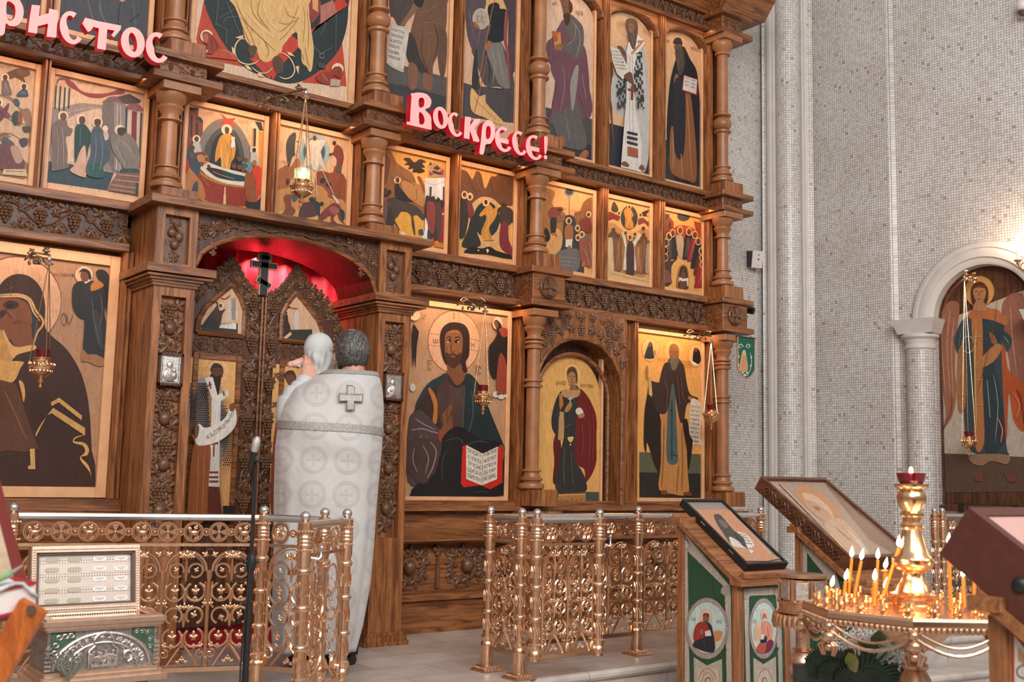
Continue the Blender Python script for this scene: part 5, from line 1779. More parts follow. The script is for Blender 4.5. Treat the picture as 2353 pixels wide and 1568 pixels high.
icon('upper icon of balding man in purple mantle holding a red book', 4.84, 5.372, 3.335, 4.615, 'cfae94', """
@ 800 0 2.8
P 4a4848 1270,690 1580,770 1580,1060 1270,1060
P 35353a 1270,860 1580,940 1580,1060 1270,1060
O b89878 3 1405,60 85,100
@ 1100 0 4.48
S 6a4650 835,250 880,210 960,400 1060,450 1110,560 1140,900 1130,1200 770,1200 780,900 800,640 740,670 700,560 700,440 760,380
S 5c5854 870,240 940,150 1020,210 1075,290 1080,440 1050,570 970,640 900,600 860,500 900,440 960,430
L 8a8680 7 960,220 1030,320 1040,450 1000,580
L 8a8680 6 1000,240 980,400 900,470
S 8a8680 930,880 960,700 1000,690 990,800 980,900
S 6b4a38 838,-10 900,-30 955,30 965,80 940,150 880,160 860,80
S 3f2c22 925,0 962,60 960,120 930,120
S 3c2a20 870,150 930,140 940,200 905,270 880,210
L 2c1c14 4 855,75 880,72
L 2c1c14 4 900,75 930,80
P b05838 750,320 840,330 855,520 790,520 760,400
P c08040 770,380 840,340 850,510 780,510
S 8a5c40 780,500 800,460 860,450 870,490 820,510
S 8a5c40 760,380 800,370 810,420 770,430
@ 800 0 2.8
S 6a4650 1300,420 1400,330 1500,440 1540,540 1570,690 1540,770 1500,660 1480,620 1440,740 1290,800 1310,700 1340,560
S 5c5654 1310,740 1400,700 1460,640 1500,760 1530,950 1400,950 1350,900
S 8a8680 1425,560 1440,480 1460,430 1480,430 1470,560 1440,720
S 9a6040 1480,1010 1520,965 1545,985 1520,1030 1490,1040
S 8a5a40 1360,880 1390,880 1390,940 1360,940
L 8a6a74 5 1380,420 1390,560 1360,720
L 8a6a74 5 1500,480 1530,640
L 7a7672 5 1400,760 1420,900
T 8a6a50 26 .15 1460,95 50 ПАВЕЛЪ
T 8a6a50 22 .15 1310,35 30 АП
""", arch=.16, mg=.02, group=G_D)
chk = []
for j in range(34):
    for i in range(15):
        x = 150+18.5*i; y = 500+18.5*j
        if (i+j*2) % 5 in (0, 2) or ((i//2+j//2) % 4 == 0): chk.append((x, y))
def cell(x, y, c='2a3436'): return 'P %s %g,%g %g,%g %g,%g %g,%g' % (c, x, y, x+17, y+3, x+17, y+21, x, y+18)
icon('upper icon of long-bearded bishop in black and white crossed robe', 5.47, 5.967, 3.335, 4.615, 'd2aa84', """
@ 1380 0 4.48
P 33333a 60,1260 540,1390 540,2000 60,2000
O b08c64 4 300,280 100,110
S 6a4438 70,700 110,640 130,760 120,1100 140,1500 90,1100
S b8b4ae 250,500 380,360 440,480 480,640 495,900 500,1300 480,1700 380,1800 300,1300 120,1100 120,800 200,700
""" + '\n'.join(cell(x, y) for x, y in chk if (330+max(0, y-700)*.02 < x < min(485, 400+(y-480)*.55) and y < 1500) or (120 < x < 235 and 820 < y < 1150)) + """
P cfc8bf 240,560 350,570 310,760 330,1100 400,1500 390,1800 270,1800 180,1800 240,1000 245,740
K 8a8a88 4 270,590 275,1500
K 8a8a88 4 300,590 305,1500
P d8d2ca 350,370 430,440 380,540 300,580 235,560 260,450
P b07a4c 350,430 420,425 425,440 350,460
P b07a4c 280,560 400,430 415,440 300,575
S 54443c 232,230 270,200 330,215 355,260 355,330 340,440 320,520 290,500 265,420 255,320
S 7a5646 250,270 290,250 320,290 300,350 265,340
L 2c1c14 4 252,290 275,284
L 2c1c14 4 285,284 310,290
L 8a7a70 4 285,370 300,440 315,500
L 8a7a70 4 300,340 325,440
P cfc6bb 70,490 160,520 270,740 200,830 140,770 95,640
T 4a3a30 18 .14 85,545 80 ВЛАДЫКО
T 4a3a30 18 .14 90,580 95 ВСЕДЕРЖИ
T 4a3a30 18 .14 98,615 100 ТЕЛЮ БОЖЕ
T 4a3a30 18 .14 110,650 100 ОТЦЕВЪ
T 4a3a30 18 .14 122,685 100 НАШИХЪ
T 4a3a30 18 .14 135,720 100 И СѢМЕНЕ
S 6a4636 135,490 180,490 225,550 230,640 210,580 160,520
S 6a4636 210,790 280,755 310,850 330,1000 290,880 240,840
@ 800 0 2.8
P 7a3a28 1800,560 1815,560 1815,650 1800,650
P 7a3a28 1780,575 1832,590 1832,600 1780,588
P 33333a 1775,850 1842,865 1842,880 1775,866
P 33333a 1775,880 1842,896 1842,912 1775,898
P 33333a 1775,912 1842,930 1842,946 1775,930
P 9a5838 1778,948 1845,965 1845,1022 1778,1008
S 7a4a34 1735,1060 1760,1045 1790,1070 1770,1078
S 7a4a34 1850,1090 1870,1065 1890,1100
T 8a5a34 24 .25 1705,165 50 СВ ВАСИЛІЙ
T 8a5a34 24 .25 1880,215 60 ВЕЛИКІЙ
""", arch=.15, mg=.02, group=G_D)
icon('upper icon of hooded black-robed monk holding open book, rightmost of its row', 6.065, 6.54, 3.335, 4.615, 'cfa278', """
@ 1380 0 4.48
O b08a60 4 800,460 90,105
@ 800 0 2.8
P 3a3430 2025,890 2280,1000 2280,1230 2025,1180
S 25242a 2090,440 2130,330 2160,300 2200,380 2240,450 2255,560 2275,800 2280,1000 2200,1180 2100,1150 2050,920 2062,600
S 8a5838 2075,830 2110,800 2170,600 2205,620 2240,980 2235,1165 2180,1160 2120,1140 2070,1080
S 8f5c3c 2100,490 2125,490 2125,600 2095,610
S 2c2a30 2095,540 2165,560 2160,980 2100,970
L b88a5c 4 2180,620 2190,800 2210,1150
L b88a5c 4 2090,850 2090,1080
L b88a5c 4 2140,990 2150,1140
S 232227 2092,280 2100,250 2120,242 2140,250 2148,290
S 6a4a38 2098,290 2145,290 2145,320 2125,335 2105,325
S 4a403a 2105,320 2150,310 2165,400 2150,470 2125,480 2110,400
L 6a5c52 4 2120,350 2125,450
L 6a5c52 4 2140,350 2148,450
K 241810 2 2108,300 2118,298
K 241810 2 2126,300 2138,302
P 7c2c24 2155,480 2250,510 2245,620 2140,585
P d0c6ba 2160,487 2243,515 2237,607 2150,578
T 5a4030 10 .28 2165,505 28 ВСЯКОЕ
T 5a4030 10 .28 2163,527 28 ДЫХАНІЕ
T 5a4030 10 .28 2160,549 28 ДА ХВА
T 5a4030 10 .28 2203,520 30 ЛИТЪ ГОС
T 5a4030 10 .28 2201,542 30 ПОДА И
T 5a4030 10 .28 2199,564 30 СЛАВИТЪ
T 8a5a34 20 .25 2200,320 50 ПРЕПОД
T 8a5a34 20 .1 2040,275 24 ПР
""", arch=.14, mg=.02, group=G_D)
icon('upper icon of dark draped figure behind the last red letters on the left', 1.472, 2.012, *DZ, '3a3c40', """
@ 0 0 2.8
P 46484c 380,-40 980,-40 960,300 380,180
L 7a7c80 4 640,-20 650,80 700,180
L 7a7c80 4 560,-20 590,100 620,170
L 6a6c70 3 860,20 870,200
L 2a2c30 8 780,-20 760,150 800,260
L 2a2c30 8 900,90 830,140
P c08a6a 765,5 800,-5 805,8 780,12
""", group=G_D)
icon('upper icon of dark draped figure at the top left corner', .88, 1.432, *DZ, '3c3e42', """
@ 0 0 2.8
L 6a6c70 3 120,-10 130,70
L 2a2c30 8 180,-20 170,60
""", group=G_D)
# --- arched wall painting in the right-hand niche
def angel():
    t = thing('wall_icon', 'tall arched painting of winged figure in the white mosaic niche', 'icon', Bp(NS, .9, -.10))
    NB = nB
    def fn(px, py):
        q = onP(px, py, B0-nB*.095, nB)
        s_ = (q-B0).dot(dB); z = q.z
        s_ = min(max(s_, NS-RI+.015), NS+RI-.015)
        tt = (s_-NS)/(RI-.015); top = ZS+(RI*1.06-.02)*sqrt(max(0, 1-tt*tt))
        return Vector((B0.x+dB.x*s_-nB.x*.095, B0.y+dB.y*s_-nB.y*.095, min(z, top)))
    p = Paint(fn, NB.copy(), .0003)
    src = """
@ 2080 560 1.4
P b0a08f 95,40 400,40 500,200 500,690 95,690
P 5a4436 95,675 500,690 500,800 95,800
L 7a4a36 9 100,300 130,190 170,130 230,85 280,78 330,90 380,140
S 94604a 105,260 130,200 150,185 175,200 165,300 160,400 165,480 150,560 115,605 130,560 125,500 110,400
S 8a5a48 310,215 330,170 360,160 385,190 385,440 350,460 330,350
L b88a70 3 125,230 118,320 130,480
L b88a70 3 145,215 135,330 145,480
L b88a70 3 158,240 150,340 155,500
L 6a3c2c 3 150,480 148,540 120,600
L b88a70 3 340,200 345,300 360,420
S a8502c 190,260 215,225 285,210 320,250 330,400 385,460 385,600 350,570 335,480 330,560 325,640 300,640 250,400
S 3a4448 190,240 230,235 285,250 320,280 345,310 330,350 310,340 325,640 330,680 215,670 190,560 195,420 165,345 160,300
S 2e3a40 250,240 290,250 320,270 290,380 310,500 320,640 260,670 250,500
S a86c40 215,235 248,240 250,460 255,640 225,650 222,400
S a8643c 205,240 215,215 260,205 320,230 330,265 290,250 240,240
S 9a6a44 170,360 190,340 195,520 170,530
S a87248 230,385 290,325 312,335 290,375 250,400 225,400
S 8a5a3c 272,285 290,300 298,325 280,320
H b98a4c 8a4a28 240,154 48,50
S 4a2c1e 215,140 240,122 265,140 268,180 255,200 222,200 212,175
S a0704c 222,145 258,145 258,175 240,192 224,175
S a0704c 230,185 252,185 262,215 220,215
L 3a2014 2 226,155 236,154
L 3a2014 2 244,154 254,155
L 5a3422 2 240,156 239,168
L 5a3422 2 233,178 247,178
K 8a4a2c 2 216,138 264,138
L 7a8a88 3 285,420 300,520 290,640
L 7a8a88 3 265,440 275,560
L 7a8a88 3 320,300 335,320
L 5a6a70 3 180,290 175,330
K 6a4a2c 3 200,325 232,322
K 6a4a2c 4 215,305 216,350
L 6a4a2c 2 298,180 285,280 255,400 235,480
O b09a80 3 205,325 20,26
S 8a6a50 215,680 330,680 330,710 280,700 250,715 215,705
S 6a4030 225,740 250,730 250,765 225,760
S 6a4030 320,735 355,750 360,765 335,765
T 7a4430 20 -.05 143,165 40 АРХ.
T 7a4430 18 -.1 293,148 60 ГАВРІИЛЪ
L c8a070 4 230,270 226,400 232,600
K c8a070 2 222,300 250,298
K c8a070 2 224,440 252,438
K c8a070 2 226,520 252,518
L d07848 4 300,560 315,600 310,640
L d07848 4 350,480 370,520 360,560
L 7a2c1c 4 360,470 375,500 385,580
"""
    p.run(src); p.build('painting', t)
    mb = MB()
    pr = [(NS-RI+.002, .85)]+[(NS-(RI-.004)*cos(pi*k/24), ZS+(RI*1.06-.004)*sin(pi*k/24)) for k in range(25)]+[(NS+RI-.002, .85)]
    mb.tube([Bp(a, b, -.085) for a, b in pr], .014, 6)
    mb.poly([Bp(NS-RI+.01, .85, -.1)]+[Bp(a, b, -.1) for a, b in pr[1:-1]]+[Bp(NS+RI-.01, .85, -.1)])
    mb.build('frame', WD_D, t)
    # grey cabinet-like panel under the painting
    b = thing('wall_cabinet', 'brown grey cabinet with hinged lid below the niche painting', 'cabinet', Bp(NS, .30, -.02))
    mb = MB()
    def bx(s0, s1, z0, z1, d0, d1, m): 
        P = [Bp(s0, 0, d0), Bp(s1, 0, d0), Bp(s1, 0, d1), Bp(s0, 0, d1)]
        m.loft([[(q.x, q.y, z0) for q in P], [(q.x, q.y, z1) for q in P]], cap=True)
    bx(NS-RI+.02, NS+RI-.02, 0, .80, -.09, .0, mb); mb.build('body', plain('grey_brown_paint', '7d685b', .6, noise=.1, nscale=8), b)
    mb = MB(); bx(NS-RI+.015, NS+RI-.015, .80, .84, -.09, .012, mb); mb.build('lid', WD_D, b)
    for s_ in (NS-.22, NS+.2):
        mb = MB(); bx(s_-.02, s_+.02, .79, .86, .0, .018, mb); mb.build('hinge', BLACK, b)
angel()
# ---------------------------------------------------------------- brass railings
def post_bm(m, x, y, z0=0.0, base=True, rs=1.0):
    r = .0235*rs; P = []
    if base: P += [(.040, .03), (.031, .115)]
    else: P += [(0, .100), (.026, .10), (.028, .115)]
    P += [(.034, .12), (.035, .14), (.028, .152), (.034, .165), (.034, .178), (.025, .186)]
    for z in (.30, .455, .60):
        P += [(r, z-.014), (r*1.3, z-.008), (r*1.38, z), (r*1.3, z+.008), (r, z+.014)]
    P += [(r*1.02, .625), (r*1.22, .64), (r*1.22, .675), (r*1.36, .68), (r*1.36, .688), (r*1.2, .691)]
    for z in (.70, .715, .73): P += [(r*1.2, z), (r*1.32, z+.004), (r*1.2, z+.009)]
    P += [(r*1.2, .75), (r*1.38, .754), (r*1.38, .762), (r*1.2, .766), (r*1.2, .79), (r*.95, .797), (.012, .801)]
    m.lathe(P, (x, y, z0), 18)
    # embossed bands
    for z in (.235, .38, .53):
        for k in range(10):
            a = 2*pi*k/10
            m.tube([(x+(r+.001)*cos(a+.25*sin(q)), y+(r+.001)*sin(a+.25*sin(q)), z0+z-.028+.014*q) for q in range(5)], [.0025, .004, .0045, .004, .0025], 4)
    for zz in (.684, .758):
        for k in range(16):
            a = 2*pi*k/16; m.sph((x+r*1.38*cos(a), y+r*1.38*sin(a), z0+zz), .0042, 5, 4)
def make_post(parent, x, y, z0=0.0, base=True, zrot=0):
    m = MB(); post_bm(m, x, y, z0, base); p = m.build('post', BRASS, parent, True)
    m = MB(); m.sph((x, y, z0+.818), .0215, 16, 10); m.lathe([(.012, .798), (.010, .802), (.014, .806)], (x, y, z0), 12)
    b = m.build('ball_finial', CHROME, None, True); b.parent = p
    if base:
        m = MB(); m.X = Matrix.Translation((x, y, z0)) @ Matrix.Rotation(zrot, 4, 'Z')
        for w0, w1, za, zb in ((.062, .062, 0, .007), (.062, .058, .007, .012), (.056, .038, .012, .030)):
            m.loft([[(-w0, -w0, za), (w0, -w0, za), (w0, w0, za), (-w0, w0, za)], [(-w1, -w1, zb), (w1, -w1, zb), (w1, w1, zb), (-w1, w1, zb)]], cap=True)
        for k in range(4):
            for q in range(5):
                a = k*pi/2; u = -.04+.02*q; v = -.050
                m.sph((u*cos(a)-v*sin(a), u*sin(a)+v*cos(a), .020), .008, 6, 4, (1, 1, .8))
        bb = m.build('base_plate', BRASS_D, None, False); bb.parent = p
    return p
def ringarc(m, cx, cz, r, a0, a1, t=.0055, n=14, y=0):
    m.tube([(cx+r*cos(radians(a0+(a1-a0)*k/n)), y, cz+r*sin(radians(a0+(a1-a0)*k/n))) for k in range(n+1)], t, 5, closed=abs(a1-a0) >= 359.9 and False)
def lattice(m, W, n, S=1.0):
    w = W/n
    for i in range(n):
        c = w*(i+.5); k = w/.225
        ringarc(m, c, .545, .098*k, 0, 180, .0075, 18); ringarc(m, c, .545, .085*k, 0, 180, .003, 18)
        for s in (-1, 1):
            # column of scrolls on either side of the spindle
            ringarc(m, c+s*.046*k, .548, .034*k, 90+s*110, 90+s*110-s*330, .0055)
            leaf(m, c+s*.046*k, .545, .018, radians(90-s*30), 0)
            ringarc(m, c+s*.050*k, .455, .046*k, 90-s*20, 90-s*20-s*310, .006, 18); leaf(m, c+s*.05*k, .452, .030, radians(90), 0); leaf(m, c+s*.05*k, .432, .018, radians(-90), 0)
            ringarc(m, c+s*.050*k, .350, .040*k, -90+s*20, -90+s*20+s*300, .006, 18); leaf(m, c+s*.045*k, .348, .024, radians(70*s), 0)
            ringarc(m, c+s*.052*k, .255, .046*k, 90-s*20, 90-s*20-s*300, .006, 18); leaf(m, c+s*.052*k, .252, .031, radians(90), 0); leaf(m, c+s*.055*k, .225, .018, radians(-90), 0)
            m.tube([(c+s*.004, 0, .225), (c+s*.02*k, 0, .205), (c+s*.055*k, 0, .16), (c+s*.075*k, 0, .13)], [.004, .0065, .0065, .005], 5)
            swirl(m, c+s*.088*k, .185, .024*k, pi/2, 0, d=s, w=.22)
            leaf(m, c+s*.090*k, .215, .02, radians(90+s*20), 0)
            m.tube([(c+s*.096*k, 0, .50), (c+s*.10*k, 0, .40), (c+s*.085*k, 0, .385)], .005, 5); leaf(m, c+s*.098*k, .40, .02, radians(90), 0)
        # spindle with palmettes
        for z0, z1 in ((.50, .60), (.40, .455), (.30, .36), (.21, .27)):
            m.tube([(c, 0, z0), (c, 0, (z0+z1)/2), (c, 0, z1)], [.004, .009, .003], 6)
        for s in (-1, 0, 1):
            leaf(m, c+s*.016, .608, .026, radians(90-s*40), 0); leaf(m, c+s*.016, .382, .022, radians(90-s*60), 0)
        leaf(m, c, .155, .02, radians(90), 0); leaf(m, c-.012, .147, .014, radians(150), 0); leaf(m, c+.012, .147, .014, radians(30), 0)
    for i in range(n+1):
        x = min(max(w*i, .012), W-.012)
        m.tube([(x, 0, .13), (x, 0, .52)], .008, 6); m.lathe([(.013, .13), (.013, .165), (.009, .175)], (x, 0, 0), 8); m.lathe([(.008, .505), (.012, .52), (.012, .525), (.014, .545), (.015, .55)], (x, 0, 0), 8)
        if 0 < i < n: 
            for s in (-1, 1): leaf(m, x+s*.014, .615, .022, radians(90-s*60), 0); ringarc(m, x, .628, .016, 0, 360, .003, 12)
def medallions(m, W, n):
    p = W/n
    for i in range(n):
        c = p*(i+.5); z = .718; r = min(.044, p*.37)
        ringarc(m, c, z, r, 0, 360, .0055, 20); ringarc(m, c, z, r*.82, 0, 360, .0025, 20)
        if i % 2:
            for k in range(4):
                a = k*pi/2; d = Vector((cos(a), 0, sin(a))); q = Vector((-sin(a), 0, cos(a)))
                P = [d*.006+q*.004, d*r*.85+q*.014, d*r*.85-q*.014, d*.006-q*.004]
                m.loft([[(c+v.x, -.006, z+v.z) for v in P], [(c+v.x, .006, z+v.z) for v in P]], cap=True)
            m.sph((c, -.004, z), .007, 8, 5)
        else:
            # small beast: body, head, legs and curling tail
            m.sph((c+.002, 0, z-.004), .017, 10, 6, (1.25, .5, .75)); m.sph((c-.018, -.002, z+.014), .010, 8, 6, (1, .7, 1.1))
            m.tube([(c-.012, 0, z+.0), (c-.018, 0, z+.014)], .008, 6)
            for dx in (-.016, -.006, .012, .020): m.tube([(c+dx, 0, z-.012), (c+dx-.003, 0, z-.026), (c+dx-.007, 0, z-.03)], .0035, 5)
            m.tube([(c+.02, 0, z), (c+.03, 0, z+.012), (c+.022, 0, z+.026), (c+.012, 0, z+.022)], .0035, 5)
            leaf(m, c+.006, z+.014, .016, radians(60), 0)
        x = p*i if i else None
        if x: ringarc(m, x, z, .015, 0, 360, .0045, 12); m.sph((x, 0, z), .007, 6, 4, (1, .6, 1))
        if x:
            for k in range(5): m.sph((x+.009*cos(k*1.257), -.002, z+.009*sin(k*1.257)), .0035, 5, 4)
def rail_panel(parent, A, B, n, nmed, z0=0.0, off=.03, flat=False):
    A = Vector((*A, 0)); B = Vector((*B, 0)); d = (B-A).normalized(); a0 = A+d*off; W = (B-A).length-2*off
    X = Matrix.Translation((a0.x, a0.y, z0)) @ Matrix.Rotation(atan2(d.y, d.x), 4, 'Z')
    m = MB(); m.X = X
    m.tube([(-.01, 0, .784), (W+.01, 0, .784)], .016, 8); m.build('handrail', CHROME, parent, True)
    m = MB(); m.X = X; m.box(-.01, W+.01, -.008, .008, .655, .668); m.build('middle_bar', BRASS_D, parent)
    m = MB(); m.X = X; m.box(-.01, W+.01, -.010, .010, .108, .128); m.build('bottom_bar', BRASS, parent)
    m = MB(); m.X = X; medallions(m, W, nmed); m.build('medallion_band', BRASS, parent, True)
    m = MB(); m.X = X; lattice(m, W, n); m.build('lattice_panel', BRASS, parent, True)
PL, PA, PB_, PC, PD = (1.215, 5.13), (2.215, 4.80), (2.375, 4.51), (2.435, 4.415), (2.085, 4.125)
QA, QB, QC, QD, QE = (3.475, 4.765), (3.475, 4.495), (3.485, 4.385), (3.885, 4.37), (4.535, 4.765)
QF = (5.617, 4.774)
t = thing('railing', 'long brass railing run with round medallions, left of the priest behind the silver chest', 'railing', (*PL, 0))
make_post(t, *PL); make_post(t, *PA, zrot=.4); make_post(t, *PB_, zrot=.4)
rail_panel(t, PL, PA, 5, 9); rail_panel(t, PA, PB_, 1, 2)
t = thing('railing_gate', 'open brass gate leaf at the priest, its thick near post beside the microphone pole', 'gate', (*PC, .1))
make_post(t, *PC, base=False); make_post(t, *PD, base=False); rail_panel(t, PC, PD, 1, 2)
m = MB(); x, y = PD; m.tube([(x+.02, y-.02, .655), (x+.05, y-.03, .648), (x+.062, y-.03, .66), (x+.062, y-.03, .69)], .0055, 6); m.sph((x+.062, y-.03, .695), .010, 8, 6); m.build('latch', CHROME, t, True)
t = thing('railing', 'brass railing with cross medallions right of the priest, running behind the green lectern', 'railing', (*QA, 0))
for q in (QA, QB, QE, QF): make_post(t, *q)
rail_panel(t, QA, QE, 5, 8); rail_panel(t, QE, QF, 5, 8); rail_panel(t, QA, QB, 1, 2, off=.028)
t = thing('railing_gate', 'open brass gate leaf with flat-backed scrollwork right of the priest', 'gate', (*QC, .1))
make_post(t, *QC, base=False); make_post(t, *QD, base=False); rail_panel(t, QC, QD, 2, 3)
m = MB(); x, y = QD; m.tube([(x+.02, y-.02, .655), (x+.045, y-.03, .65), (x+.05, y-.03, .66), (x+.05, y-.03, .695)], .005, 6); m.sph((x+.05, y-.03, .70), .009, 8, 6); m.build('latch', CHROME, t, True)
m = MB()
for z in (.60, .235): m.tube([(QB[0], QB[1], z), (QC[0], QC[1], z)], .012, 6)
m.build('hinge', BRASS, t, True)
RA, RB, RC = (7.21, 4.553), (7.32, 4.56), (7.683, 4.449)
t = thing('railing', 'distant brass railing behind the lit candles, with a pair of posts at its left end', 'railing', (*RA, 0))
for q in (RA, RB, RC): make_post(t, *q)
rail_panel(t, RB, RC, 2, 3)
rail_panel(t, (8.1, 4.40), RC, 2, 3)
# red carpet strip in front of the doors
mb = MB(); mb.box(2.21, 3.32, 6.14, 6.60, .0, .09); tag(mb.build('carpeted_step', plain('red_carpet', '9c1220', .9, bump=.3, bscale=300)), 'red carpeted step showing under the carved doors', 'step')

# ---------------------------------------------------------------- glowing red letters
LF = plain('letter_face', 'f4a39c', .5, emit=('ff7478', .40))
LS = plain('letter_side', 'b01024', .4, emit=('d8102c', .22))
def cshape(cx, cy, rx, ry, t, a0=50, a1=310, tilt=-12):
    out = []; inn = []; n = 18; ct, st = cos(radians(tilt)), sin(radians(tilt))
    for k in range(n+1):
        a = radians(a0+(a1-a0)*k/n)
        w = t*(1.15-.35*abs(sin(a)))
        for lst, f in ((out, 1), (inn, 0)):
            X_ = (rx-(0 if f else w))*cos(a); Y_ = -(ry-(0 if f else w*.75))*sin(a)
            lst.append((cx+X_*ct-Y_*st, cy+X_*st+Y_*ct))
    return [out+inn[::-1]]
def oshape(cx, cy, rx, ry, t, tilt=-10):
    ct, st = cos(radians(tilt)), sin(radians(tilt)); L = []
    for f in (1, 0):
        L.append([(cx+(rx-(0 if f else t*1.15))*cos(a)*ct-(ry-(0 if f else t*.8))*sin(a)*st, cy+(rx-(0 if f else t*1.15))*cos(a)*st+(ry-(0 if f else t*.8))*sin(a)*ct) for a in [2*pi*k/28 for k in range(28)]])
    return L
def letter(ch, loops, org, Yf, label, dpt=.055):
    ox, oy, sc = org
    L = [[onY(ox+p[0]/sc, oy+p[1]/sc, Yf) for p in lp] for lp in loops]
    c = sum((p for p in L[0]), Vector())/len(L[0])
    t = thing('sign_letter', label, 'sign letter', (c.x, Yf+dpt, c.z), 'glowing letters of the paschal greeting')
    flat = [p for lp in L for p in lp]
    tr = tessellate_polygon([[Vector((p.x, p.z, 0)) for p in lp] for lp in L])
    m = MB(); idx = [m._a((p.x, Yf, p.z)) for p in flat]
    for f in tr: m.face([idx[i] for i in f])
    m.build('letter_face', LF, t)
    m = MB(); b = [m._a((p.x*1+0, Yf+dpt, p.z)) for p in flat]
    for f in tr: m.face([b[i] for i in f])
    cc = 0
    for lp in L:
        n = len(lp)
        for k in range(n):
            p, q = lp[k], lp[(k+1) % n]
            m.poly([(p.x, Yf+.0015, p.z), (q.x, Yf+.0015, q.z), (q.x, Yf+dpt, q.z), (p.x, Yf+dpt, p.z)])
    m.build('letter_side', LS, t)
    m = MB(); m.box(c.x-.004, c.x+.004, Yf+dpt, 6.07, c.z-.004, c.z+.004); m.build('bracket', BLACK, t)
A_ = (0, 0, 2.8); B_ = (800, 0, 2.8)
p_w = 'of the left word'
def sm(l): return smooth_pts(l, True, 3)
YL = 5.74
letter('р', [sm([(-60,-60),(40,-50),(110,-20),(150,50),(145,120),(110,165),(60,165),(38,150),(28,215),(0,230),(-30,225),(-20,150),(-10,60)]), sm([(45,10),(90,30),(100,80),(85,125),(55,130),(42,100)])], A_, YL, 'glowing red letter with a tail, leftmost and cut by the picture edge')
letter('и', [[(205,30),(258,36),(250,104),(314,84),(316,55),(375,68),(360,242),(300,236),(310,152),(243,168),(238,216),(180,206),(192,110)]], A_, YL, 'glowing red letter shaped like an H %s' % p_w)
letter('с', cshape(462, 178, 76, 108, 46), A_, YL, 'glowing red C-shaped letter between the H shape and the T %s' % p_w)
letter('т', [[(548,114),(640,138),(780,165),(776,190),(733,240),(716,228),(737,197),(690,188),(680,322),(625,312),(637,182),(600,172),(586,196),(566,206),(530,152)]], A_, YL, 'glowing red T-shaped letter %s' % p_w)
letter('о', oshape(855, 272, 76, 98, 44), A_, YL, 'glowing red O-shaped letter %s' % p_w)
letter('с', cshape(1015, 306, 76, 100, 46), A_, YL, 'glowing red C-shaped letter ending the left word')
q_w = 'of the right word'
YR = 5.72
letter('В', [sm([(408,625),(425,600),(460,596),(505,606),(535,645),(525,690),(495,705),(530,745),(535,790),(525,832)])[:-2]+[(520,833),(376,800),(378,782),(398,786),(402,700)], sm([(455,640),(475,628),(490,645),(485,685),(458,690)]), sm([(458,722),(482,740),(492,775),(482,800),(458,793)])], B_, YR, 'tall glowing red capital letter starting the right word')
letter('о', oshape(595, 758, 48, 72, 28), B_, YR, 'glowing red O-shaped letter %s' % q_w)
letter('с', cshape(692, 802, 48, 80, 30), B_, YR, 'glowing red C-shaped letter between the O and the K %s' % q_w)
letter('к', [[(752,750),(790,754),(784,812),(812,768),(850,765),(850,778),(812,824),(846,905),(838,916),(806,908),(784,838),(780,896),(744,888)]], B_, YR, 'glowing red K-shaped letter %s' % q_w)
letter('р', [sm([(868,800),(895,775),(925,782),(945,820),(942,880),(915,925),(885,930),(872,990),(850,992),(845,975),(855,900),(860,840)]), sm([(892,815),(912,815),(918,845),(912,885),(892,895),(885,860)])], B_, YR, 'glowing red letter with a long tail in the middle of the right word')
def epsi(cx, cy, rx, ry, t):
    o = cshape(cx, cy, rx, ry, t)[0]
    return [o]
for cx, cy, lb in ((1002, 898, 'glowing red E-shaped letter next to the long-tailed letter'), (1200, 950, 'glowing red E-shaped letter before the exclamation mark')):
    L = cshape(cx, cy, 56, 82, 30)[0]; n = len(L)//2
    k = n+n//2
    # add the tongue of the E in the middle of the inner side
    px, py = L[k]; L2 = L[:k]+[(px-2, py+14), (px+50, py+26), (px+52, py-2), (px, py-14)]+L[k+1:]
    letter('е', [L2], B_, YR, lb)
letter('с', cshape(1105, 922, 48, 80, 30), B_, YR, 'glowing red C-shaped letter between the two E shapes')
letter('!', [sm([(1262,880),(1275,878),(1284,890),(1280,960),(1272,990),(1264,985),(1262,940)])], B_, YR, 'glowing red exclamation stroke ending the right word')
letter('.', [oshape(1270, 1012, 11, 14, 5)[0]], B_, YR, 'glowing red dot under the exclamation stroke')
point('sign_glow', (4.1, 5.62, 3.2), 1.4, (1, .12, .15), .1); point('sign_glow', (1.5, 5.6, 3.3), 1.2, (1, .12, .15), .1)

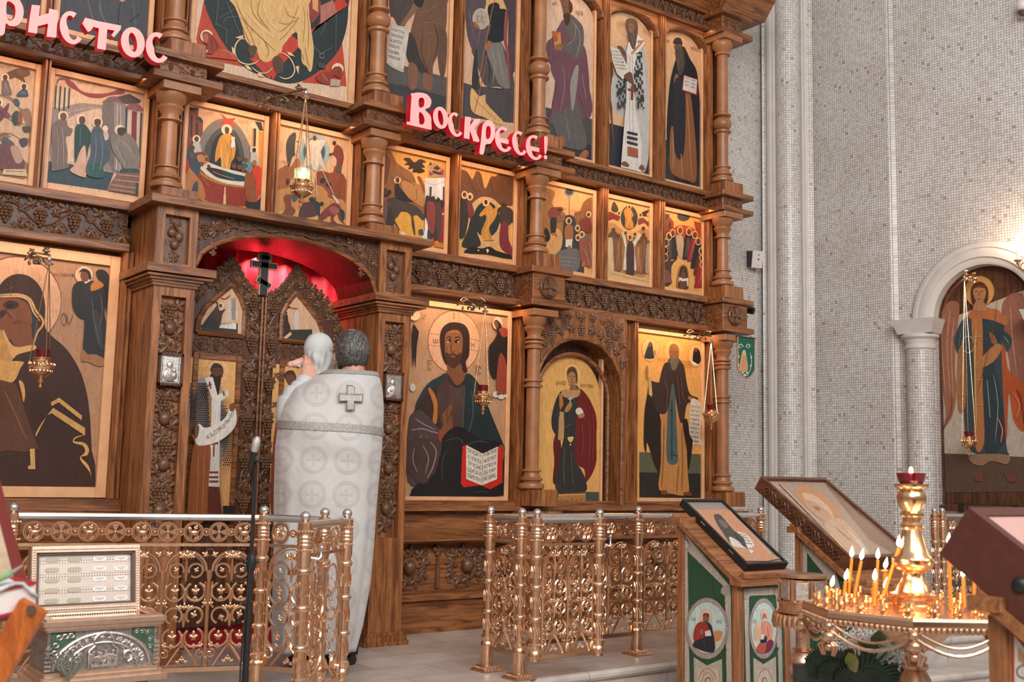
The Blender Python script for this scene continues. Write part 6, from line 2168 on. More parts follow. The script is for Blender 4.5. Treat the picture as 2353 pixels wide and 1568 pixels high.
# ---------------------------------------------------------------- hanging oil lamps
RGL = plain('ruby_glass', (.25, .01, .02), .08, trans=.55, spec=.6); GGL = plain('pale_green_glass', (.62, .72, .55), .1, trans=.85, emit=('d8e4b0', .25))
FLAME = plain('candle_flame', 'fff0d8', .5, emit=('ffe6c0', 14))
def scroll_bracket(label, P, back, s=1.0, mat=None):
    t = thing('lamp_bracket', label, 'bracket', P)
    P = Vector(P); bk = Vector(back); d = P-bk; m = MB(); u = d.normalized(); L = d.length
    m.tube([bk, bk+u*L*.3+Vector((0, 0, .03*s)), bk+u*L*.7+Vector((0, 0, .015*s)), P], .006*s, 6)
    side = Vector((u.y, -u.x, 0))
    for f, r, sg in ((.25, .035, 1), (.55, .030, -1), (.85, .026, 1)):
        c = bk+u*L*f+Vector((0, 0, .02*sg*s))
        m.tube([c+(u*cos(a)+Vector((0, 0, 1))*sin(a))*r*s*(1-.06*k)+side*.012*(k % 3-1) for k, a in enumerate([q*.55 for q in range(13)])], .005*s, 5)
    for k in range(4):
        leaf_c = bk+u*L*(.2+.2*k); m.sph(leaf_c+Vector((0, 0, -.02*s)), .009*s, 6, 4, (1, 1, 1.6))
    m.build('scrollwork', mat or plain('dark_bronze', (.20, .13, .09), .4, .8), t, True)
    m = MB(); m.sph(P+Vector((0, 0, -.018*s)), .012*s, 8, 6); m.lathe([(.004*s, 0), (.022*s, -.012*s), (.018*s, -.02*s)], P+Vector((0, 0, -.03*s)), 10); m.build('canopy', SILVER, t, True)
def lampada(label, pb, top, s=1.0, glass='r', lit=0, nch=3):
    """pb: bottom tip of the bowl; top: hook point"""
    B = Vector(pb); t = thing('hanging_lamp', label, 'oil lamp', B)
    m = MB()
    m.lathe([(0, 0), (.007, .004), (.009, .012), (.004, .018), (.006, .026), (.013, .032), (.014, .038), (.007, .045), (.012, .052), (.030, .062), (.048, .078), (.056, .094), (.058, .104), (.054, .110), (.060, .113), (.060, .118), (.046, .122), (.040, .128), (.036, .136), (.034, .142), (.042, .146), (.042, .150), (.030, .150), (.030, .12)], B, 22)
    for k in range(18):
        a = 2*pi*k/18; m.sph(B+Vector((.059*cos(a), .059*sin(a), .116)), .006, 6, 4, (1, 1, 1.4)); m.sph(B+Vector((.050*cos(a+.17), .050*sin(a+.17), .084)), .006, 5, 4)
    bowl = m
    if s != 1: bowl.v = [B+(v-B)*s for v in bowl.v]
    bowl.build('bowl', GOLD, t, True)
    m = MB()
    g = [(.027, .142), (.031, .165), (.036, .19), (.034, .19), (.029, .165), (.025, .145)] if glass == 'r' else [(.040, .146), (.043, .205), (.040, .205), (.037, .15)]
    m.lathe(g, B, 20); m.v = [B+(v-B)*s for v in m.v]; m.build('glass_cup', RGL if glass == 'r' else GGL, t, True)
    T = Vector(top); m = MB()
    for k in range(nch):
        a = 2*pi*k/nch+.6; q = B+Vector((.058*cos(a), .058*sin(a), .125))*s
        m.sph(q, .010*s, 6, 4)
        for j in range(60):
            pass
        n = 40 if nch == 4 else 8
        m.tube([q+(T-q)*j/n for j in range(n+1)], [.0022+(.0014 if (j % 2 and nch == 4) else 0) for j in range(n+1)], 4)
    m.build('chain', GOLD, t, True)
    if lit:
        m = MB(); m.sph(B+Vector((0, 0, .165))*s, .016*s, 10, 8, (1, 1, 1.3)); m.build('flame', plain('oil_flame', 'fffff0', .5, emit=('fff4d8', 6)), t, True)
        point('lamp_glow', B+Vector((0, -.02, .19*s)), .8, (1, .85, .6), .02)
def hang(label, px, yb, yt, Y, blabel, bx, by, bY, s=1.0, **k):
    b = onY(px, yb, Y); top = onY(px+(bx-px)*.0, yt, Y); 
    lampada(label, b, (b.x, b.y, top.z), s, **k)
    scroll_bracket(blabel, (b.x, b.y, top.z+.035), (b.x-.03, bY, top.z+.06), s)
hang('ruby glass oil lamp hanging before the veiled woman icon at left', 92, 893, 600, 5.70, 'scrolled bracket above the icon of the veiled woman', 95, 560, 6.06)
hang('green glass lit oil lamp on four long chains above the arch', 691, 478, 216, 5.50, 'scrolled bracket under the upper central icon holding four chains', 690, 200, 6.06, 1.05, glass='g', lit=1, nch=4)
hang('ruby glass oil lamp hanging before the man with the red book', 1109, 954, 712, 5.78, 'scrolled bracket above the icon of the man with red book', 1095, 690, 6.06)
hang('ruby glass oil lamp beside the monk icon at the right end', 1634, 989, 784, 5.80, 'scrolled bracket above the icon of the monk with raised hand', 1600, 760, 6.06)
q = onP(2227, 1048, Bp(0, 0, .16), nB); q2 = onP(2222, 640, Bp(0, 0, .16), nB)
lampada('ruby glass oil lamp hanging before the winged figure in the niche', q, (q.x, q.y, q2.z), 1.0)
scroll_bracket('pale gilt bracket under the white niche arch', (q.x, q.y, q2.z+.03), (q.x-nB.x*.25, q.y-nB.y*.25, q2.z+.02), 1.0, GOLD)
# ---------------------------------------------------------------- the priest holding up a baby
BC = Vector((2.80, 5.18, 0))
VD = Vector((BC.x, BC.y, 0)).normalized(); VP = Vector((VD.y, -VD.x, 0))
SKIN = plain('skin', 'c98f78', .5, noise=.08, nscale=30)
def robe_cloth():
    m, t, b = new_mat('white_brocade')
    uv = t.nodes.new('ShaderNodeUVMap'); uv.uv_map = 'wall'
    def math(op, a, b_=None):
        n = t.nodes.new('ShaderNodeMath'); n.operation = op
        for i, v in enumerate((a, b_)):
            if v is None: continue
            if isinstance(v, (int, float)): n.inputs[i].default_value = v
            else: t.links.new(v, n.inputs[i])
        return n.outputs[0]
    s = t.nodes.new('ShaderNodeSeparateXYZ'); t.links.new(uv.outputs[0], s.inputs[0])
    def layer(off):
        u = math('SUBTRACT', math('FRACT', math('ADD', math('MULTIPLY', s.outputs[0], 1/.17), off)), .5)
        v = math('SUBTRACT', math('FRACT', math('ADD', math('MULTIPLY', s.outputs[1], 1/.17), off)), .5)
        d = math('SQRT', math('ADD', math('MULTIPLY', u, u), math('MULTIPLY', v, v)))
        ring = math('MULTIPLY', math('GREATER_THAN', d, .29), math('LESS_THAN', d, .42))
        inner = math('MULTIPLY', math('GREATER_THAN', d, .22), math('LESS_THAN', d, .245))
        mn = math('MINIMUM', math('ABSOLUTE', u), math('ABSOLUTE', v))
        cross = math('MULTIPLY', math('LESS_THAN', mn, math('ADD', math('MULTIPLY', d, .28), .012)), math('LESS_THAN', d, .19))
        return math('MAXIMUM', math('MAXIMUM', ring, inner), cross)
    f = layer(0.0)
    mx = t.nodes.new('ShaderNodeMix'); mx.data_type = 'RGBA'
    mx.inputs[6].default_value = (*lin('bdb8b5'), 1); mx.inputs[7].default_value = (*lin('b1aba8'), 1)
    t.links.new(f, mx.inputs[0]); t.links.new(mx.outputs[2], b.inputs['Base Color'])
    b.inputs['Roughness'].default_value = .55; b.inputs['Sheen Weight'].default_value = .3
    tn = t.nodes.new('ShaderNodeTexCoord')
    n2 = t.nodes.new('ShaderNodeTexNoise'); n2.inputs['Scale'].default_value = 9; n2.inputs['Detail'].default_value = 2
    t.links.new(tn.outputs['Object'], n2.inputs[0])
    bp = t.nodes.new('ShaderNodeBump'); bp.inputs['Strength'].default_value = .35; bp.inputs['Distance'].default_value = .03
    t.links.new(n2.outputs[0], bp.inputs['Height']); t.links.new(bp.outputs[0], b.inputs['Normal'])
    return m
ROBE = robe_cloth(); LINEN = plain('white_linen', 'c3c2c1', .7, bump=.4, bscale=25)
BRAID = plain('silver_grey_braid', '9a928c', .5, noise=.3, nscale=120, bump=.4, bscale=160)
def vpos(px, z, depth=0):
    """point on the vertical plane through the priest, facing the viewer"""
    d = ray(px, 1100); n = VD
    k = (BC-Vector((0, 0, 0))).dot(n)/(d.x*n.x+d.y*n.y)
    return Vector((d.x*k, d.y*k, z))+VD*depth
ZP = lambda y: (1537-y)/443.0
SIL = [(1492, 647, 834), (1440, 642, 846), (1350, 640, 858), (1250, 637, 865), (1130, 632, 869), (1040, 629, 874), (980, 633, 876), (940, 645, 876), (905, 668, 873), (885, 700, 868), (868, 728, 862), (862, 738, 858)]
DEP = [.185, .19, .20, .205, .205, .20, .19, .18, .165, .15, .125, .11]
NR = 72
def ring_at(y):
    for (a, b), (da, db) in zip(zip(SIL, SIL[1:]), zip(DEP, DEP[1:])):
        if b[0] <= y <= a[0]:
            t = (a[0]-y)/(a[0]-b[0]); return a[1]+(b[1]-a[1])*t, a[2]+(b[2]-a[2])*t, da+(db-da)*t
    s, d = (SIL[0], DEP[0]) if y > SIL[0][0] else (SIL[-1], DEP[-1]); return s[1], s[2], d
def robe_pt(a, y, off=0):
    l, r, b = ring_at(y); z = ZP(y)
    L = vpos(l, z); R = vpos(r, z); c = (L+R)/2; h = (R-L).length/2
    low = max(0, min(1, (y-900)/600))
    f = 1+.045*low*sin(a*9+1+y*.002)+.025*low*sin(a*17+2)+.012*sin(a*5+y*.02)
    sag = .010*sin((y-a*60)*.045)*(1 if y < 1080 else .3)
    sx_ = abs(cos(a))**.75*(1 if cos(a) > 0 else -1)
    return c+VP*(h*sx_*(1+(f-1)*.5)+off*cos(a))+VD*((b*f+off+sag)*sin(a))
PR = thing('person', 'person in a white cross-patterned robe seen from behind, lifting a baby at the carved doors', 'person', BC)
ys = [1492-k*(1492-862)/60 for k in range(61)]
m = MB(); rings = [[robe_pt(2*pi*k/NR, y) for k in range(NR)] for y in ys]
m.loft(rings); robe = m.build('robe', ROBE, PR, True, 70)
zz = []
def ruv(c):
    q = c-BC; return (q.dot(VP)*1.0+(.05 if q.dot(VD) > 0 else 0)+.045, c.z+.05)
at_uv(robe, ruv)
md = robe.modifiers.new('thickness', 'SOLIDIFY'); md.thickness = .006; md.offset = -1
# stiff collar edge and braid band
def band(y0, y1, a0, a1, name, slope=0, off=.005):
    mm = MB(); R_ = []
    for j in range(5):
        R_.append([robe_pt(a0+(a1-a0)*k/40, y0+(y1-y0)*j/4+slope*(k/40-.4), off) for k in range(41)])
    mm.loft(R_, closed=False); return mm.build(name, BRAID, PR, True, 60)
band(985, 1003, pi*1.03, 2*pi*1.0, 'braid_band', 12)
band(863, 872, pi*1.0, 2*pi, 'collar_braid', 0, .004)
# embroidered cross
def robe_surf(px, y, off=.006):
    l, r, b = ring_at(y); t = (px-(l+r)/2)/((r-l)/2); t = max(-.98, min(.98, t))
    a = -math.acos(abs(t)**(1/.75)*(1 if t > 0 else -1)); return robe_pt(a, y, off)
def emb(polys, name, mat, off):
    mm = MB()
    for P in polys:
        P2 = []
        for k in range(len(P)):
            a, b = P[k], P[(k+1) % len(P)]
            for q in range(4): P2.append((a[0]+(b[0]-a[0])*q/4, a[1]+(b[1]-a[1])*q/4))
        vs = [mm._a(robe_surf(x, y, off)) for x, y in P2]
        for tr in tessellate_polygon([[Vector((x, y, 0)) for x, y in P2]]): mm.face([vs[i] for i in tr])
    return mm.build(name, mat, PR, True)
def crs(cx, cy, s, k):
    L, w0, w1 = 29*s-k, 8*s-k*.3, 10*s-k
    return [(cx-w0, cy-w0), (cx-w1, cy-L), (cx+w1, cy-L), (cx+w0, cy-w0), (cx+L*.93, cy-w1), (cx+L*.93, cy+w1), (cx+w0, cy+w0), (cx+w1, cy+L), (cx-w1, cy+L), (cx-w0, cy+w0), (cx-L*.93, cy+w1), (cx-L*.93, cy-w1)]
emb([crs(797, 928, 1, 0)], 'embroidered_cross', plain('grey_thread', '6d625c', .6), .006)
emb([crs(797, 928, 1, 2.6)], 'embroidered_cross_field', plain('silver_thread', 'a8a09a', .5, noise=.35, nscale=160), .0085)
# body: one continuous mesh (head, neck, torso, arms, hands, legs)
HC = vpos(799, ZP(815), .01)
m = MB()
m.sph(HC, .088, 20, 14, (.95, 1.08, 1.22))
m.tube([HC+Vector((0, -.01, -.06)), HC+Vector((0, -.02, -.16))], [.058, .064], 12)
m.sph(HC+VP*-.03+VD*.085+Vector((0, 0, -.02)), .022, 8, 6, (.8, 1.3, 1))
m.sph(HC+VP*-.012+VD*.05+Vector((0, 0, -.07)), .05, 10, 8, (1, 1, .9))
m.tube([vpos(765, 1.40, .03), vpos(765, 1.2, .03), vpos(760, .95, .03)], [.13, .14, .14], 14)
m.tube([vpos(800, 1.40, .02), vpos(720, 1.40, .03)], [.09, .08], 12)
for px, dd in ((730, .03), (790, .0)): m.tube([vpos(px, .9, dd), vpos(px-3, .5, dd), vpos(px-6, .10, dd)], [.09, .062, .045], 12)
WR = vpos(694, ZP(888), .10); EL = vpos(660, ZP(950), .02); SHO = vpos(715, ZP(905), .0)
m.tube([SHO, EL, WR], [.06, .048, .030], 10)
# left hand: palm seen from the back of the hand, fingers up around the baby
def hand(m, W, up, side, fwdv, s=1.0):
    up, side, fwdv = up.normalized(), side.normalized(), fwdv.normalized()
    m.loft([[W+up*(.0+.085*q/5)*s+side*(x*(.026+.016*sin(pi*.5*min(1, q/3)))*s)+fwdv*(y*(.014)*s) for x, y in ((-1, -.4), (-.6, -1), (.6, -1), (1, -.4), (1, .4), (.6, 1), (-.6, 1), (-1, .4))] for q in range(6)], cap=True)
    for k, (o, L, tilt) in enumerate(((-.030, .062, -.14), (-.010, .073, -.03), (.011, .070, .06), (.030, .054, .20))):
        b = W+up*.080*s+side*o*s
        p1 = b+up*L*.45*s+side*tilt*L*.45*s-fwdv*.004*s; p2 = p1+up*L*.34*s+side*tilt*L*.3*s+fwdv*.010*s; p3 = p2+up*L*.20*s+fwdv*.016*s
        m.tube([b-up*.02*s, b, p1, p2, p3], [.0095*s, .0105*s, .0095*s, .0085*s, .0065*s], 8); m.sph(p3, .0068*s, 8, 6)
    b = W+up*.022*s-side*.026*s*(-1); tb = b+side*.014*s
    m.tube([b, tb+up*.022*s+side*.012*s, tb+up*.048*s+side*.020*s, tb+up*.064*s+side*.016*s+fwdv*.01*s], [.014*s, .0125*s, .0105*s, .007*s], 8)
hand(m, vpos(693, ZP(882), .11), Vector((0, 0, 1))+VP*.22+VD*.25, VP+Vector((0, 0, -.15)), VD, 1.05)
hand(m, vpos(712, ZP(884), .20), Vector((0, 0, 1))+VP*.30+VD*.2, VP, VD, .95)
m.tube([vpos(835, 1.38, .05), vpos(800, 1.3, .2), vpos(712, ZP(884), .2)], [.06, .05, .03], 10)
body = m.build('body', SKIN, PR, True, 80)
rm = body.modifiers.new('skin_surface', 'REMESH'); rm.mode = 'VOXEL'; rm.voxel_size = .0048; rm.use_smooth_shade = True
sm_ = body.modifiers.new('soften', 'SMOOTH'); sm_.iterations = 4; sm_.factor = .5
# ear, hair, beard
m = MB(); e = HC+VP*-.078+VD*.02+Vector((0, 0, -.035))
m.tube([e+Vector((0, 0, .03))+VP*-.006, e+VD*-.018+Vector((0, 0, .02))+VP*-.012, e+VD*-.016+Vector((0, 0, -.01))+VP*-.012, e+VD*-.004+Vector((0, 0, -.026))], [.005, .008, .008, .006], 8); m.build('ear', SKIN, PR, True)
def hairmat():
    mt, t, b = new_mat('grey_streaked_hair')
    tn = t.nodes.new('ShaderNodeTexCoord'); mp = t.nodes.new('ShaderNodeMapping'); mp.inputs['Scale'].default_value = (60, 60, 14); t.links.new(tn.outputs['Object'], mp.inputs[0])
    n = t.nodes.new('ShaderNodeTexNoise'); n.inputs['Scale'].default_value = 2; n.inputs['Detail'].default_value = 6; n.inputs['Distortion'].default_value = 1.5; t.links.new(mp.outputs[0], n.inputs[0])
    r = t.nodes.new('ShaderNodeValToRGB'); r.color_ramp.elements[0].position = .42; r.color_ramp.elements[1].position = .75
    r.color_ramp.elements[0].color = (*lin('2b2624'), 1); r.color_ramp.elements[1].color = (*lin('8b8480'), 1)
    t.links.new(n.outputs[0], r.inputs[0]); t.links.new(r.outputs[0], b.inputs['Base Color']); b.inputs['Roughness'].default_value = .5
    bp = t.nodes.new('ShaderNodeBump'); bp.inputs['Strength'].default_value = .6; bp.inputs['Distance'].default_value = .006; t.links.new(n.outputs[0], bp.inputs['Height']); t.links.new(bp.outputs[0], b.inputs['Normal'])
    return mt
HAIR = hairmat()
m = MB(); R_ = []
for i in range(17):
    th = pi*i/16*.80; R_.append([])
    for k in range(40):
        a = 2*pi*k/40; front = max(0, sin(a))   # VD side = face
        rr = .095*(1+.02*sin(a*11+i)+.015*sin(a*23+i*2)); t2 = th*(1-.42*front**1.5)
        R_[-1].append(HC+Vector((0, 0, .004))+VP*(rr*sin(t2)*cos(a)*.97)+VD*(rr*1.10*sin(t2)*sin(a))+Vector((0, 0, rr*1.22*cos(t2))))
m.loft(R_, cap=True); m.build('hair', HAIR, PR, True, 80)
m = MB(); m.sph(HC+VP*-.004+VD*-.010+Vector((0, 0, .1085)), .040, 12, 6, (.9, .8, .22)); m.build('thin_crown', plain('pale_scalp_hair', '8f8580', .5, noise=.3, nscale=80), PR, True)
m = MB()
for k in range(16): 
    a = -.9+k*.12; q = HC+VP*(-.075+.004*k)+VD*(.03+.004*k)+Vector((0, 0, -.07))
    m.tube([q, q+Vector((0, 0, -.05))+VP*-.012, q+Vector((0, 0, -.10))+VP*(.004*sin(k*3)-.01)], [.014, .012, .003], 6)
m.build('beard', plain('grey_beard', '6e6662', .7, noise=.35, nscale=90), PR, True)
# white under-sleeve of the raised left arm
m = MB(); pts = [vpos(672, ZP(985), .03), vpos(662, ZP(955), .03), vpos(672, ZP(925), .05), vpos(684, ZP(902), .08), vpos(692, ZP(884), .105)]
rd = [.085, .088, .078, .058, .047]
path = [(pts[0]*(1-t)+pts[1]*t, rd[0]*(1-t)+rd[1]*t) for t in (0, .5)]
for i in range(1, 4): path += [(pts[i]*(1-t)+pts[i+1]*t, rd[i]*(1-t)+rd[i+1]*t) for t in (0, .25, .5, .75)]
path.append((pts[-1], rd[-1]))
m.tube([p for p, r in path], [r*(1+.09*sin(i*2.1)) for i, (p, r) in enumerate(path)], 18, cap=True)
m.build('sleeve', LINEN, PR, True, 80)
m = MB(); q = pts[-1]; ax = (pts[-1]-pts[-2]).normalized(); m.tube([q-ax*.022, q+ax*.004], [.049, .049], 18); m.build('cuff', LINEN, PR, True)
# shoes and dark trouser ends
for px, py, nm in ((806, 1528, 'shoe'), (722, 1532, 'shoe')):
    m = MB(); c = onZ(px, py, 0); f = Vector((-.1, 1, 0)).normalized(); sd = Vector((f.y, -f.x, 0))
    R_ = []
    for u, w, h in ((-.075, .026, .05), (-.055, .036, .062), (0, .038, .06), (.07, .042, .048), (.13, .040, .036), (.165, .022, .022)):
        R_.append([c+f*(u+.06)+sd*(w*cos(a))+Vector((0, 0, max(0, h*.5+h*.5*sin(a)))) for a in [2*pi*k/12 for k in range(12)]])
    m.loft(R_, cap=True); m.build(nm, plain('black_leather', '221e1d', .4), PR, True)
    m = MB(); m.lathe([(.05, .05), (.056, .14), (.07, .22)], (c.x, c.y+.03, 0), 14); m.build('trouser_leg', plain('black_cloth', '1f1c1c', .8), PR, True)
# baby
BB = vpos(717, ZP(800), .20)
BY = thing('person', 'baby in a white bonnet and gown held up in raised hands', 'person', BB+Vector((0, 0, -.2)))
m = MB(); m.sph(BB, .070, 16, 12, (1, 1.05, 1.05)); m.tube([BB+Vector((0, 0, -.05)), BB+Vector((0, 0, -.12)), BB+Vector((.01, 0, -.22))], [.04, .065, .07], 12)
a0 = vpos(696, ZP(838), .20); m.tube([a0, vpos(680, ZP(836), .20), vpos(666, ZP(840), .19), vpos(655, ZP(842), .18)], [.030, .030, .025, .017], 12)
for k, (dx, dz) in enumerate(((-4, -4), (-6, 0), (-5, 4), (-1, 7), (3, -7))):
    p0 = vpos(657, ZP(842), .18); m.tube([p0, vpos(652+dx*.5, ZP(841+dz*.7), .175), vpos(650+dx, ZP(843+dz), .185)], [.008, .0065, .005], 6)
for s in (-1, 1): m.tube([BB+Vector((.01, 0, -.2))+VP*.03*s, BB+Vector((.0, .02, -.30))+VP*.04*s], [.04, .025], 10)
bb = m.build('body', plain('baby_skin', 'd9a794', .5), BY, True); rm = bb.modifiers.new('skin_surface', 'REMESH'); rm.mode = 'VOXEL'; rm.voxel_size = .004; rm.use_smooth_shade = True
m = MB(); R_ = []
for i in range(15):
    th = .05+pi*.80*i/14; R_.append([])
    for k in range(36):
        a = 2*pi*k/36; rr = .080*(1+.02*sin(a*6+th*3)+.012*sin(a*13+th*7))*(1+.10*(i == 12)-.08*(i == 13)+.12*(i == 14))
        R_[-1].append(BB+VP*(rr*sin(th)*cos(a)*1.0)+VD*(rr*sin(th)*sin(a))+Vector((0, 0, rr*1.05*cos(th)))+VP*(-.012*(i > 11)))
m.loft(R_, cap=True); m.build('bonnet', LINEN, BY, True, 80)
# shoulder frill
m = MB(); R_ = []
for j in range(5):
    R_.append([])
    for k in range(48):
        a = 2*pi*k/48; rr = .055+.030*j/4*1.0; fr = 1+.12*sin(a*8)*j/4
        R_[-1].append(BB+Vector((0, 0, -.075-.030*j/4+.010*sin(a*8)*j/4))+VP*(rr*1.15*fr*cos(a)-.018*j/4)+VD*(rr*fr*sin(a)))
m.loft(R_, closed=True); o = m.build('frill', LINEN, BY, True, 80); o.modifiers.new('thickness', 'SOLIDIFY').thickness = .003
m = MB(); R_ = []
GW = [(812, 690, 752), (825, 690, 757), (840, 700, 757), (855, 706, 752), (870, 704, 748), (884, 712, 742), (892, 716, 738)]
for j in range(25):
    y = 812+80*j/24
    for a_, b_ in zip(GW, GW[1:]):
        if a_[0] <= y <= b_[0]: t = (y-a_[0])/(b_[0]-a_[0]); l = a_[1]+(b_[1]-a_[1])*t; r = a_[2]+(b_[2]-a_[2])*t; break
    L = vpos(l, ZP(y), .17); Rr = vpos(r, ZP(y), .17); c = (L+Rr)/2; h = (Rr-L).length/2
    R_.append([c+VP*h*cos(q)*(1+.05*sin(q*9+j*.3))+VD*(.075*(1+.10*sin(q*9+j*.4)+.05*sin(q*4-j*.5)))*sin(q) for q in [2*pi*k/48 for k in range(48)]])
m.loft(R_, cap=True); m.build('gown', LINEN, BY, True, 80)

# ---------------------------------------------------------------- microphone on its stand
def V(px, py, d): return dep(px, py, d)
MD = 4.2
base = V(563, 1568, MD); bx_, by_ = base.x, base.y
topz = V(581, 1062, MD).z; midz = V(577, 1300, MD).z
t = thing('microphone_stand', 'tall thin black microphone stand between the left railing and the viewer', 'stand', (bx_, by_, NAVE_Z))
m = MB(); m.lathe([(.13, 0), (.13, .012), (.05, .022), (.018, .04)], (bx_, by_, NAVE_Z), 24); m.build('base', BLACK, t, True)
m = MB(); m.tube([(bx_, by_, NAVE_Z+.03), (bx_, by_, midz)], .0125, 12); m.build('lower_pole', BLACK, t, True)
m = MB(); m.tube([(bx_, by_, midz), (bx_, by_, topz)], .0075, 10); m.build('upper_pole', BLACK, t, True)
m = MB(); m.lathe([(.013, -.03), (.018, -.02), (.018, .03), (.010, .04)], (bx_, by_, midz), 14); m.tube([(bx_-.03, by_, midz+.01), (bx_+.03, by_, midz+.01)], .008, 8); m.build('clutch', BLACK, t, True)
hd = V(590, 1012, MD); lo = V(581, 1050, MD)
m = MB(); m.tube([(bx_, by_, topz-.01), (bx_, by_, topz+.012), lo+(hd-lo)*-.05], [.010, .012, .011], 10); m.build('clip', BLACK, t, True)
t = thing('microphone', 'silver-headed microphone in the clip of the tall black stand', 'microphone', lo)
ax = (hd-lo).normalized()
m = MB(); m.tube([lo-ax*.05, lo, lo+ax*.02], [.008, .012, .013], 12); m.build('body', BLACK, t, True)
m = MB(); m.tube([lo+ax*.02, lo+ax*.045, lo+ax*.065, lo+ax*.078], [.013, .016, .0155, .006], 14); m.build('grille', plain('mesh_grille', 'b9b2ad', .45, .6, bump=.5, bscale=400), t, True)
m = MB(); cp = [lo-ax*.05, lo-ax*.08+Vector((-.012, 0, 0))]+[Vector((bx_-.020+.010*sin(k*.9), by_-.02, topz-.06-k*.14)) for k in range(9)]+[Vector((bx_-.05, by_-.05, NAVE_Z+.006))]
m.tube(smooth_pts3(cp) if False else cp, .0035, 6); m.build('cable', BLACK, t, True)

# ---------------------------------------------------------------- silver reliquary chest with open glazed lid
K0 = V(107, 1435, 3.75); KX, KY, KZ = K0.x, K0.y, K0.z
kx1 = onY(375, 1415, KY).x; KW = kx1-KX; KD = .235
SIL_D = plain('dark_silver_repousse', (.34, .30, .28), .38, .9, noise=.3, nscale=60, bump=.5, bscale=120)
COP = plain('pale_copper_trim', (.72, .50, .37), .32, .9, noise=.1, nscale=40)
GRN = plain('green_enamel', '3f5a45', .3, noise=.2, nscale=30)
t = thing('reliquary_chest', 'open silver and green chest with glazed lid, standing before the left railing', 'chest', (KX+KW/2, KY+KD/2, NAVE_Z))
m = MB(); m.box(KX+.03, KX+KW-.03, KY+.03, KY+KD-.02, NAVE_Z, KZ-.21); m.build('pedestal', WD_V, t)
m = MB()
for z0, z1, e in ((-.212, -.192, .035), (-.192, -.178, .02), (-.178, -.165, .008)): m.bev(KX-e+.012, KX+KW+e-.012, KY-e+.012, KY+KD, KZ+z0, KZ+z1, .005)
m.build('plinth', COP, t)
m = MB(); m.box(KX+.012, KX+KW-.012, KY+.018, KY+KD-.005, KZ-.165, KZ-.02); m.build('body', SIL_D, t)
m = MB()
for z0, z1, e in ((-.03, -.022, -.004), (-.022, -.010, .004), (-.010, .006, .012)): m.bev(KX-e, KX+KW+e, KY-e, KY+KD, KZ+z0, KZ+z1, .004)
for a, b, c, d in ((KX, KX+.03, KY, KY+KD), (KX+KW-.03, KX+KW, KY, KY+KD), (KX+.03, KX+KW-.03, KY, KY+.03), (KX+.03, KX+KW-.03, KY+KD-.02, KY+KD)): m.box(a, b, c, d, KZ+.006, KZ+.012)
m.build('cornice', COP, t)
m = MB(); m.box(KX+.03, KX+KW-.03, KY+.03, KY+KD-.02, KZ+.004, KZ+.009); m.build('glass_top', plain('dark_glass', '3a2a24', .05, spec=.8), t)
# front relief
m = MB(); y = KY+.018; xc = KX+KW/2; zb = KZ-.160; H = .125; hw = KW/2-.035
m.tube([(xc-hw*cos(pi*k/24), y-.004, zb+H*.93*sin(pi*k/24)) for k in range(25)], .005, 6)
m.tube([(xc-(hw-.045)*cos(pi*k/24), y-.004, zb+(H-.035)*.95*sin(pi*k/24)) for k in range(25)], .0035, 6)
for k in range(15):
    a = radians(10+160*k/14); leaf(m, xc-(hw-.022)*cos(a), zb+(H-.016)*.95*sin(a), .013, a+pi/2, y)
for s in (-1, 1):
    for dx, dz, r in ((.085, .035, .022), (.115, .02, .016), (.10, .062, .016), (.07, .075, .014), (.135, .035, .012)): swirl(m, xc+s*dx, zb+dz, r, random.uniform(0, 6), y, d=s, w=.2); leaf(m, xc+s*(dx-.012), zb+dz+.012, .012, random.uniform(0, 6), y)
m.tube([(xc-.048, y-.006, zb), (xc-.048, y-.006, zb+.06), (xc-.03, y-.006, zb+.075)]+[(xc-.034*cos(pi*k/12), y-.006, zb+.085+.034*sin(pi*k/12)) for k in range(13)]+[(xc+.03, y-.006, zb+.075), (xc+.048, y-.006, zb+.06), (xc+.048, y-.006, zb)], .004, 6)
m.build('front_relief', SILVER, t, True)
m = MB()
for k in range(11):
    x = xc-.042+.0084*k; z = zb+.045+.010*sin(k*2.3)
    m.sph((x, y-.006, z), .0055, 7, 5); m.tube([(x, y-.003, z-.004), (x+.002, y-.005, z-.022), (x, y-.003, z-.03)], [.004, .006, .004], 5)
m.box(xc-.042, xc+.042, y-.010, y, zb+.003, zb+.012); m.sph((xc, y-.008, zb+.02), .008, 8, 5, (1.5, .6, .5))
m.build('supper_relief', SILVER, t, True)
for s in (-1, 1):
    m = MB(); n = 8; P = []
    for k in range(n+1):
        u = .55+.45*k/n; xx = xc+s*u*(hw+.012); zz_ = zb+H*.95*sqrt(max(0, 1-min(1, u*.97)**2))
        P.append((xx, zz_))
    for (xa, za), (xb, zb2) in zip(P, P[1:]): m.poly([(xa, y-.003, za), (xb, y-.003, zb2), (xb, y-.003, KZ-.032), (xa, y-.003, KZ-.032)])
    m.build('green_spandrel', GRN, t)
for s in (-1, 1):
    m = MB()
    for u, z in ((.92, -.045), (.80, -.042), (.98, -.07), (.68, -.040), (.99, -.095)): swirl(m, xc+s*u*hw, KZ+z-.004, .011, 0, y-.003, d=s, w=.2)
    for j in range(6): m.box(xc+s*(hw+.020)-.010, xc+s*(hw+.020)+.010, y-.012, y, zb+.012*j*1.2, zb+.012*j*1.2+.008)
    m.build('scroll_trim', SILVER, t, True)
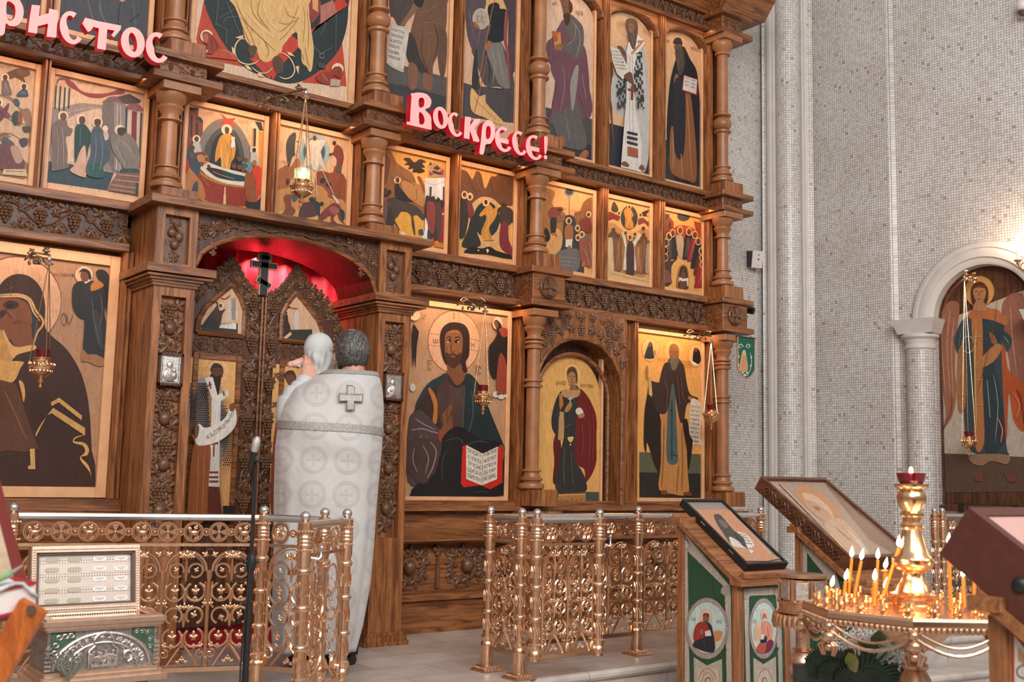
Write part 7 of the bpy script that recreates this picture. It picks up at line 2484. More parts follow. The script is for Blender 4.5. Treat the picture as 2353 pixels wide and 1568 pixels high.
# lid
t2 = t; ly = KY+KD-.01; lw = KW*.985; lh = .235; lx = KX-.002
m = MB(); X = Matrix.Translation((lx, ly, KZ+.008)) @ Matrix.Rotation(radians(-10), 4, 'X'); m.X = X
for a, b, c, d in ((0, lw, 0, .022), (0, lw, lh-.022, lh), (0, .022, .022, lh-.022), (lw-.022, lw, .022, lh-.022)): m.bev(a, b, -.012, .03, c, d, .004)
for k in range(44):
    x = .01+(lw-.02)*k/43; m.sph((x, -.013, .011), .0042, 5, 4); m.sph((x, -.013, lh-.011), .0042, 5, 4)
for k in range(22):
    z = .02+(lh-.04)*k/21; m.sph((.011, -.013, z), .0042, 5, 4); m.sph((lw-.011, -.013, z), .0042, 5, 4)
lid = m.build('lid', COP, t)
m = MB(); m.X = X
for a, b, c, d in ((.022, lw-.022, .022, .03), (.022, lw-.022, lh-.03, lh-.022), (.022, .03, .022, lh-.022), (lw-.03, lw-.022, .022, lh-.022)): m.box(a, b, -.004, .03, c, d)
m.build('lid_liner', plain('dark_liner', '5d4c44', .5, .3), None).parent = lid
def punched():
    mt, tt, b = new_mat('punched_silver_plate'); tn = tt.nodes.new('ShaderNodeTexCoord'); vr = tt.nodes.new('ShaderNodeTexVoronoi'); vr.inputs['Scale'].default_value = 105; vr.inputs['Randomness'].default_value = 0
    tt.links.new(tn.outputs['Object'], vr.inputs[0]); r = tt.nodes.new('ShaderNodeValToRGB'); r.color_ramp.elements[0].color = (*lin('8a7a70'), 1); r.color_ramp.elements[1].color = (*lin('d6c3b6'), 1); r.color_ramp.elements[0].position = .22; r.color_ramp.elements[1].position = .34
    tt.links.new(vr.outputs['Distance'], r.inputs[0]); tt.links.new(r.outputs[0], b.inputs['Base Color']); b.inputs['Roughness'].default_value = .35; b.inputs['Metallic'].default_value = .25; return mt
m = MB(); m.X = X; m.box(.03, lw-.03, .012, .03, .03, lh-.03); m.build('lid_plate', punched(), None).parent = lid
LBL = plain('white_label', 'f0e6df', .4); LB2 = plain('faded_green_label', 'b3a994', .5); INK = plain('grey_ink', '7a6a60', .6)
for j in range(5):
    for i, fx in enumerate((.20, .40, .63, .83)):
        m = MB(); m.X = X; x = lw*fx; z = lh*(.80-.155*j); w = .021
        pts = [(x+w*.75*c_+.009*cos(a), z+.0085*sin(a)) for c_, rng in ((1, (-90, -45, 0, 45, 90)), (-1, (90, 135, 180, 225, 270))) for a in [radians(q) for q in rng]]
        a_ = [m._a((p[0], .0095, p[1])) for p in pts]; b_ = [m._a((p[0], .012, p[1])) for p in pts]
        m.face(a_); n = len(pts)
        for k in range(n): m.face((a_[k], a_[(k+1) % n], b_[(k+1) % n], b_[k]))
        if i > 1:
            m.cur = 1
            for dz in (.003, -.001, -.004): m.poly([(x-w*(.8 if dz > -.003 else .3), .009, z+dz), (x+w*(.8 if dz > -.003 else .3), .009, z+dz), (x+w*(.8 if dz > -.003 else .3), .009, z+dz+.0012), (x-w*(.8 if dz > -.003 else .3), .009, z+dz+.0012)])
        m.build('lid_label', [LBL if i > 1 else LB2, INK], None).parent = lid
m = MB(); g = Vector((KX+.075, KY-.03, KZ-.19))
for k in range(16):
    a = random.uniform(-.7, .7); L = random.uniform(.05, .12); e = g+Vector((sin(a)*L, -.01*random.random(), cos(a)*L))
    m.tube([g, (g+e)/2+Vector((.004, 0, 0)), e], .0012, 4)
    for q in range(5): m.sph(g+(e-g)*(.5+.12*q), .0045, 5, 4, (1, 1, 1.5))
tag(m.build('dried_sprig', plain('grey_green_sprig', '6f6f62', .8)), 'dry grey-green sprig leaning on the front of the silver chest', 'sprig')
# ---------------------------------------------------------------- lecterns with sloping tops
WD_L = wood('lectern_oak', '7a4a2c', 'a36b43', 'Z'); WD_LX = wood('lectern_oak_flat', '7a4a2c', 'a36b43', 'X')
GREEN_P = plain('green_printed_cloth', '2f5138', .6, noise=.35, nscale=40)
SLOPE_N = Vector((0, -.569, .822))
def lectern(label, F, W=.40, D=.41, rise=.284):
    t = thing('lectern', label, 'lectern', (F.x+W/2, F.y+D/2, NAVE_Z), 'wooden church lecterns')
    x0, x1, y0, y1, zf = F.x, F.x+W, F.y, F.y+D, F.z; zb = zf+rise; pw = .042
    for px, py, zt in ((x0, y0, zf), (x1-pw, y0, zf), (x0, y1-pw, zb-.02), (x1-pw, y1-pw, zb-.02)):
        m = MB(); m.bev(px, px+pw, py, py+pw, NAVE_Z, zt-.02, .006)
        m.tube([(px+.012, py-.001, NAVE_Z), (px+.012, py-.001, zt-.03)], .004, 4) ; m.tube([(px+.030, py-.001, NAVE_Z), (px+.030, py-.001, zt-.03)], .004, 4)
        m.build('corner_post', WD_L, t)
    k = rise/D
    m = MB()
    P = lambda y, dz: zf+(y-y0)*k+dz
    prof = [(y0-.015, P(y0-.015, -.02)), (y0-.015, P(y0-.015, .012)), (y1+.012, P(y1+.012, .012)), (y1+.012, P(y1+.012, -.02))]
    m.ext(prof, x0-.025, x1+.025); m.ext([(y0-.04, zf-.025), (y0-.04, zf+.0), (y0-.012, zf+.012), (y0+.03, zf+.012+.03*k), (y0+.03, zf-.02)], x0-.03, x1+.03)
    m.build('sloping_top', WD_LX, t)
    m = MB(); m.ext([(y0-.03, zf+.008), (y0-.033, zf+.030), (y0-.022, zf+.040), (y0-.004, zf+.034), (y0+.006, zf+.016)], x0+.01, x1-.005); m.build('book_ledge', WD_LX, t, True)
    m = MB(); m.bev(x0-.03, x1+.02, y1-.05, y1+.03, zb-.03, zb+.004, .004); m.build('top_cap', WD_LX, t)
    # side and front cloth-green panels
    m = MB(); m.poly([(x0+.012, y0+pw, NAVE_Z+.1), (x0+.012, y1-pw, NAVE_Z+.1), (x0+.012, y1-pw, P(y1-pw, -.02)), (x0+.012, y0+pw, P(y0+pw, -.02))]); m.build('side_panel', GREEN_P, t)
    m = MB(); m.poly([(x1-.012, y0+pw, NAVE_Z+.1), (x1-.012, y1-pw, NAVE_Z+.1), (x1-.012, y1-pw, P(y1-pw, -.02)), (x1-.012, y0+pw, P(y0+pw, -.02))]); m.build('side_panel', GREEN_P, t)
    m = MB(); m.poly([(x0+pw, y0+.012, NAVE_Z+.1), (x1-pw, y0+.012, NAVE_Z+.1), (x1-pw, y0+.012, zf-.02), (x0+pw, y0+.012, zf-.02)]); m.build('front_panel', GREEN_P, t)
    for a, b, c, d in ((x0+pw, x1-pw, y0+.008, y0+.03), (x0+.008, x0+.03, y0+pw, y1-pw)):
        m = MB(); m.box(a, b, c, d, NAVE_Z, NAVE_Z+.1); m.build('lower_rail', WD_LX, t)
    return t
F1 = V(1697, 1335, 5.38)
W1 = onY(1817, 1328, F1.y).x-F1.x
L1 = lectern('green-panelled wooden lectern with oval saint pictures, under the black-framed icon', F1, W1)
def panel_paint(parent, fn, nrm, src, name):
    p = Paint(fn, nrm, .0003); p.run(src); return p.build(name, parent, PAINT_GL)
BORD = 'b9ada3'
def dots(pts, c='8a4a38', r=3.2):
    return '\n'.join('E %s %g,%g %g,%g' % (c, x, y, r, r*1.2) for x, y in pts)
def lerp(a, b, n): return [(a[0]+(b[0]-a[0])*i/(n-1), a[1]+(b[1]-a[1])*i/(n-1)) for i in range(n)]
side = """
@ 1500 1100 3.35
K 4a2c20 3 222,430 235,980
P %s 224,420 600,835 600,905 545,830 275,565 240,550
P 2f5138 276,585 548,845 552,1000 420,960 285,965
P %s 228,520 268,545 285,1600 245,1600
P %s 556,870 602,890 612,1600 570,1600
P a89c94 226,440 262,475 295,520 280,555 236,560
P c9bdb2 236,470 268,500 275,530 245,540
P a89c94 552,820 600,835 600,900 555,905 525,880 530,850
P 2f5138 290,1320 560,1340 565,1600 295,1600
P b8a99c 318,1375 420,1440 535,1390 540,1600 322,1600
S 2f5138 300,1300 420,1385 555,1310 555,1345 420,1420 300,1350
P c9b4a0 345,1470 420,1450 505,1475 508,1600 345,1600
L 8a7568 6 350,1560 380,1490 425,1462 470,1495 500,1560
L 8a7568 4 372,1600 390,1530 426,1490 462,1530 482,1600
O 6a5a50 8 430,1560 20,26
E a59890 422,1155 165,238
O 857870 5 422,1155 163,236
E bcd0c8 422,1150 146,200
O 8a7a70 4 422,1150 146,200
S d8c0a4 300,1230 370,1260 500,1240 550,1230 500,1300 420,1345 340,1310
H e0b8a0 c98a70 417,1062 46,54
E 8a5c44 415,1080 24,40
S 5a3a2c 392,1060 400,1040 435,1040 442,1065 436,1070 420,1048 400,1058
S 6a4636 396,1095 415,1100 434,1092 425,1120 405,1120
S 9c3630 320,1210 340,1130 385,1100 410,1125 440,1110 460,1160 440,1260 340,1260
S 2c2e36 425,1110 450,1120 470,1170 480,1335 330,1300 330,1255 400,1225 440,1170
P e0d8cc 410,1178 450,1165 462,1210 415,1215
S c98a5c 480,1180 510,1170 545,1185 525,1240 490,1245
S 9a6a50 370,1170 395,1160 400,1190 380,1205
L b85a50 4 345,1150 360,1200 350,1250
L 4a505c 4 400,1240 420,1330
T 4a4a48 22 .2 305,1090 34 С ЕВ
T 4a4a48 22 .2 500,1110 40 М ЛУК
""" % (BORD, BORD, BORD) + dots(lerp((248, 560), (262, 1560), 24))+'\n'+dots(lerp((578, 920), (590, 1560), 16))+'\n'+dots(lerp((285, 500), (560, 800), 12))+'\n'+dots([(422+155*cos(q*.35), 1155+220*sin(q*.35)) for q in range(18)])
xs = F1.x+.0115
def onSide(px, py):
    d = ray(px, py); q = CAM+d*((xs-CAM.x)/d.x); return Vector((xs, min(max(q.y, F1.y+.043), F1.y+.41-.043), max(q.z, NAVE_Z+.1)))
panel_paint(L1, onSide, Vector((-1, 0, 0)), side, 'side_picture')
front = """
@ 1500 1100 3.35
P %s 700,850 980,835 980,895 700,905
P %s 702,860 738,860 750,1600 718,1600
P %s 945,840 982,835 1000,1600 962,1600
P 2f5138 745,910 945,895 955,1000 850,930 745,1010
P 2f5138 755,1330 960,1310 970,1600 760,1600
S 2f5138 760,1310 850,1380 955,1300 955,1340 850,1420 762,1350
P c0b0a2 772,1380 850,1430 945,1370 950,1600 775,1600
P d0bca8 800,1480 850,1460 915,1475 918,1600 802,1600
L 8a7568 5 800,1560 825,1495 860,1465 900,1500 915,1560
O 6a5a50 7 858,1560 16,26
P a89c94 698,850 745,855 748,905 720,935 700,930
P a89c94 935,845 982,835 982,900 955,925 930,890
E a59890 848,1155 112,235
O 857870 5 848,1155 111,233
E bcd0c8 848,1150 98,198
O 8a7a70 4 848,1150 98,198
S e6cdb4 760,1230 800,1260 900,1240 935,1230 900,1300 848,1345 790,1310
H e0b8a0 c98a70 853,1058 32,50
E a5806a 852,1070 18,34
S d0c4b8 840,1080 866,1080 870,1130 852,1160 838,1120
S e0b090 772,1170 790,1110 815,1115 825,1170 815,1230 780,1240
E e2bca0 805,1120 14,22
S d8917c 830,1110 870,1100 905,1130 915,1200 900,1260 840,1250
S 7a3048 900,1240 920,1260 900,1320 850,1340 870,1260
S c05a4c 790,1330 810,1270 860,1270 850,1340
P 2c2c44 820,1225 868,1210 868,1262 820,1268
P e0d8cc 820,1200 848,1196 848,1236 820,1240
L b86a5c 4 870,1140 880,1200 870,1240
T 4a4a48 20 -.1 757,1110 28 С ЕВ
T 4a4a48 20 -.1 905,1100 34 ИОАН
""" % (BORD, BORD, BORD) + dots(lerp((720, 930), (732, 1560), 24))+'\n'+dots(lerp((964, 920), (980, 1560), 24))+'\n'+dots(lerp((760, 880), (930, 870), 8))+'\n'+dots([(848+105*cos(q*.35), 1155+217*sin(q*.35)) for q in range(18)])
yf = F1.y+.0115
def onFront(px, py):
    q = onY(px, py, yf); return Vector((min(max(q.x, F1.x+.043), F1.x+W1-.043), yf, max(q.z, NAVE_Z+.1)))
panel_paint(L1, onFront, Vector((0, -1, 0)), front, 'front_picture')
def slope_box(name, label, cat, corners, P0, th, mats, rim, src, sink=.008, group=None, glass=True):
    """framed board lying on a sloping top; corners are px of its upper face TL TR BR BL"""
    N = SLOPE_N
    top = P0+N*th
    C = [onP(x, y, top, N) for x, y in corners]
    # square it up to the lectern axes
    xa = (C[0].x+C[3].x)/2; xb = (C[1].x+C[2].x)/2
    dn = Vector((0, .822, .569))
    ub = ((C[0]-top).dot(dn)+(C[1]-top).dot(dn))/2; ua = ((C[2]-top).dot(dn)+(C[3]-top).dot(dn))/2
    def S(x, u, w): return Vector((x, 0, 0))+Vector((0, top.y, top.z))+dn*u+N*w
    t = thing(name, label, cat, S((xa+xb)/2, ua, -th), group)
    m = MB()
    def slab(x0, x1, u0, u1, w0, w1):
        a = [S(x0, u0, w0), S(x1, u0, w0), S(x1, u1, w0), S(x0, u1, w0)]; b = [S(x0, u0, w1), S(x1, u0, w1), S(x1, u1, w1), S(x0, u1, w1)]
        m.loft([a, b], cap=True)
    for q in ((xa, xa+rim, ua, ub), (xb-rim, xb, ua, ub), (xa+rim, xb-rim, ua, ua+rim), (xa+rim, xb-rim, ub-rim, ub)): slab(q[0], q[1], q[2], q[3], -th, 0)
    m.build('frame', mats[0], t)
    m = MB(); slab(xa+rim*.6, xb-rim*.6, ua+rim*.6, ub-rim*.6, -th+.002, -sink-.004); m.build('panel', mats[1], t)
    def fn(px, py):
        q = onP(px, py, top-N*sink, N); u = (q-top).dot(dn)
        return S(min(max(q.x, xa+rim), xb-rim), min(max(u, ua+rim), ub-rim), -sink)
    p = Paint(fn, N.copy(), .0003); p.run(src); p.build('picture', t, PAINT_GL)
    return t, S, (xa, xb, ua, ub)
I1, S1_, B1 = slope_box('framed_icon', 'black-framed icon of hooded monk with scroll under glass on green lectern', 'icon', [(1572, 1147), (1664, 1147), (1806, 1292), (1716, 1300)], F1+Vector((0, 0, .014)), .042, (BLACK, plain('grey_mat_board', '8d7f75', .3)), .014, """
@ 1500 1100 3.35
P c0896a 330,240 585,238 915,580 880,640 690,640 600,540
P d29f80 590,240 600,255 915,580 900,582
S 4c4440 470,290 490,275 525,285 570,340 640,420 720,500 730,540 620,520 580,480 540,420 500,360
S 6f6058 505,320 545,330 580,365 560,385 525,360
S d0c8be 645,415 690,420 740,450 780,515 740,540 720,520 700,460
S c9c0b6 590,450 650,480 690,520 720,540 620,525 595,490
P cfc6bc 735,555 760,550 780,570 750,580
S 4c4440 625,410 660,430 700,470 690,480 650,460
L 8a7a70 4 665,430 720,445
L 8a7a70 4 690,450 735,465
L 8a7a70 4 700,475 750,485
L 8a7a70 4 715,500 765,508
P b98a6c 690,640 880,640 980,620 940,600 880,585 700,610
""")
m = MB()
for u, in ((.10,), (.33,)):
    a = S1_(B1[0]-.001, B1[2]+u, -.016); b = S1_(B1[0]-.001, B1[2]+u+.035, -.016); m.tube([a, b], .002, 4)
m.build('frame_clip', CHROME, I1)
F2 = V(1826, 1212, 6.0); F2 = Vector((F2.x, F2.y-.41, F2.z-.284))
L2 = lectern('green-panelled lectern half hidden behind the candles, under the large gilt icon', F2, .46)
s2 = """
@ 1730 1080 3.2
P %s 362,505 375,520 610,760 650,900 600,900 400,610
P %s 360,580 398,605 400,800 360,800
P a89c94 360,510 395,530 415,570 400,605 362,600
P 2f5138 402,620 600,860 600,1200 402,1200
""" % (BORD, BORD)
x2 = F2.x+.0115
def onSide2(px, py):
    d = ray(px, py); q = CAM+d*((x2-CAM.x)/d.x); return Vector((x2, min(max(q.y, F2.y+.043), F2.y+.41-.043), max(q.z, NAVE_Z+.1)))
panel_paint(L2, onSide2, Vector((-1, 0, 0)), s2, 'side_picture')
BRN = wood('dark_case_wood', '4a2a1a', '6b3f28', 'Y')
I2, S2_, B2 = slope_box('framed_icon', 'large brown-cased icon with gilt halo and interlaced carving, behind the candles', 'icon', [(1762, 1096), (1908, 1098), (2076, 1262), (1962, 1300)], F2+Vector((0, 0, .012)), .085, (BRN, plain('grey_gilt_ground', 'a58a78', .35, noise=.25, nscale=50)), .022, """
@ 1730 1080 3.2
P a08a78 190,98 560,100 1100,640 760,690
P 85695a 530,110 590,110 1095,570 1060,640 860,520
S b8835a 320,130 350,112 420,125 500,170 570,230 640,310 660,360 620,350 560,330 600,390 540,380 440,320 360,250 320,190
S c9a588 360,180 390,172 460,195 530,250 580,310 595,380 560,360 480,300 400,240
S b58d74 385,230 430,228 500,270 560,320 590,375 560,388 490,355 420,300 385,262
S 8f6a52 440,270 480,275 500,300 470,300
S b9977c 520,390 640,360 760,470 840,600 860,680 780,690 640,560 560,460
S c7b09c 690,450 740,480 840,590 830,610 760,540
L 7a5a46 5 600,420 690,500 720,520
L d0a888 6 540,410 600,480 700,590
L d0a888 5 640,400 760,520
L 6a4a3a 4 640,180 720,260 820,360
L 6a4a3a 4 600,140 680,210
L d8b090 7 190,100 320,230 560,470 760,690
""", sink=.014)
m = MB(); xa, xb, ua, ub = B2; L_ = ub-ua
for rng in ((.08, .44), (.56, .92)):
    for ph in (0, pi, pi/2):
        n = 40; m.tube([S2_(xa-.004-.002*sin(2*(i/n*pi*5+ph)), ua+L_*(rng[0]+(rng[1]-rng[0])*i/n), -.043+.022*sin(i/n*pi*5+ph)) for i in range(n+1)], .0042, 5)
n = 24
m.tube([S2_(xa-.003, ua+L_*.5+.026*cos(2*pi*i/n), -.043+.026*sin(2*pi*i/n)) for i in range(n+1)], .005, 5)
for k in range(4): m.tube([S2_(xa-.003, ua+L_*.5, -.043), S2_(xa-.003, ua+L_*.5+.024*cos(k*pi/2+.78), -.043+.024*sin(k*pi/2+.78))], .006, 5)
m.build('interlace_carving', BRN, I2, True)
F3 = V(2268, 1372, 2.52); F3 = Vector((F3.x, F3.y-.41, F3.z-.284))
L3 = lectern('near lectern cut by the right edge, under the thick dark brown case', F3, .42)
s3 = """
@ 2180 1100 1.913
P 9a4a30 264,645 280,655 345,740 345,760 292,690 290,900 270,900
P d2c8bc 288,690 345,760 345,900 290,900
P b98a6c 305,740 345,790 345,830 305,800
O 5a7a78 8 340,850 40,30
"""
x3 = F3.x+.0115
def onSide3(px, py):
    d = ray(px, py); q = CAM+d*((x3-CAM.x)/d.x); return Vector((x3, min(max(q.y, F3.y+.043), F3.y+.41-.043), max(q.z, NAVE_Z+.1)))
panel_paint(L3, onSide3, Vector((-1, 0, 0)), s3, 'side_picture')
DRB = plain('dark_red_brown_case', '53291d', .5, noise=.12, nscale=40)
I3, S3_, B3 = slope_box('icon_case', 'thick dark brown case with pale pink top lying on the nearest lectern', 'icon case', [(2314, 1166), (2500, 1166), (2700, 1480), (2520, 1480)], F3+Vector((0, 0, .014)), .135, (DRB, plain('pink_cloth', 'b98f85', .7)), .03, """
@ 2180 1100 1.913
P c9a097 250,90 600,90 600,400 300,300
""", sink=.002)
m = MB(); xa, xb, ua, ub = B3; m.sph(S3_(xa-.002, ub-.19, -.07), .018, 10, 6, (.5, 1, 1)); m.build('metal_knob', BLACK, I3, True)

# ---------------------------------------------------------------- candle stands
CZ = .611
CCN = onZ(2100, 1398, CZ)
t = thing('candle_stand', 'large brass candle stand with octagonal tray of lit candles', 'candle stand', (CCN.x, CCN.y, NAVE_Z))
cx, cy = CCN.x, CCN.y
RT = .345
oct_ = [(cx+RT*cos(radians(22.5+45*k)+.18), cy+RT*sin(radians(22.5+45*k)+.18)) for k in range(8)]
def octs(f): return [(cx+(x-cx)*f, cy+(y-cy)*f) for x, y in oct_]
m = MB(); m.loft([[(x, y, CZ-.022) for x, y in octs(.97)], [(x, y, CZ-.018) for x, y in octs(1.0)], [(x, y, CZ-.004) for x, y in octs(1.0)], [(x, y, CZ+.004) for x, y in octs(.99)], [(x, y, CZ) for x, y in octs(.965)]], cap=True)
m.build('tray', BRASS, t)
m = MB()
for k in range(8):
    a, b = Vector((*oct_[k], CZ-.03)), Vector((*oct_[(k+1) % 8], CZ-.03))
    for q in range(16): m.sph(a+(b-a)*(q+.5)/16, .009, 6, 4, (1, 1, 1.2))
    m.sph(a+Vector((0, 0, -.015)), .016, 8, 6)
    for off, r in ((-.045, .022), (-.075, .014)): m.sph(a+Vector((0, 0, off)), r, 8, 6, (1, 1, .9))
    for s in (-1, 1):
        for j in range(2): m.tube([a+Vector((0, 0, -.05)), a+(b-a).normalized()*s*(.018+.012*j)+Vector((0, 0, -.07)), a+(b-a).normalized()*s*(.012+.006*j)+Vector((0, 0, -.10))], [.004, .007, .004], 5)
    n = 18; P = [a+(b-a)*(i/n)+Vector((0, 0, -.02-.05*sin(pi*i/n))) for i in range(n+1)]
    m.tube(P, [.005+.002*(i % 2) for i in range(n+1)], 6)
    m.tube([p+Vector((0, 0, .022)) for p in P], .004, 5)
m.build('garland', BRASS_D, t, True)
m = MB(); m.lathe([(.08, -.02), (.118, -.03), (.116, -.05), (.105, -.075), (.082, -.10), (.052, -.122), (.030, -.135), (.028, -.145), (.036, -.15), (.036, -.16), (.030, -.165), (.040, -.175), (.040, -.185), (.032, -.19), (.046, -.215), (.052, -.24), (.05, -.28), (.038, -.31), (.03, -.36), (.05, -.7), (.16, -.86), (.20, -.90), (.20, -.941)], (cx, cy, CZ), 32); m.build('bowl_and_stem', BRASS_D, t, True)
m = MB(); m.lathe([(.08, 0), (.08, .012), (.068, .016), (.066, .03), (.074, .036), (.074, .046), (.056, .052), (.050, .07), (.040, .088), (.034, .10), (.036, .112), (.056, .124), (.062, .135), (.064, .152), (.062, .158), (.052, .168), (.042, .195), (.034, .225), (.030, .245), (.036, .252), (.036, .262), (.029, .27), (.029, .285), (.036, .29), (.036, .298), (.030, .304), (.044, .33), (.046, .35), (.040, .365), (.036, .37), (.050, .378), (.053, .384), (.053, .39), (.02, .39)], (cx, cy, CZ), 32); m.build('centre_column', GOLD, t, True)
m = MB(); m.lathe([(.034, .388), (.040, .40), (.046, .425), (.043, .425), (.037, .402), (.03, .392)], (cx, cy, CZ), 28); m.build('ruby_cup', RGL, t, True)
# candle sockets on the tray
random.seed(11)
soc = []
for rr, n in ((.30, 26), (.245, 22), (.19, 16), (.135, 11)):
    for k in range(n):
        a = 2*pi*k/n+rr*9
        soc.append((cx+rr*cos(a), cy+rr*sin(a)))
for (x, y) in soc:
    m = MB(); h = random.choice((.028, .034, .045)); r = .0085
    m.lathe([(r*1.5, 0), (r*1.5, .003), (r*.8, .006), (r*.7, h*.45), (r*1.15, h*.55), (r*.8, h*.65), (r*1.1, h*.85), (r*1.3, h), (r*.9, h), (r*.9, h*.8)], (x, y, CZ), 10); m.build('socket', GOLD, t, True)
WAX = plain('amber_wax', 'd8852f', .45, emit=('c8641c', .18))
CAN = [(1911, 1352, 1902, 1374, 'short leaning flame candle at the left end of the brass tray', 34), (1943, 1336, 1940, 1372, 'second short candle from the left on the brass tray', 24), (1957, 1284, 1950, 1372, 'tall dripping candle at the left with a wax knob on its side', 30), (1979, 1290, 1962, 1376, 'slim candle leaning right at the left of the tray', 0), (2017, 1288, 2013, 1370, 'slim upright candle behind the middle of the left group', 0), (2010, 1338, 2008, 1392, 'medium upright candle in front of the left group', 0), (2034, 1310, 2035, 1375, 'thick candle with overhanging melted rim', 0), (2034, 1357, 2036, 1385, 'stubby thick candle lowest in the left group', 0), (2065, 1260, 2069, 1388, 'tall slim candle just left of the gilt centre column', 0), (2180, 1256, 2185, 1402, 'tall slim candle just right of the gilt centre column', 0), (2213, 1330, 2216, 1396, 'short candle between two tall ones on the right', 0), (2238, 1232, 2238, 1385, 'tallest candle with flame highest on the right', 0), (2235, 1290, 2242, 1380, 'candle whose flame touches the dark brown case', 0)]
for (tx_, ty_, bx2, by2, lb, _) in CAN:
    b = onZ(bx2, by2, CZ+.012)
    rr = (Vector((b.x, b.y))-Vector((cx, cy))).length
    if rr > .31: b.x = cx+(b.x-cx)*.31/rr; b.y = cy+(b.y-cy)*.31/rr
    if rr < .09: f_ = .10/max(rr, .01); b.x = cx+(b.x-cx)*f_; b.y = cy+(b.y-cy)*f_
    dd = (b-CAM).dot(FWD); tp = dep(tx_, ty_, dd)
    c = thing('candle', lb, 'candle', b, 'lit candles on the octagonal tray')
    thick = .0085 if 'thick' in lb else (.0055 if 'slim' in lb or 'tall' in lb else .0065)
    m = MB(); m.tube([b, b+(tp-b)*.5, tp], [thick, thick*.96, thick*.9], 10)
    if 'rim' in lb: m.sph(tp+Vector((-.004, 0, -.004)), .012, 8, 5, (1.2, 1, .4))
    if 'knob' in lb: m.sph(b+(tp-b)*.45+Vector((.008, 0, 0)), .007, 6, 5)
    m.build('wax', WAX, c, True)
    m = MB(); m.tube([tp, tp+Vector((0, 0, .006))], .001, 5); m.build('wick', BLACK, c)
    ln = .012 if tx_ in (1911, 1943, 1979, 2034) else .004
    m = MB(); R_ = []
    f0 = tp+Vector((0, 0, .004))
    for z, r in ((0, .001), (.006, .0062), (.013, .0078), (.022, .0058), (.031, .0028), (.037, .0003)): R_.append([f0+Vector((ln*(z/.037)**1.3, 0, z))+Vector((r*cos(q), r*sin(q), 0)) for q in [2*pi*k/10 for k in range(10)]])
    m.loft(R_, cap=True); m.build('flame', FLAME, c, True)
for px, py in ((1950, 1270), (2030, 1300), (2140, 1250), (2215, 1260)):
    q = onZ(px, py, .75) if False else dep(px, py, 3.45); point('candle_glow', q, .9, (1, .55, .22), .03)
c = thing('candle', 'small flame floating in the red glass cup atop the centre column', 'candle', (cx, cy, CZ+.392))
m = MB(); m.lathe([(0, .0), (.02, .0), (.02, .018), (0, .018)], (cx, cy, CZ+.392), 14); m.build('wax', WAX, c, True)
m = MB(); m.sph((cx, cy, CZ+.431), .009, 10, 8, (.8, .8, 1.6)); m.build('flame', FLAME, c, True)
# second, smaller stand behind the lectern
q = V(1845, 1400, 4.9); x, y = q.x, q.y; zt = V(1845, 1324, 4.9).z; hh = zt-NAVE_Z
t = thing('candle_stand', 'brass pedestal stand with silver-panelled drum, squeezed between the lectern and the tray', 'stand', (x, y, NAVE_Z))
sc = 4.9/2560
m = MB(); m.lathe([(.10, -.008), (.112, -.006), (.112, .006), (.105, .008)], (x, y, zt), 24); m.lathe([(.03, 0), (.105, -.002), (.098, -.09), (.112, -.094), (.112, -.102), (.104, -.108), (.104, -.135), (.11, -.139), (.11, -.145), (.10, -.15), (.122, -.155), (.125, -.165), (.12, -.20), (.03, -.20)], (x, y, zt-.012), 24); m.build('drum', BRASS, t, True)
for k in range(8):
    m = MB(); a = 2*pi*k/8+.25; m.tube([(x+.106*cos(a), y+.106*sin(a), zt-.012), (x+.106*cos(a), y+.106*sin(a), zt-.105)], .008, 8); m.build('drum_column', BRASS, t, True)
for k in range(8):
    a = 2*pi*(k+.5)/8+.25; m = MB(); m.X = Matrix.Translation((x+.100*cos(a), y+.100*sin(a), zt-.06)) @ Matrix.Rotation(a+pi/2, 4, 'Z')
    m.bev(-.028, .028, -.006, .006, -.036, .036, .003); m.cur = 0; m.build('silver_panel', SILVER, t)
m = MB()
for k in range(32):
    a = 2*pi*k/32; m.tube([(x+.124*cos(a), y+.124*sin(a), zt-.17), (x+.127*cos(a), y+.127*sin(a), zt-.20), (x+.126*cos(a+.03), y+.126*sin(a+.03), zt-.225)], [.007, .009, .004], 5); m.sph((x+.125*cos(a), y+.125*sin(a), zt-.168), .006, 5, 4)
m.build('lace_skirt', BRASS_D, t, True)
m = MB(); m.lathe([(.03, -.21), (.028, -.28), (.03, -.31), (.05, -.318), (.035, -.325), (.058, -.35), (.066, -.385), (.058, -.42), (.03, -.44), (.034, -.46), (.05, -.48), (.05, -.50), (.03, -.52), (.028, -.66), (.15, -hh+.04), (.16, -hh+.02), (.16, -hh)], (x, y, zt), 20); m.build('stem', BRASS_D, t, True)

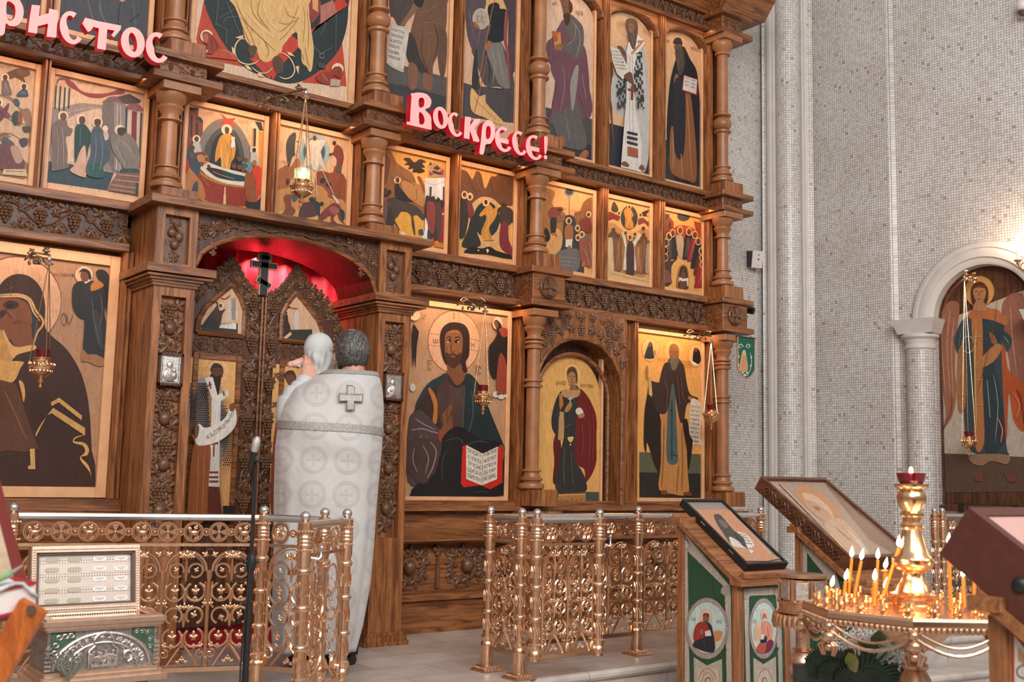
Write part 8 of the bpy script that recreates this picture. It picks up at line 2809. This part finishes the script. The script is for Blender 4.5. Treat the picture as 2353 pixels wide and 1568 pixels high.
# ---------------------------------------------------------------- flowers
FB = V(1975, 1540, 4.0)
t = thing('bouquet', 'bouquet of white baby breath, glossy leaves and fern fronds under the candle tray', 'flowers', (FB.x, FB.y, NAVE_Z))
LG = plain('leaf_green', '55683c', .45, noise=.4, nscale=25); LY = plain('yellow_green_leaf', '98a05c', .45, noise=.3, nscale=25); FG = plain('fern_green', '2c4434', .5, noise=.3, nscale=25); WB = plain('baby_breath_white', 'd9d4d0', .8)
m = MB(); m.lathe([(.10, 0), (.13, .05), (.14, .25), (.13, .27)], (FB.x, FB.y+.05, NAVE_Z), 20); m.build('pot', plain('dark_pot', '3a332e', .6), t, True)
random.seed(5)
m = MB()
for (px, py, r, dd) in ((1960, 1460, .055, 4.05), (1985, 1478, .05, 4.0), (1935, 1475, .05, 4.05), (1910, 1450, .035, 4.15), (2000, 1445, .04, 4.1), (2030, 1500, .05, 3.9), (2055, 1510, .045, 3.9), (2075, 1530, .05, 3.9), (1945, 1495, .05, 4.0), (2010, 1470, .03, 4.0), (2040, 1535, .03, 3.9), (1965, 1430, .03, 4.1)):
    c = V(px, py, dd)
    for k in range(70):
        d = Vector((random.gauss(0, 1), random.gauss(0, 1), random.gauss(0, 1))).normalized()*r*random.random()**.4
        m.sph(c+d, random.uniform(.0028, .0052), 5, 4)
    for k in range(5): m.tube([c+Vector((random.uniform(-.03, .03), 0, .01)), c+Vector((random.uniform(-.02, .02), .02, -.08)), Vector((FB.x, FB.y+.03, -.05))], .001, 3)
o = m.build('blossom_sprays', WB, t, True); o['kind'] = 'stuff'
def bl(px, py, dd, s, ang, mat):
    mm = MB(); c = V(px, py, dd); n = 8; R_ = []
    for i in range(n+1):
        u = i/n; w = s*.34*sin(pi*u**.8)*(1-.3*u)
        ctr = c+(RGT*cos(ang)+UPV*sin(ang))*(u-.5)*s-FWD*(.10*s*sin(pi*u)); sd = (-RGT*sin(ang)+UPV*cos(ang))
        R_.append([ctr+sd*w+FWD*.12*w, ctr-FWD*.0, ctr-sd*w+FWD*.12*w])
    mm.loft(R_, closed=False); mm.build('leaf', mat, t, True)
for (px, py, s, a, k) in ((1915, 1503, .075, -60, 1), (1930, 1530, .07, 30, 1), (1958, 1525, .08, -70, 1), (1945, 1510, .075, -130, 0), (1905, 1515, .07, 150, 0), (1985, 1515, .085, 60, 0), (2000, 1495, .09, 45, 0), (1970, 1545, .07, -90, 1), (2040, 1550, .08, -40, 1), (2060, 1560, .08, 20, 1), (2025, 1545, .07, 100, 0), (2005, 1525, .08, -30, 0), (1925, 1545, .07, -100, 0), (1890, 1505, .06, 120, 0), (2020, 1465, .09, 60, 0), (2050, 1580, .09, 70, 1), (1985, 1490, .07, 130, 0), (1995, 1550, .08, 10, 0), (1950, 1555, .07, 40, 0)):
    bl(px, py, 3.9-.01*(px % 5), s, radians(a), LY if k else LG)
def frond(P, Q, w, sag):
    mm = MB(); n = 18; ax = (Q-P)
    ctr = [P+ax*(i/n)+UPV*(sag*sin(pi*i/n)) for i in range(n+1)]; mm.tube(ctr, .002, 4)
    for i in range(1, n):
        u = i/n; L = w*sin(pi*(.12+.85*u))
        tdir = (ctr[i+1]-ctr[i-1]).normalized(); sd = tdir.cross(FWD).normalized()
        for s in (-1, 1):
            e = ctr[i]+sd*s*L+tdir*L*.7-UPV*L*.15; h = (e-ctr[i]); b = tdir*.008
            mm.poly([ctr[i]-b, ctr[i]+b, ctr[i]+h*.6+b*.8, e, ctr[i]+h*.6-b*.8])
    mm.build('fern_frond', FG, t)
for a, b, w, sg in (((1965, 1560), (1850, 1520), .07, .02), ((1975, 1570), (1880, 1545), .06, .01), ((1930, 1600), (2060, 1580), .09, .08), ((2000, 1600), (1925, 1570), .07, .03), ((1990, 1545), (2090, 1560), .05, .01), ((1975, 1540), (1862, 1512), .05, .02)): frond(V(*a, 3.88), V(*b, 3.86), w, sg)
m = MB(); q0 = V(1838, 1440, 4.35)
m.X = Matrix.Translation((V(1868, 1568, 4.3).x, V(1868, 1568, 4.3).y, 0)) @ Matrix.Rotation(radians(-35), 4, 'Z')
m.bev(-.07, .07, 0, .03, NAVE_Z, .30, .006); m.build('dark_board', plain('dark_slate_board', '2e2b2a', .5, noise=.3, nscale=12), t)

# ---------------------------------------------------------------- small things on the woodwork and walls
for k, (px, lb) in enumerate(((396, 'small silver icon of veiled woman in dark frame on left pillar'), (907, 'small silver icon of haloed saint in dark frame on right pillar'))):
    x0, x1 = PILL[k]; xc = (x0+x1)/2; z0, z1 = 1.43, 1.60; yy = YPF-.006
    t = thing('silver_icon', lb, 'icon', (xc, yy, z0), 'small silver icons on the pillars')
    m = MB(); fw = .014
    for a, b, c, d in ((xc-.066, xc-.066+fw, z0, z1), (xc+.066-fw, xc+.066, z0, z1), (xc-.066, xc+.066, z0, z0+fw), (xc-.066, xc+.066, z1-fw, z1)): m.bev(a, b, yy-.014, yy+.008, c, d, .004)
    m.build('frame', WD_D, t)
    m = MB(); m.box(xc-.055, xc+.055, yy-.004, yy+.006, z0+.01, z1-.01); m.tube([(xc-.044, yy-.004, z0+.02), (xc+.044, yy-.004, z0+.02), (xc+.044, yy-.004, z1-.02), (xc-.044, yy-.004, z1-.02), (xc-.044, yy-.004, z0+.02)], .003, 4)
    m.sph((xc-.004, yy-.004, z0+.108), .018, 12, 8, (1, .45, 1.2)); ringarc(m, xc-.004, z0+.110, .030, -20, 200, .0035, 14, yy-.004)
    m.sph((xc-.004, yy-.004, z0+.055), .038, 12, 8, (1, .3, 1.0))
    if k == 0: m.sph((xc+.018, yy-.010, z0+.082), .012, 10, 6, (1, .6, 1.1)); m.sph((xc+.018, yy-.008, z0+.055), .018, 10, 6, (1, .5, 1.2))
    else: m.box(xc+.004, xc+.032, yy-.016, yy-.004, z0+.035, z0+.072); m.sph((xc-.02, yy-.012, z0+.06), .011, 8, 6)
    for q in range(5): m.tube([(xc-.03+.012*q, yy-.012, z0+.025), (xc-.022+.009*q, yy-.015, z0+.06), (xc-.012+.005*q, yy-.013, z0+.085)], .003, 4)
    m.build('silver_relief', SILVER, t, True)
# green embroidered banner
bx0, bx1, bz1, bz0 = 6.645, 6.85, 2.125, 1.80; yb = 5.875; bw = bx1-bx0; bc = (bx0+bx1)/2
t = thing('banner', 'small green embroidered banner with gold fringe hanging right of the last column', 'banner', (bc, yb, bz0))
m = MB(); P = [(bx0, bz1), (bx0, bz0+.07), (bx0+.25*bw, bz0+.018), (bc, bz0), (bx1-.25*bw, bz0+.018), (bx1, bz0+.07), (bx1, bz1)]
a = [m._a((x, yb, z)) for x, z in P]; b = [m._a((x, yb+.006, z)) for x, z in P]; m.face(a); m.face(b[::-1])
for k in range(len(P)): m.face((a[k], b[k], b[(k+1) % 7], a[(k+1) % 7]))
m.build('cloth', plain('green_velvet', '0f5a48', .8, noise=.15, nscale=40), t)
m = MB(); m.tube([(x+(bc-x)*.03, yb-.002, z) for x, z in P[:-1]]+[(bx1, yb-.002, bz1)], .006, 5); m.build('gold_fringe', plain('gold_thread', 'b08a68', .6), t, True)
m = MB(); m.tube([(bx0-.01, yb, bz1+.002), (bx1+.01, yb, bz1+.002)], .006, 8); m.tube([(bx0, yb, bz1), (bc-.02, yb+.02, 2.165), (bx1, yb, bz1)], .002, 4); m.build('rod', WD_D, t, True)
m = MB(); m.tube([(bc, yb, bz0), (bc, yb, bz0-.035)], .003, 5); m.lathe([(.004, -.035), (.014, -.05), (.018, -.085), (.002, -.085)], (bc, yb, bz0), 10); m.build('tassel', plain('gold_tassel', 'a98f78', .7), t, True)
def fb(px, py): return onY(px, py, yb-.001)
p = Paint(lambda a, b: fb(a, b), Vector((0, -1, 0)))
p.run("""
@ 1513 500 2.8
S c9986a 525,985 530,900 545,860 555,855 565,880 575,985
S d8b48c 538,870 548,852 560,860 560,885 545,890
L d8d4c8 4 510,820 520,840 535,830
L d8d4c8 4 590,820 580,840 565,830
L d8d4c8 4 515,870 510,930 520,980 535,1010
L d8d4c8 4 590,870 598,930 588,985 572,1010
L d8d4c8 5 525,1010 550,1020 580,1010
L d8d4c8 5 512,830 530,815 548,835
L d8d4c8 5 592,830 576,815 560,835
E d8d4c8 515,895 5,9
E d8d4c8 595,900 5,9
E d8d4c8 515,950 5,9
E d8d4c8 592,955 5,9
E d8d4c8 540,1000 7,6
E d8d4c8 568,1000 7,6
E d8d4c8 553,1012 8,6
""")
p.build('embroidery', t)
# wall loudspeaker, conduit and camera
q = onY(1735, 596, BACKY-.06)
t = thing('wall_speaker', 'white wedge loudspeaker high on tiled wall right of the icon screen', 'loudspeaker', (q.x, BACKY, q.z-.08))
m = MB(); m.X = Matrix.Translation(q) @ Matrix.Rotation(radians(-25), 4, 'Z') @ Matrix.Rotation(radians(12), 4, 'X')
m.loft([[(-.05, -.05, -.075), (.05, -.05, -.075), (.04, .06, -.065), (-.04, .06, -.065)], [(-.05, -.05, .075), (.05, -.05, .075), (.04, .06, .065), (-.04, .06, .065)]], cap=True); m.build('cabinet', plain('off_white_plastic', 'cfc5bf', .5), t)
m = MB(); m.X = Matrix.Translation(q) @ Matrix.Rotation(radians(-25), 4, 'Z') @ Matrix.Rotation(radians(12), 4, 'X'); m.box(-.062, -.05, -.045, .07, -.07, .07); m.sph((.01, -.052, .04), .006, 6, 4); m.sph((.01, -.052, -.0), .008, 6, 4); m.sph((.01, -.052, -.05), .004, 6, 4); m.build('side_grille', BLACK, t)
m = MB(); m.box(q.x-.012, q.x+.012, q.y+.04, BACKY, q.z-.012, q.z+.012); m.build('wall_mount', BLACK, t)
c0 = onY(1735, 640, BACKY)
m = MB(); m.box(c0.x-.010, c0.x+.010, BACKY-.014, BACKY, 0, q.z-.06); tag(m.build('cable_conduit', PLASTER), 'thin white cable duct running down the tiles under the loudspeaker', 'cable duct')
q = onY(1724, 713, 6.0)
t = thing('security_camera', 'small black camera under the right end of the lower cornice block', 'camera', (q.x, q.y, q.z))
m = MB(); m.tube([(q.x-.02, q.y+.05, q.z+.01), (q.x+.005, q.y-.03, q.z-.01)], [.026, .030], 14); m.build('housing', BLACK, t, True)
m = MB(); m.tube([(q.x+.005, q.y-.03, q.z-.01), (q.x+.007, q.y-.036, q.z-.012)], [.020, .018], 14); m.build('lens', plain('camera_glass', '0a0a0c', .08), t, True)
m = MB(); m.tube([(q.x-.01, q.y+.02, q.z+.02), (q.x-.02, q.y+.03, q.z+.06)], .008, 8); m.build('bracket', BLACK, t, True)
m = MB(); q = onY(1700, 620, 6.4)
# brass wall sconce at the right edge
sc0 = onP(2340, 600, Bp(0, 0, .20), nB)
t = thing('wall_sconce', 'brass wall sconce with lit candle bulbs at the right edge, glowing white', 'wall lamp', sc0)
base = sc0-nB*.20+Vector((0, 0, -.06))+dB*.16
m = MB(); m.tube([base, base+nB*.10+Vector((0, 0, -.05))-dB*.04, sc0+Vector((0, 0, -.07))+dB*.03, sc0+Vector((0, 0, -.03)), sc0], [.008, .008, .007, .008, .010], 8)
cc_ = sc0+dB*.045+Vector((0, 0, -.045)); m.tube([cc_+dB*.028*cos(q)+Vector((0, 0, .028*sin(q))) for q in [k*.5 for k in range(12)]], .005, 6)
m.lathe([(.008, -.03), (.018, -.022), (.012, -.012), (.030, 0), (.033, .006), (.012, .008)], sc0, 16); m.build('arm', BRASS, t, True)
sc1 = sc0+dB*.22
m = MB(); m.lathe([(.011, .006), (.011, .10)], sc0, 12); m.lathe([(.011, .006), (.011, .10)], sc1, 12); m.build('candle_sleeve', plain('ivory_sleeve', 'e8ddd0', .5), t, True)
m = MB(); m.tube([sc1+Vector((0, 0, -.0)), sc1+Vector((0, 0, -.05)), base], [.010, .008, .008], 8); m.lathe([(.008, -.03), (.018, -.022), (.012, -.012), (.030, 0), (.033, .006), (.012, .008)], sc1, 16); m.build('arm', BRASS, t, True)
BULB = plain('lit_bulb', 'fff2e0', .4, emit=('fff0dc', 22))
for s_ in (sc0, sc1):
    m = MB(); m.lathe([(.008, .10), (.020, .12), (.022, .14), (.014, .165), (.003, .19)], s_, 14); m.build('bulb', BULB, t, True)
    point('sconce_light', s_+Vector((0, 0, .20))+nB*.03, 5.0, (1, .66, .42), .05)
# lamp globe high on the right wall
g = onP(2350, 12, Bp(0, 0, .10), nB)
t = thing('wall_lamp', 'white globe lamp on a dark holder at the top right corner', 'wall lamp', g)
m = MB(); m.sph(g, .05, 16, 10); m.build('globe', plain('milk_glass', 'd8d0cb', .3), t, True)
m = MB(); m.lathe([(.01, -.09), (.03, -.075), (.038, -.05), (.02, -.04)], g, 16); m.tube([g+Vector((0, 0, -.07)), g-nB*.11+Vector((0, 0, -.09))], .01, 8); m.build('holder', plain('brown_holder', '5a4038', .5), t, True)

# ---------------------------------------------------------------- near left corner: folding lectern, book, framed picture
ORW = wood('orange_varnished_wood', 'a3521c', 'c46a2a', 'Z', .4)
t = thing('folding_lectern', 'orange varnished folding lectern cut by the lower left corner', 'lectern', V(0, 1568, 2.2)+Vector((0, 0, -.42)))
m = MB(); A = V(78, 1392, 2.2); B = V(-75, 1660, 2.2); ax = (B-A).normalized(); sd = ax.cross(FWD).normalized(); dp = FWD
B = A+ax*((A.z-NAVE_Z)/-ax.z) if ax.z < 0 else B
def plank(m, A, B, w, th):
    ax = (B-A).normalized(); sd = ax.cross(dp).normalized()
    m.loft([[p+sd*s1*w+dp*s2*th for s1, s2 in ((-1, -1), (1, -1), (1, 1), (-1, 1))] for p in (A, B)], cap=True)
plank(m, A, B, .028, .011); m.build('leg', ORW, t)
m = MB(); A2 = V(-140, 1392, 2.2); B2_ = A2+Vector((-(B-A).x, -(B-A).y, (B-A).z)); plank(m, A2+dp*.03, B2_+dp*.03, .028, .011); m.build('leg', ORW, t)
m = MB(); m.tube([V(72, 1403, 2.185), V(72, 1403, 2.2)], .010, 12); m.build('bolt', plain('dark_bolt', '4a3020', .5), t, True)
m = MB(); m.tube([V(60, 1392, 2.25), V(-200, 1450, 2.35)], .018, 10); m.build('top_rail', plain('red_brown_rail', '6e3a28', .5), t, True)
bk = V(-25, 1378, 2.22)
t = thing('book', 'thick closed book with red cover edges under a white cloth', 'book', bk+Vector((0, 0, -.03)))
X = Matrix.Translation(bk) @ Matrix.Rotation(radians(8), 4, 'Z') @ Matrix.Rotation(radians(-9), 4, 'Y')
m = MB(); m.X = X; m.box(-.12, .072, -.06, .09, -.030, -.024); m.box(-.12, .072, -.06, .09, .020, .026); m.build('cover', plain('red_book_cover', '9a2028', .5), t)
m = MB(); m.X = X; m.box(-.12, .068, -.056, .086, -.024, .020); m.build('pages', plain('book_pages', 'd8ccc8', .8), t)
t = tag(None or (lambda mm: mm)(MB()).build('_x', LINEN) if False else (lambda: (lambda m: (setattr(m, 'X', X), m.loft([[(-.13+.205*i/14, -.064+.155*j/8, .030+.004*sin(i*1.3+j)+(-.016*max(0, i-12))) for i in range(15)] for j in range(9)], closed=False), m.build('cloth', LINEN, None, True))[-1])(MB()))(), 'white lace cloth lying over the thick red book', 'cloth')
sd_ = t.modifiers.new('thickness', 'SOLIDIFY'); sd_.thickness = .006
t = thing('pen', 'clear plastic pen with pale green grip on the white cloth', 'pen', V(10, 1322, 2.18))
m = MB(); m.tube([V(-20, 1338, 2.18), V(25, 1318, 2.18)], .0075, 10); m.build('grip', plain('pale_green_grip', '8fae7c', .4), t, True)
m = MB(); m.tube([V(25, 1318, 2.18), V(52, 1300, 2.18)], [.0045, .002], 8); m.build('barrel', plain('clear_plastic', 'c9c9c4', .2, trans=.6), t, True)
# framed picture leaning, seen at its right edge
t = thing('framed_picture', 'framed dark picture with red-brown edge cut by the left picture edge', 'picture', V(-40, 1400, 2.55))
C0, C1 = V(78, 1408, 2.45), V(-8, 1085, 2.75); up_ = C1-C0; lf = Vector((-.42, -.10, 0)); nn = up_.cross(lf).normalized()
if nn.dot(FWD) > 0: nn = -nn
m = MB()
def pl(a, b, c, d, w0, w1):
    q = [C0+lf*u+up_*v for u, v in ((a, c), (b, c), (b, d), (a, d))]; m.loft([[p+nn*w0 for p in q], [p+nn*w1 for p in q]], cap=True)
for z in ((0, .06, 0, 1), (.94, 1, 0, 1), (0, 1, 0, .05), (0, 1, .95, 1)): pl(*z, -.02, .006)
m.build('edge', plain('red_brown_varnish', '6b2418', .35), t)
m = MB()
for z in ((.06, .16, .05, .95), (.84, .94, .05, .95), (.16, .84, .05, .12), (.16, .84, .88, .95)): pl(*z, -.02, .002)
m.build('moulding', plain('beige_moulding', 'b49a80', .5, noise=.15, nscale=30), t)
m = MB(); pl(.16, .84, .12, .88, -.02, -.006); m.build('picture', plain('dark_picture', '343838', .4, noise=.3, nscale=10), t)

# ---------------------------------------------------------------- warm strip lamps hidden under the cornices, as in the place
def strip_lamp(x0, x1, z, power, y=6.02, col=(1, .56, .27)):
    area('cornice_strip_light', ((x0+x1)/2, y, z), ((x0+x1)/2, y+.10, z-.5), x1-x0, .03, power, col)
strip_lamp(3.62, 4.60, 2.165, 2.6); strip_lamp(.85, 1.90, 2.165, 1.4); strip_lamp(4.9, 5.5, 2.05, 1.6, 6.08); strip_lamp(5.8, 6.5, 2.165, 2.6)
for a, b, w in ((.85, 1.95, 1.2), (2.2, 3.3, 2.2), (3.5, 4.62, 2.4), (4.82, 6.52, 4.2)): strip_lamp(a, b, 3.145, w)
for a, b, w in ((4.82, 6.52, 1.6),): strip_lamp(a, b, 4.645, w)
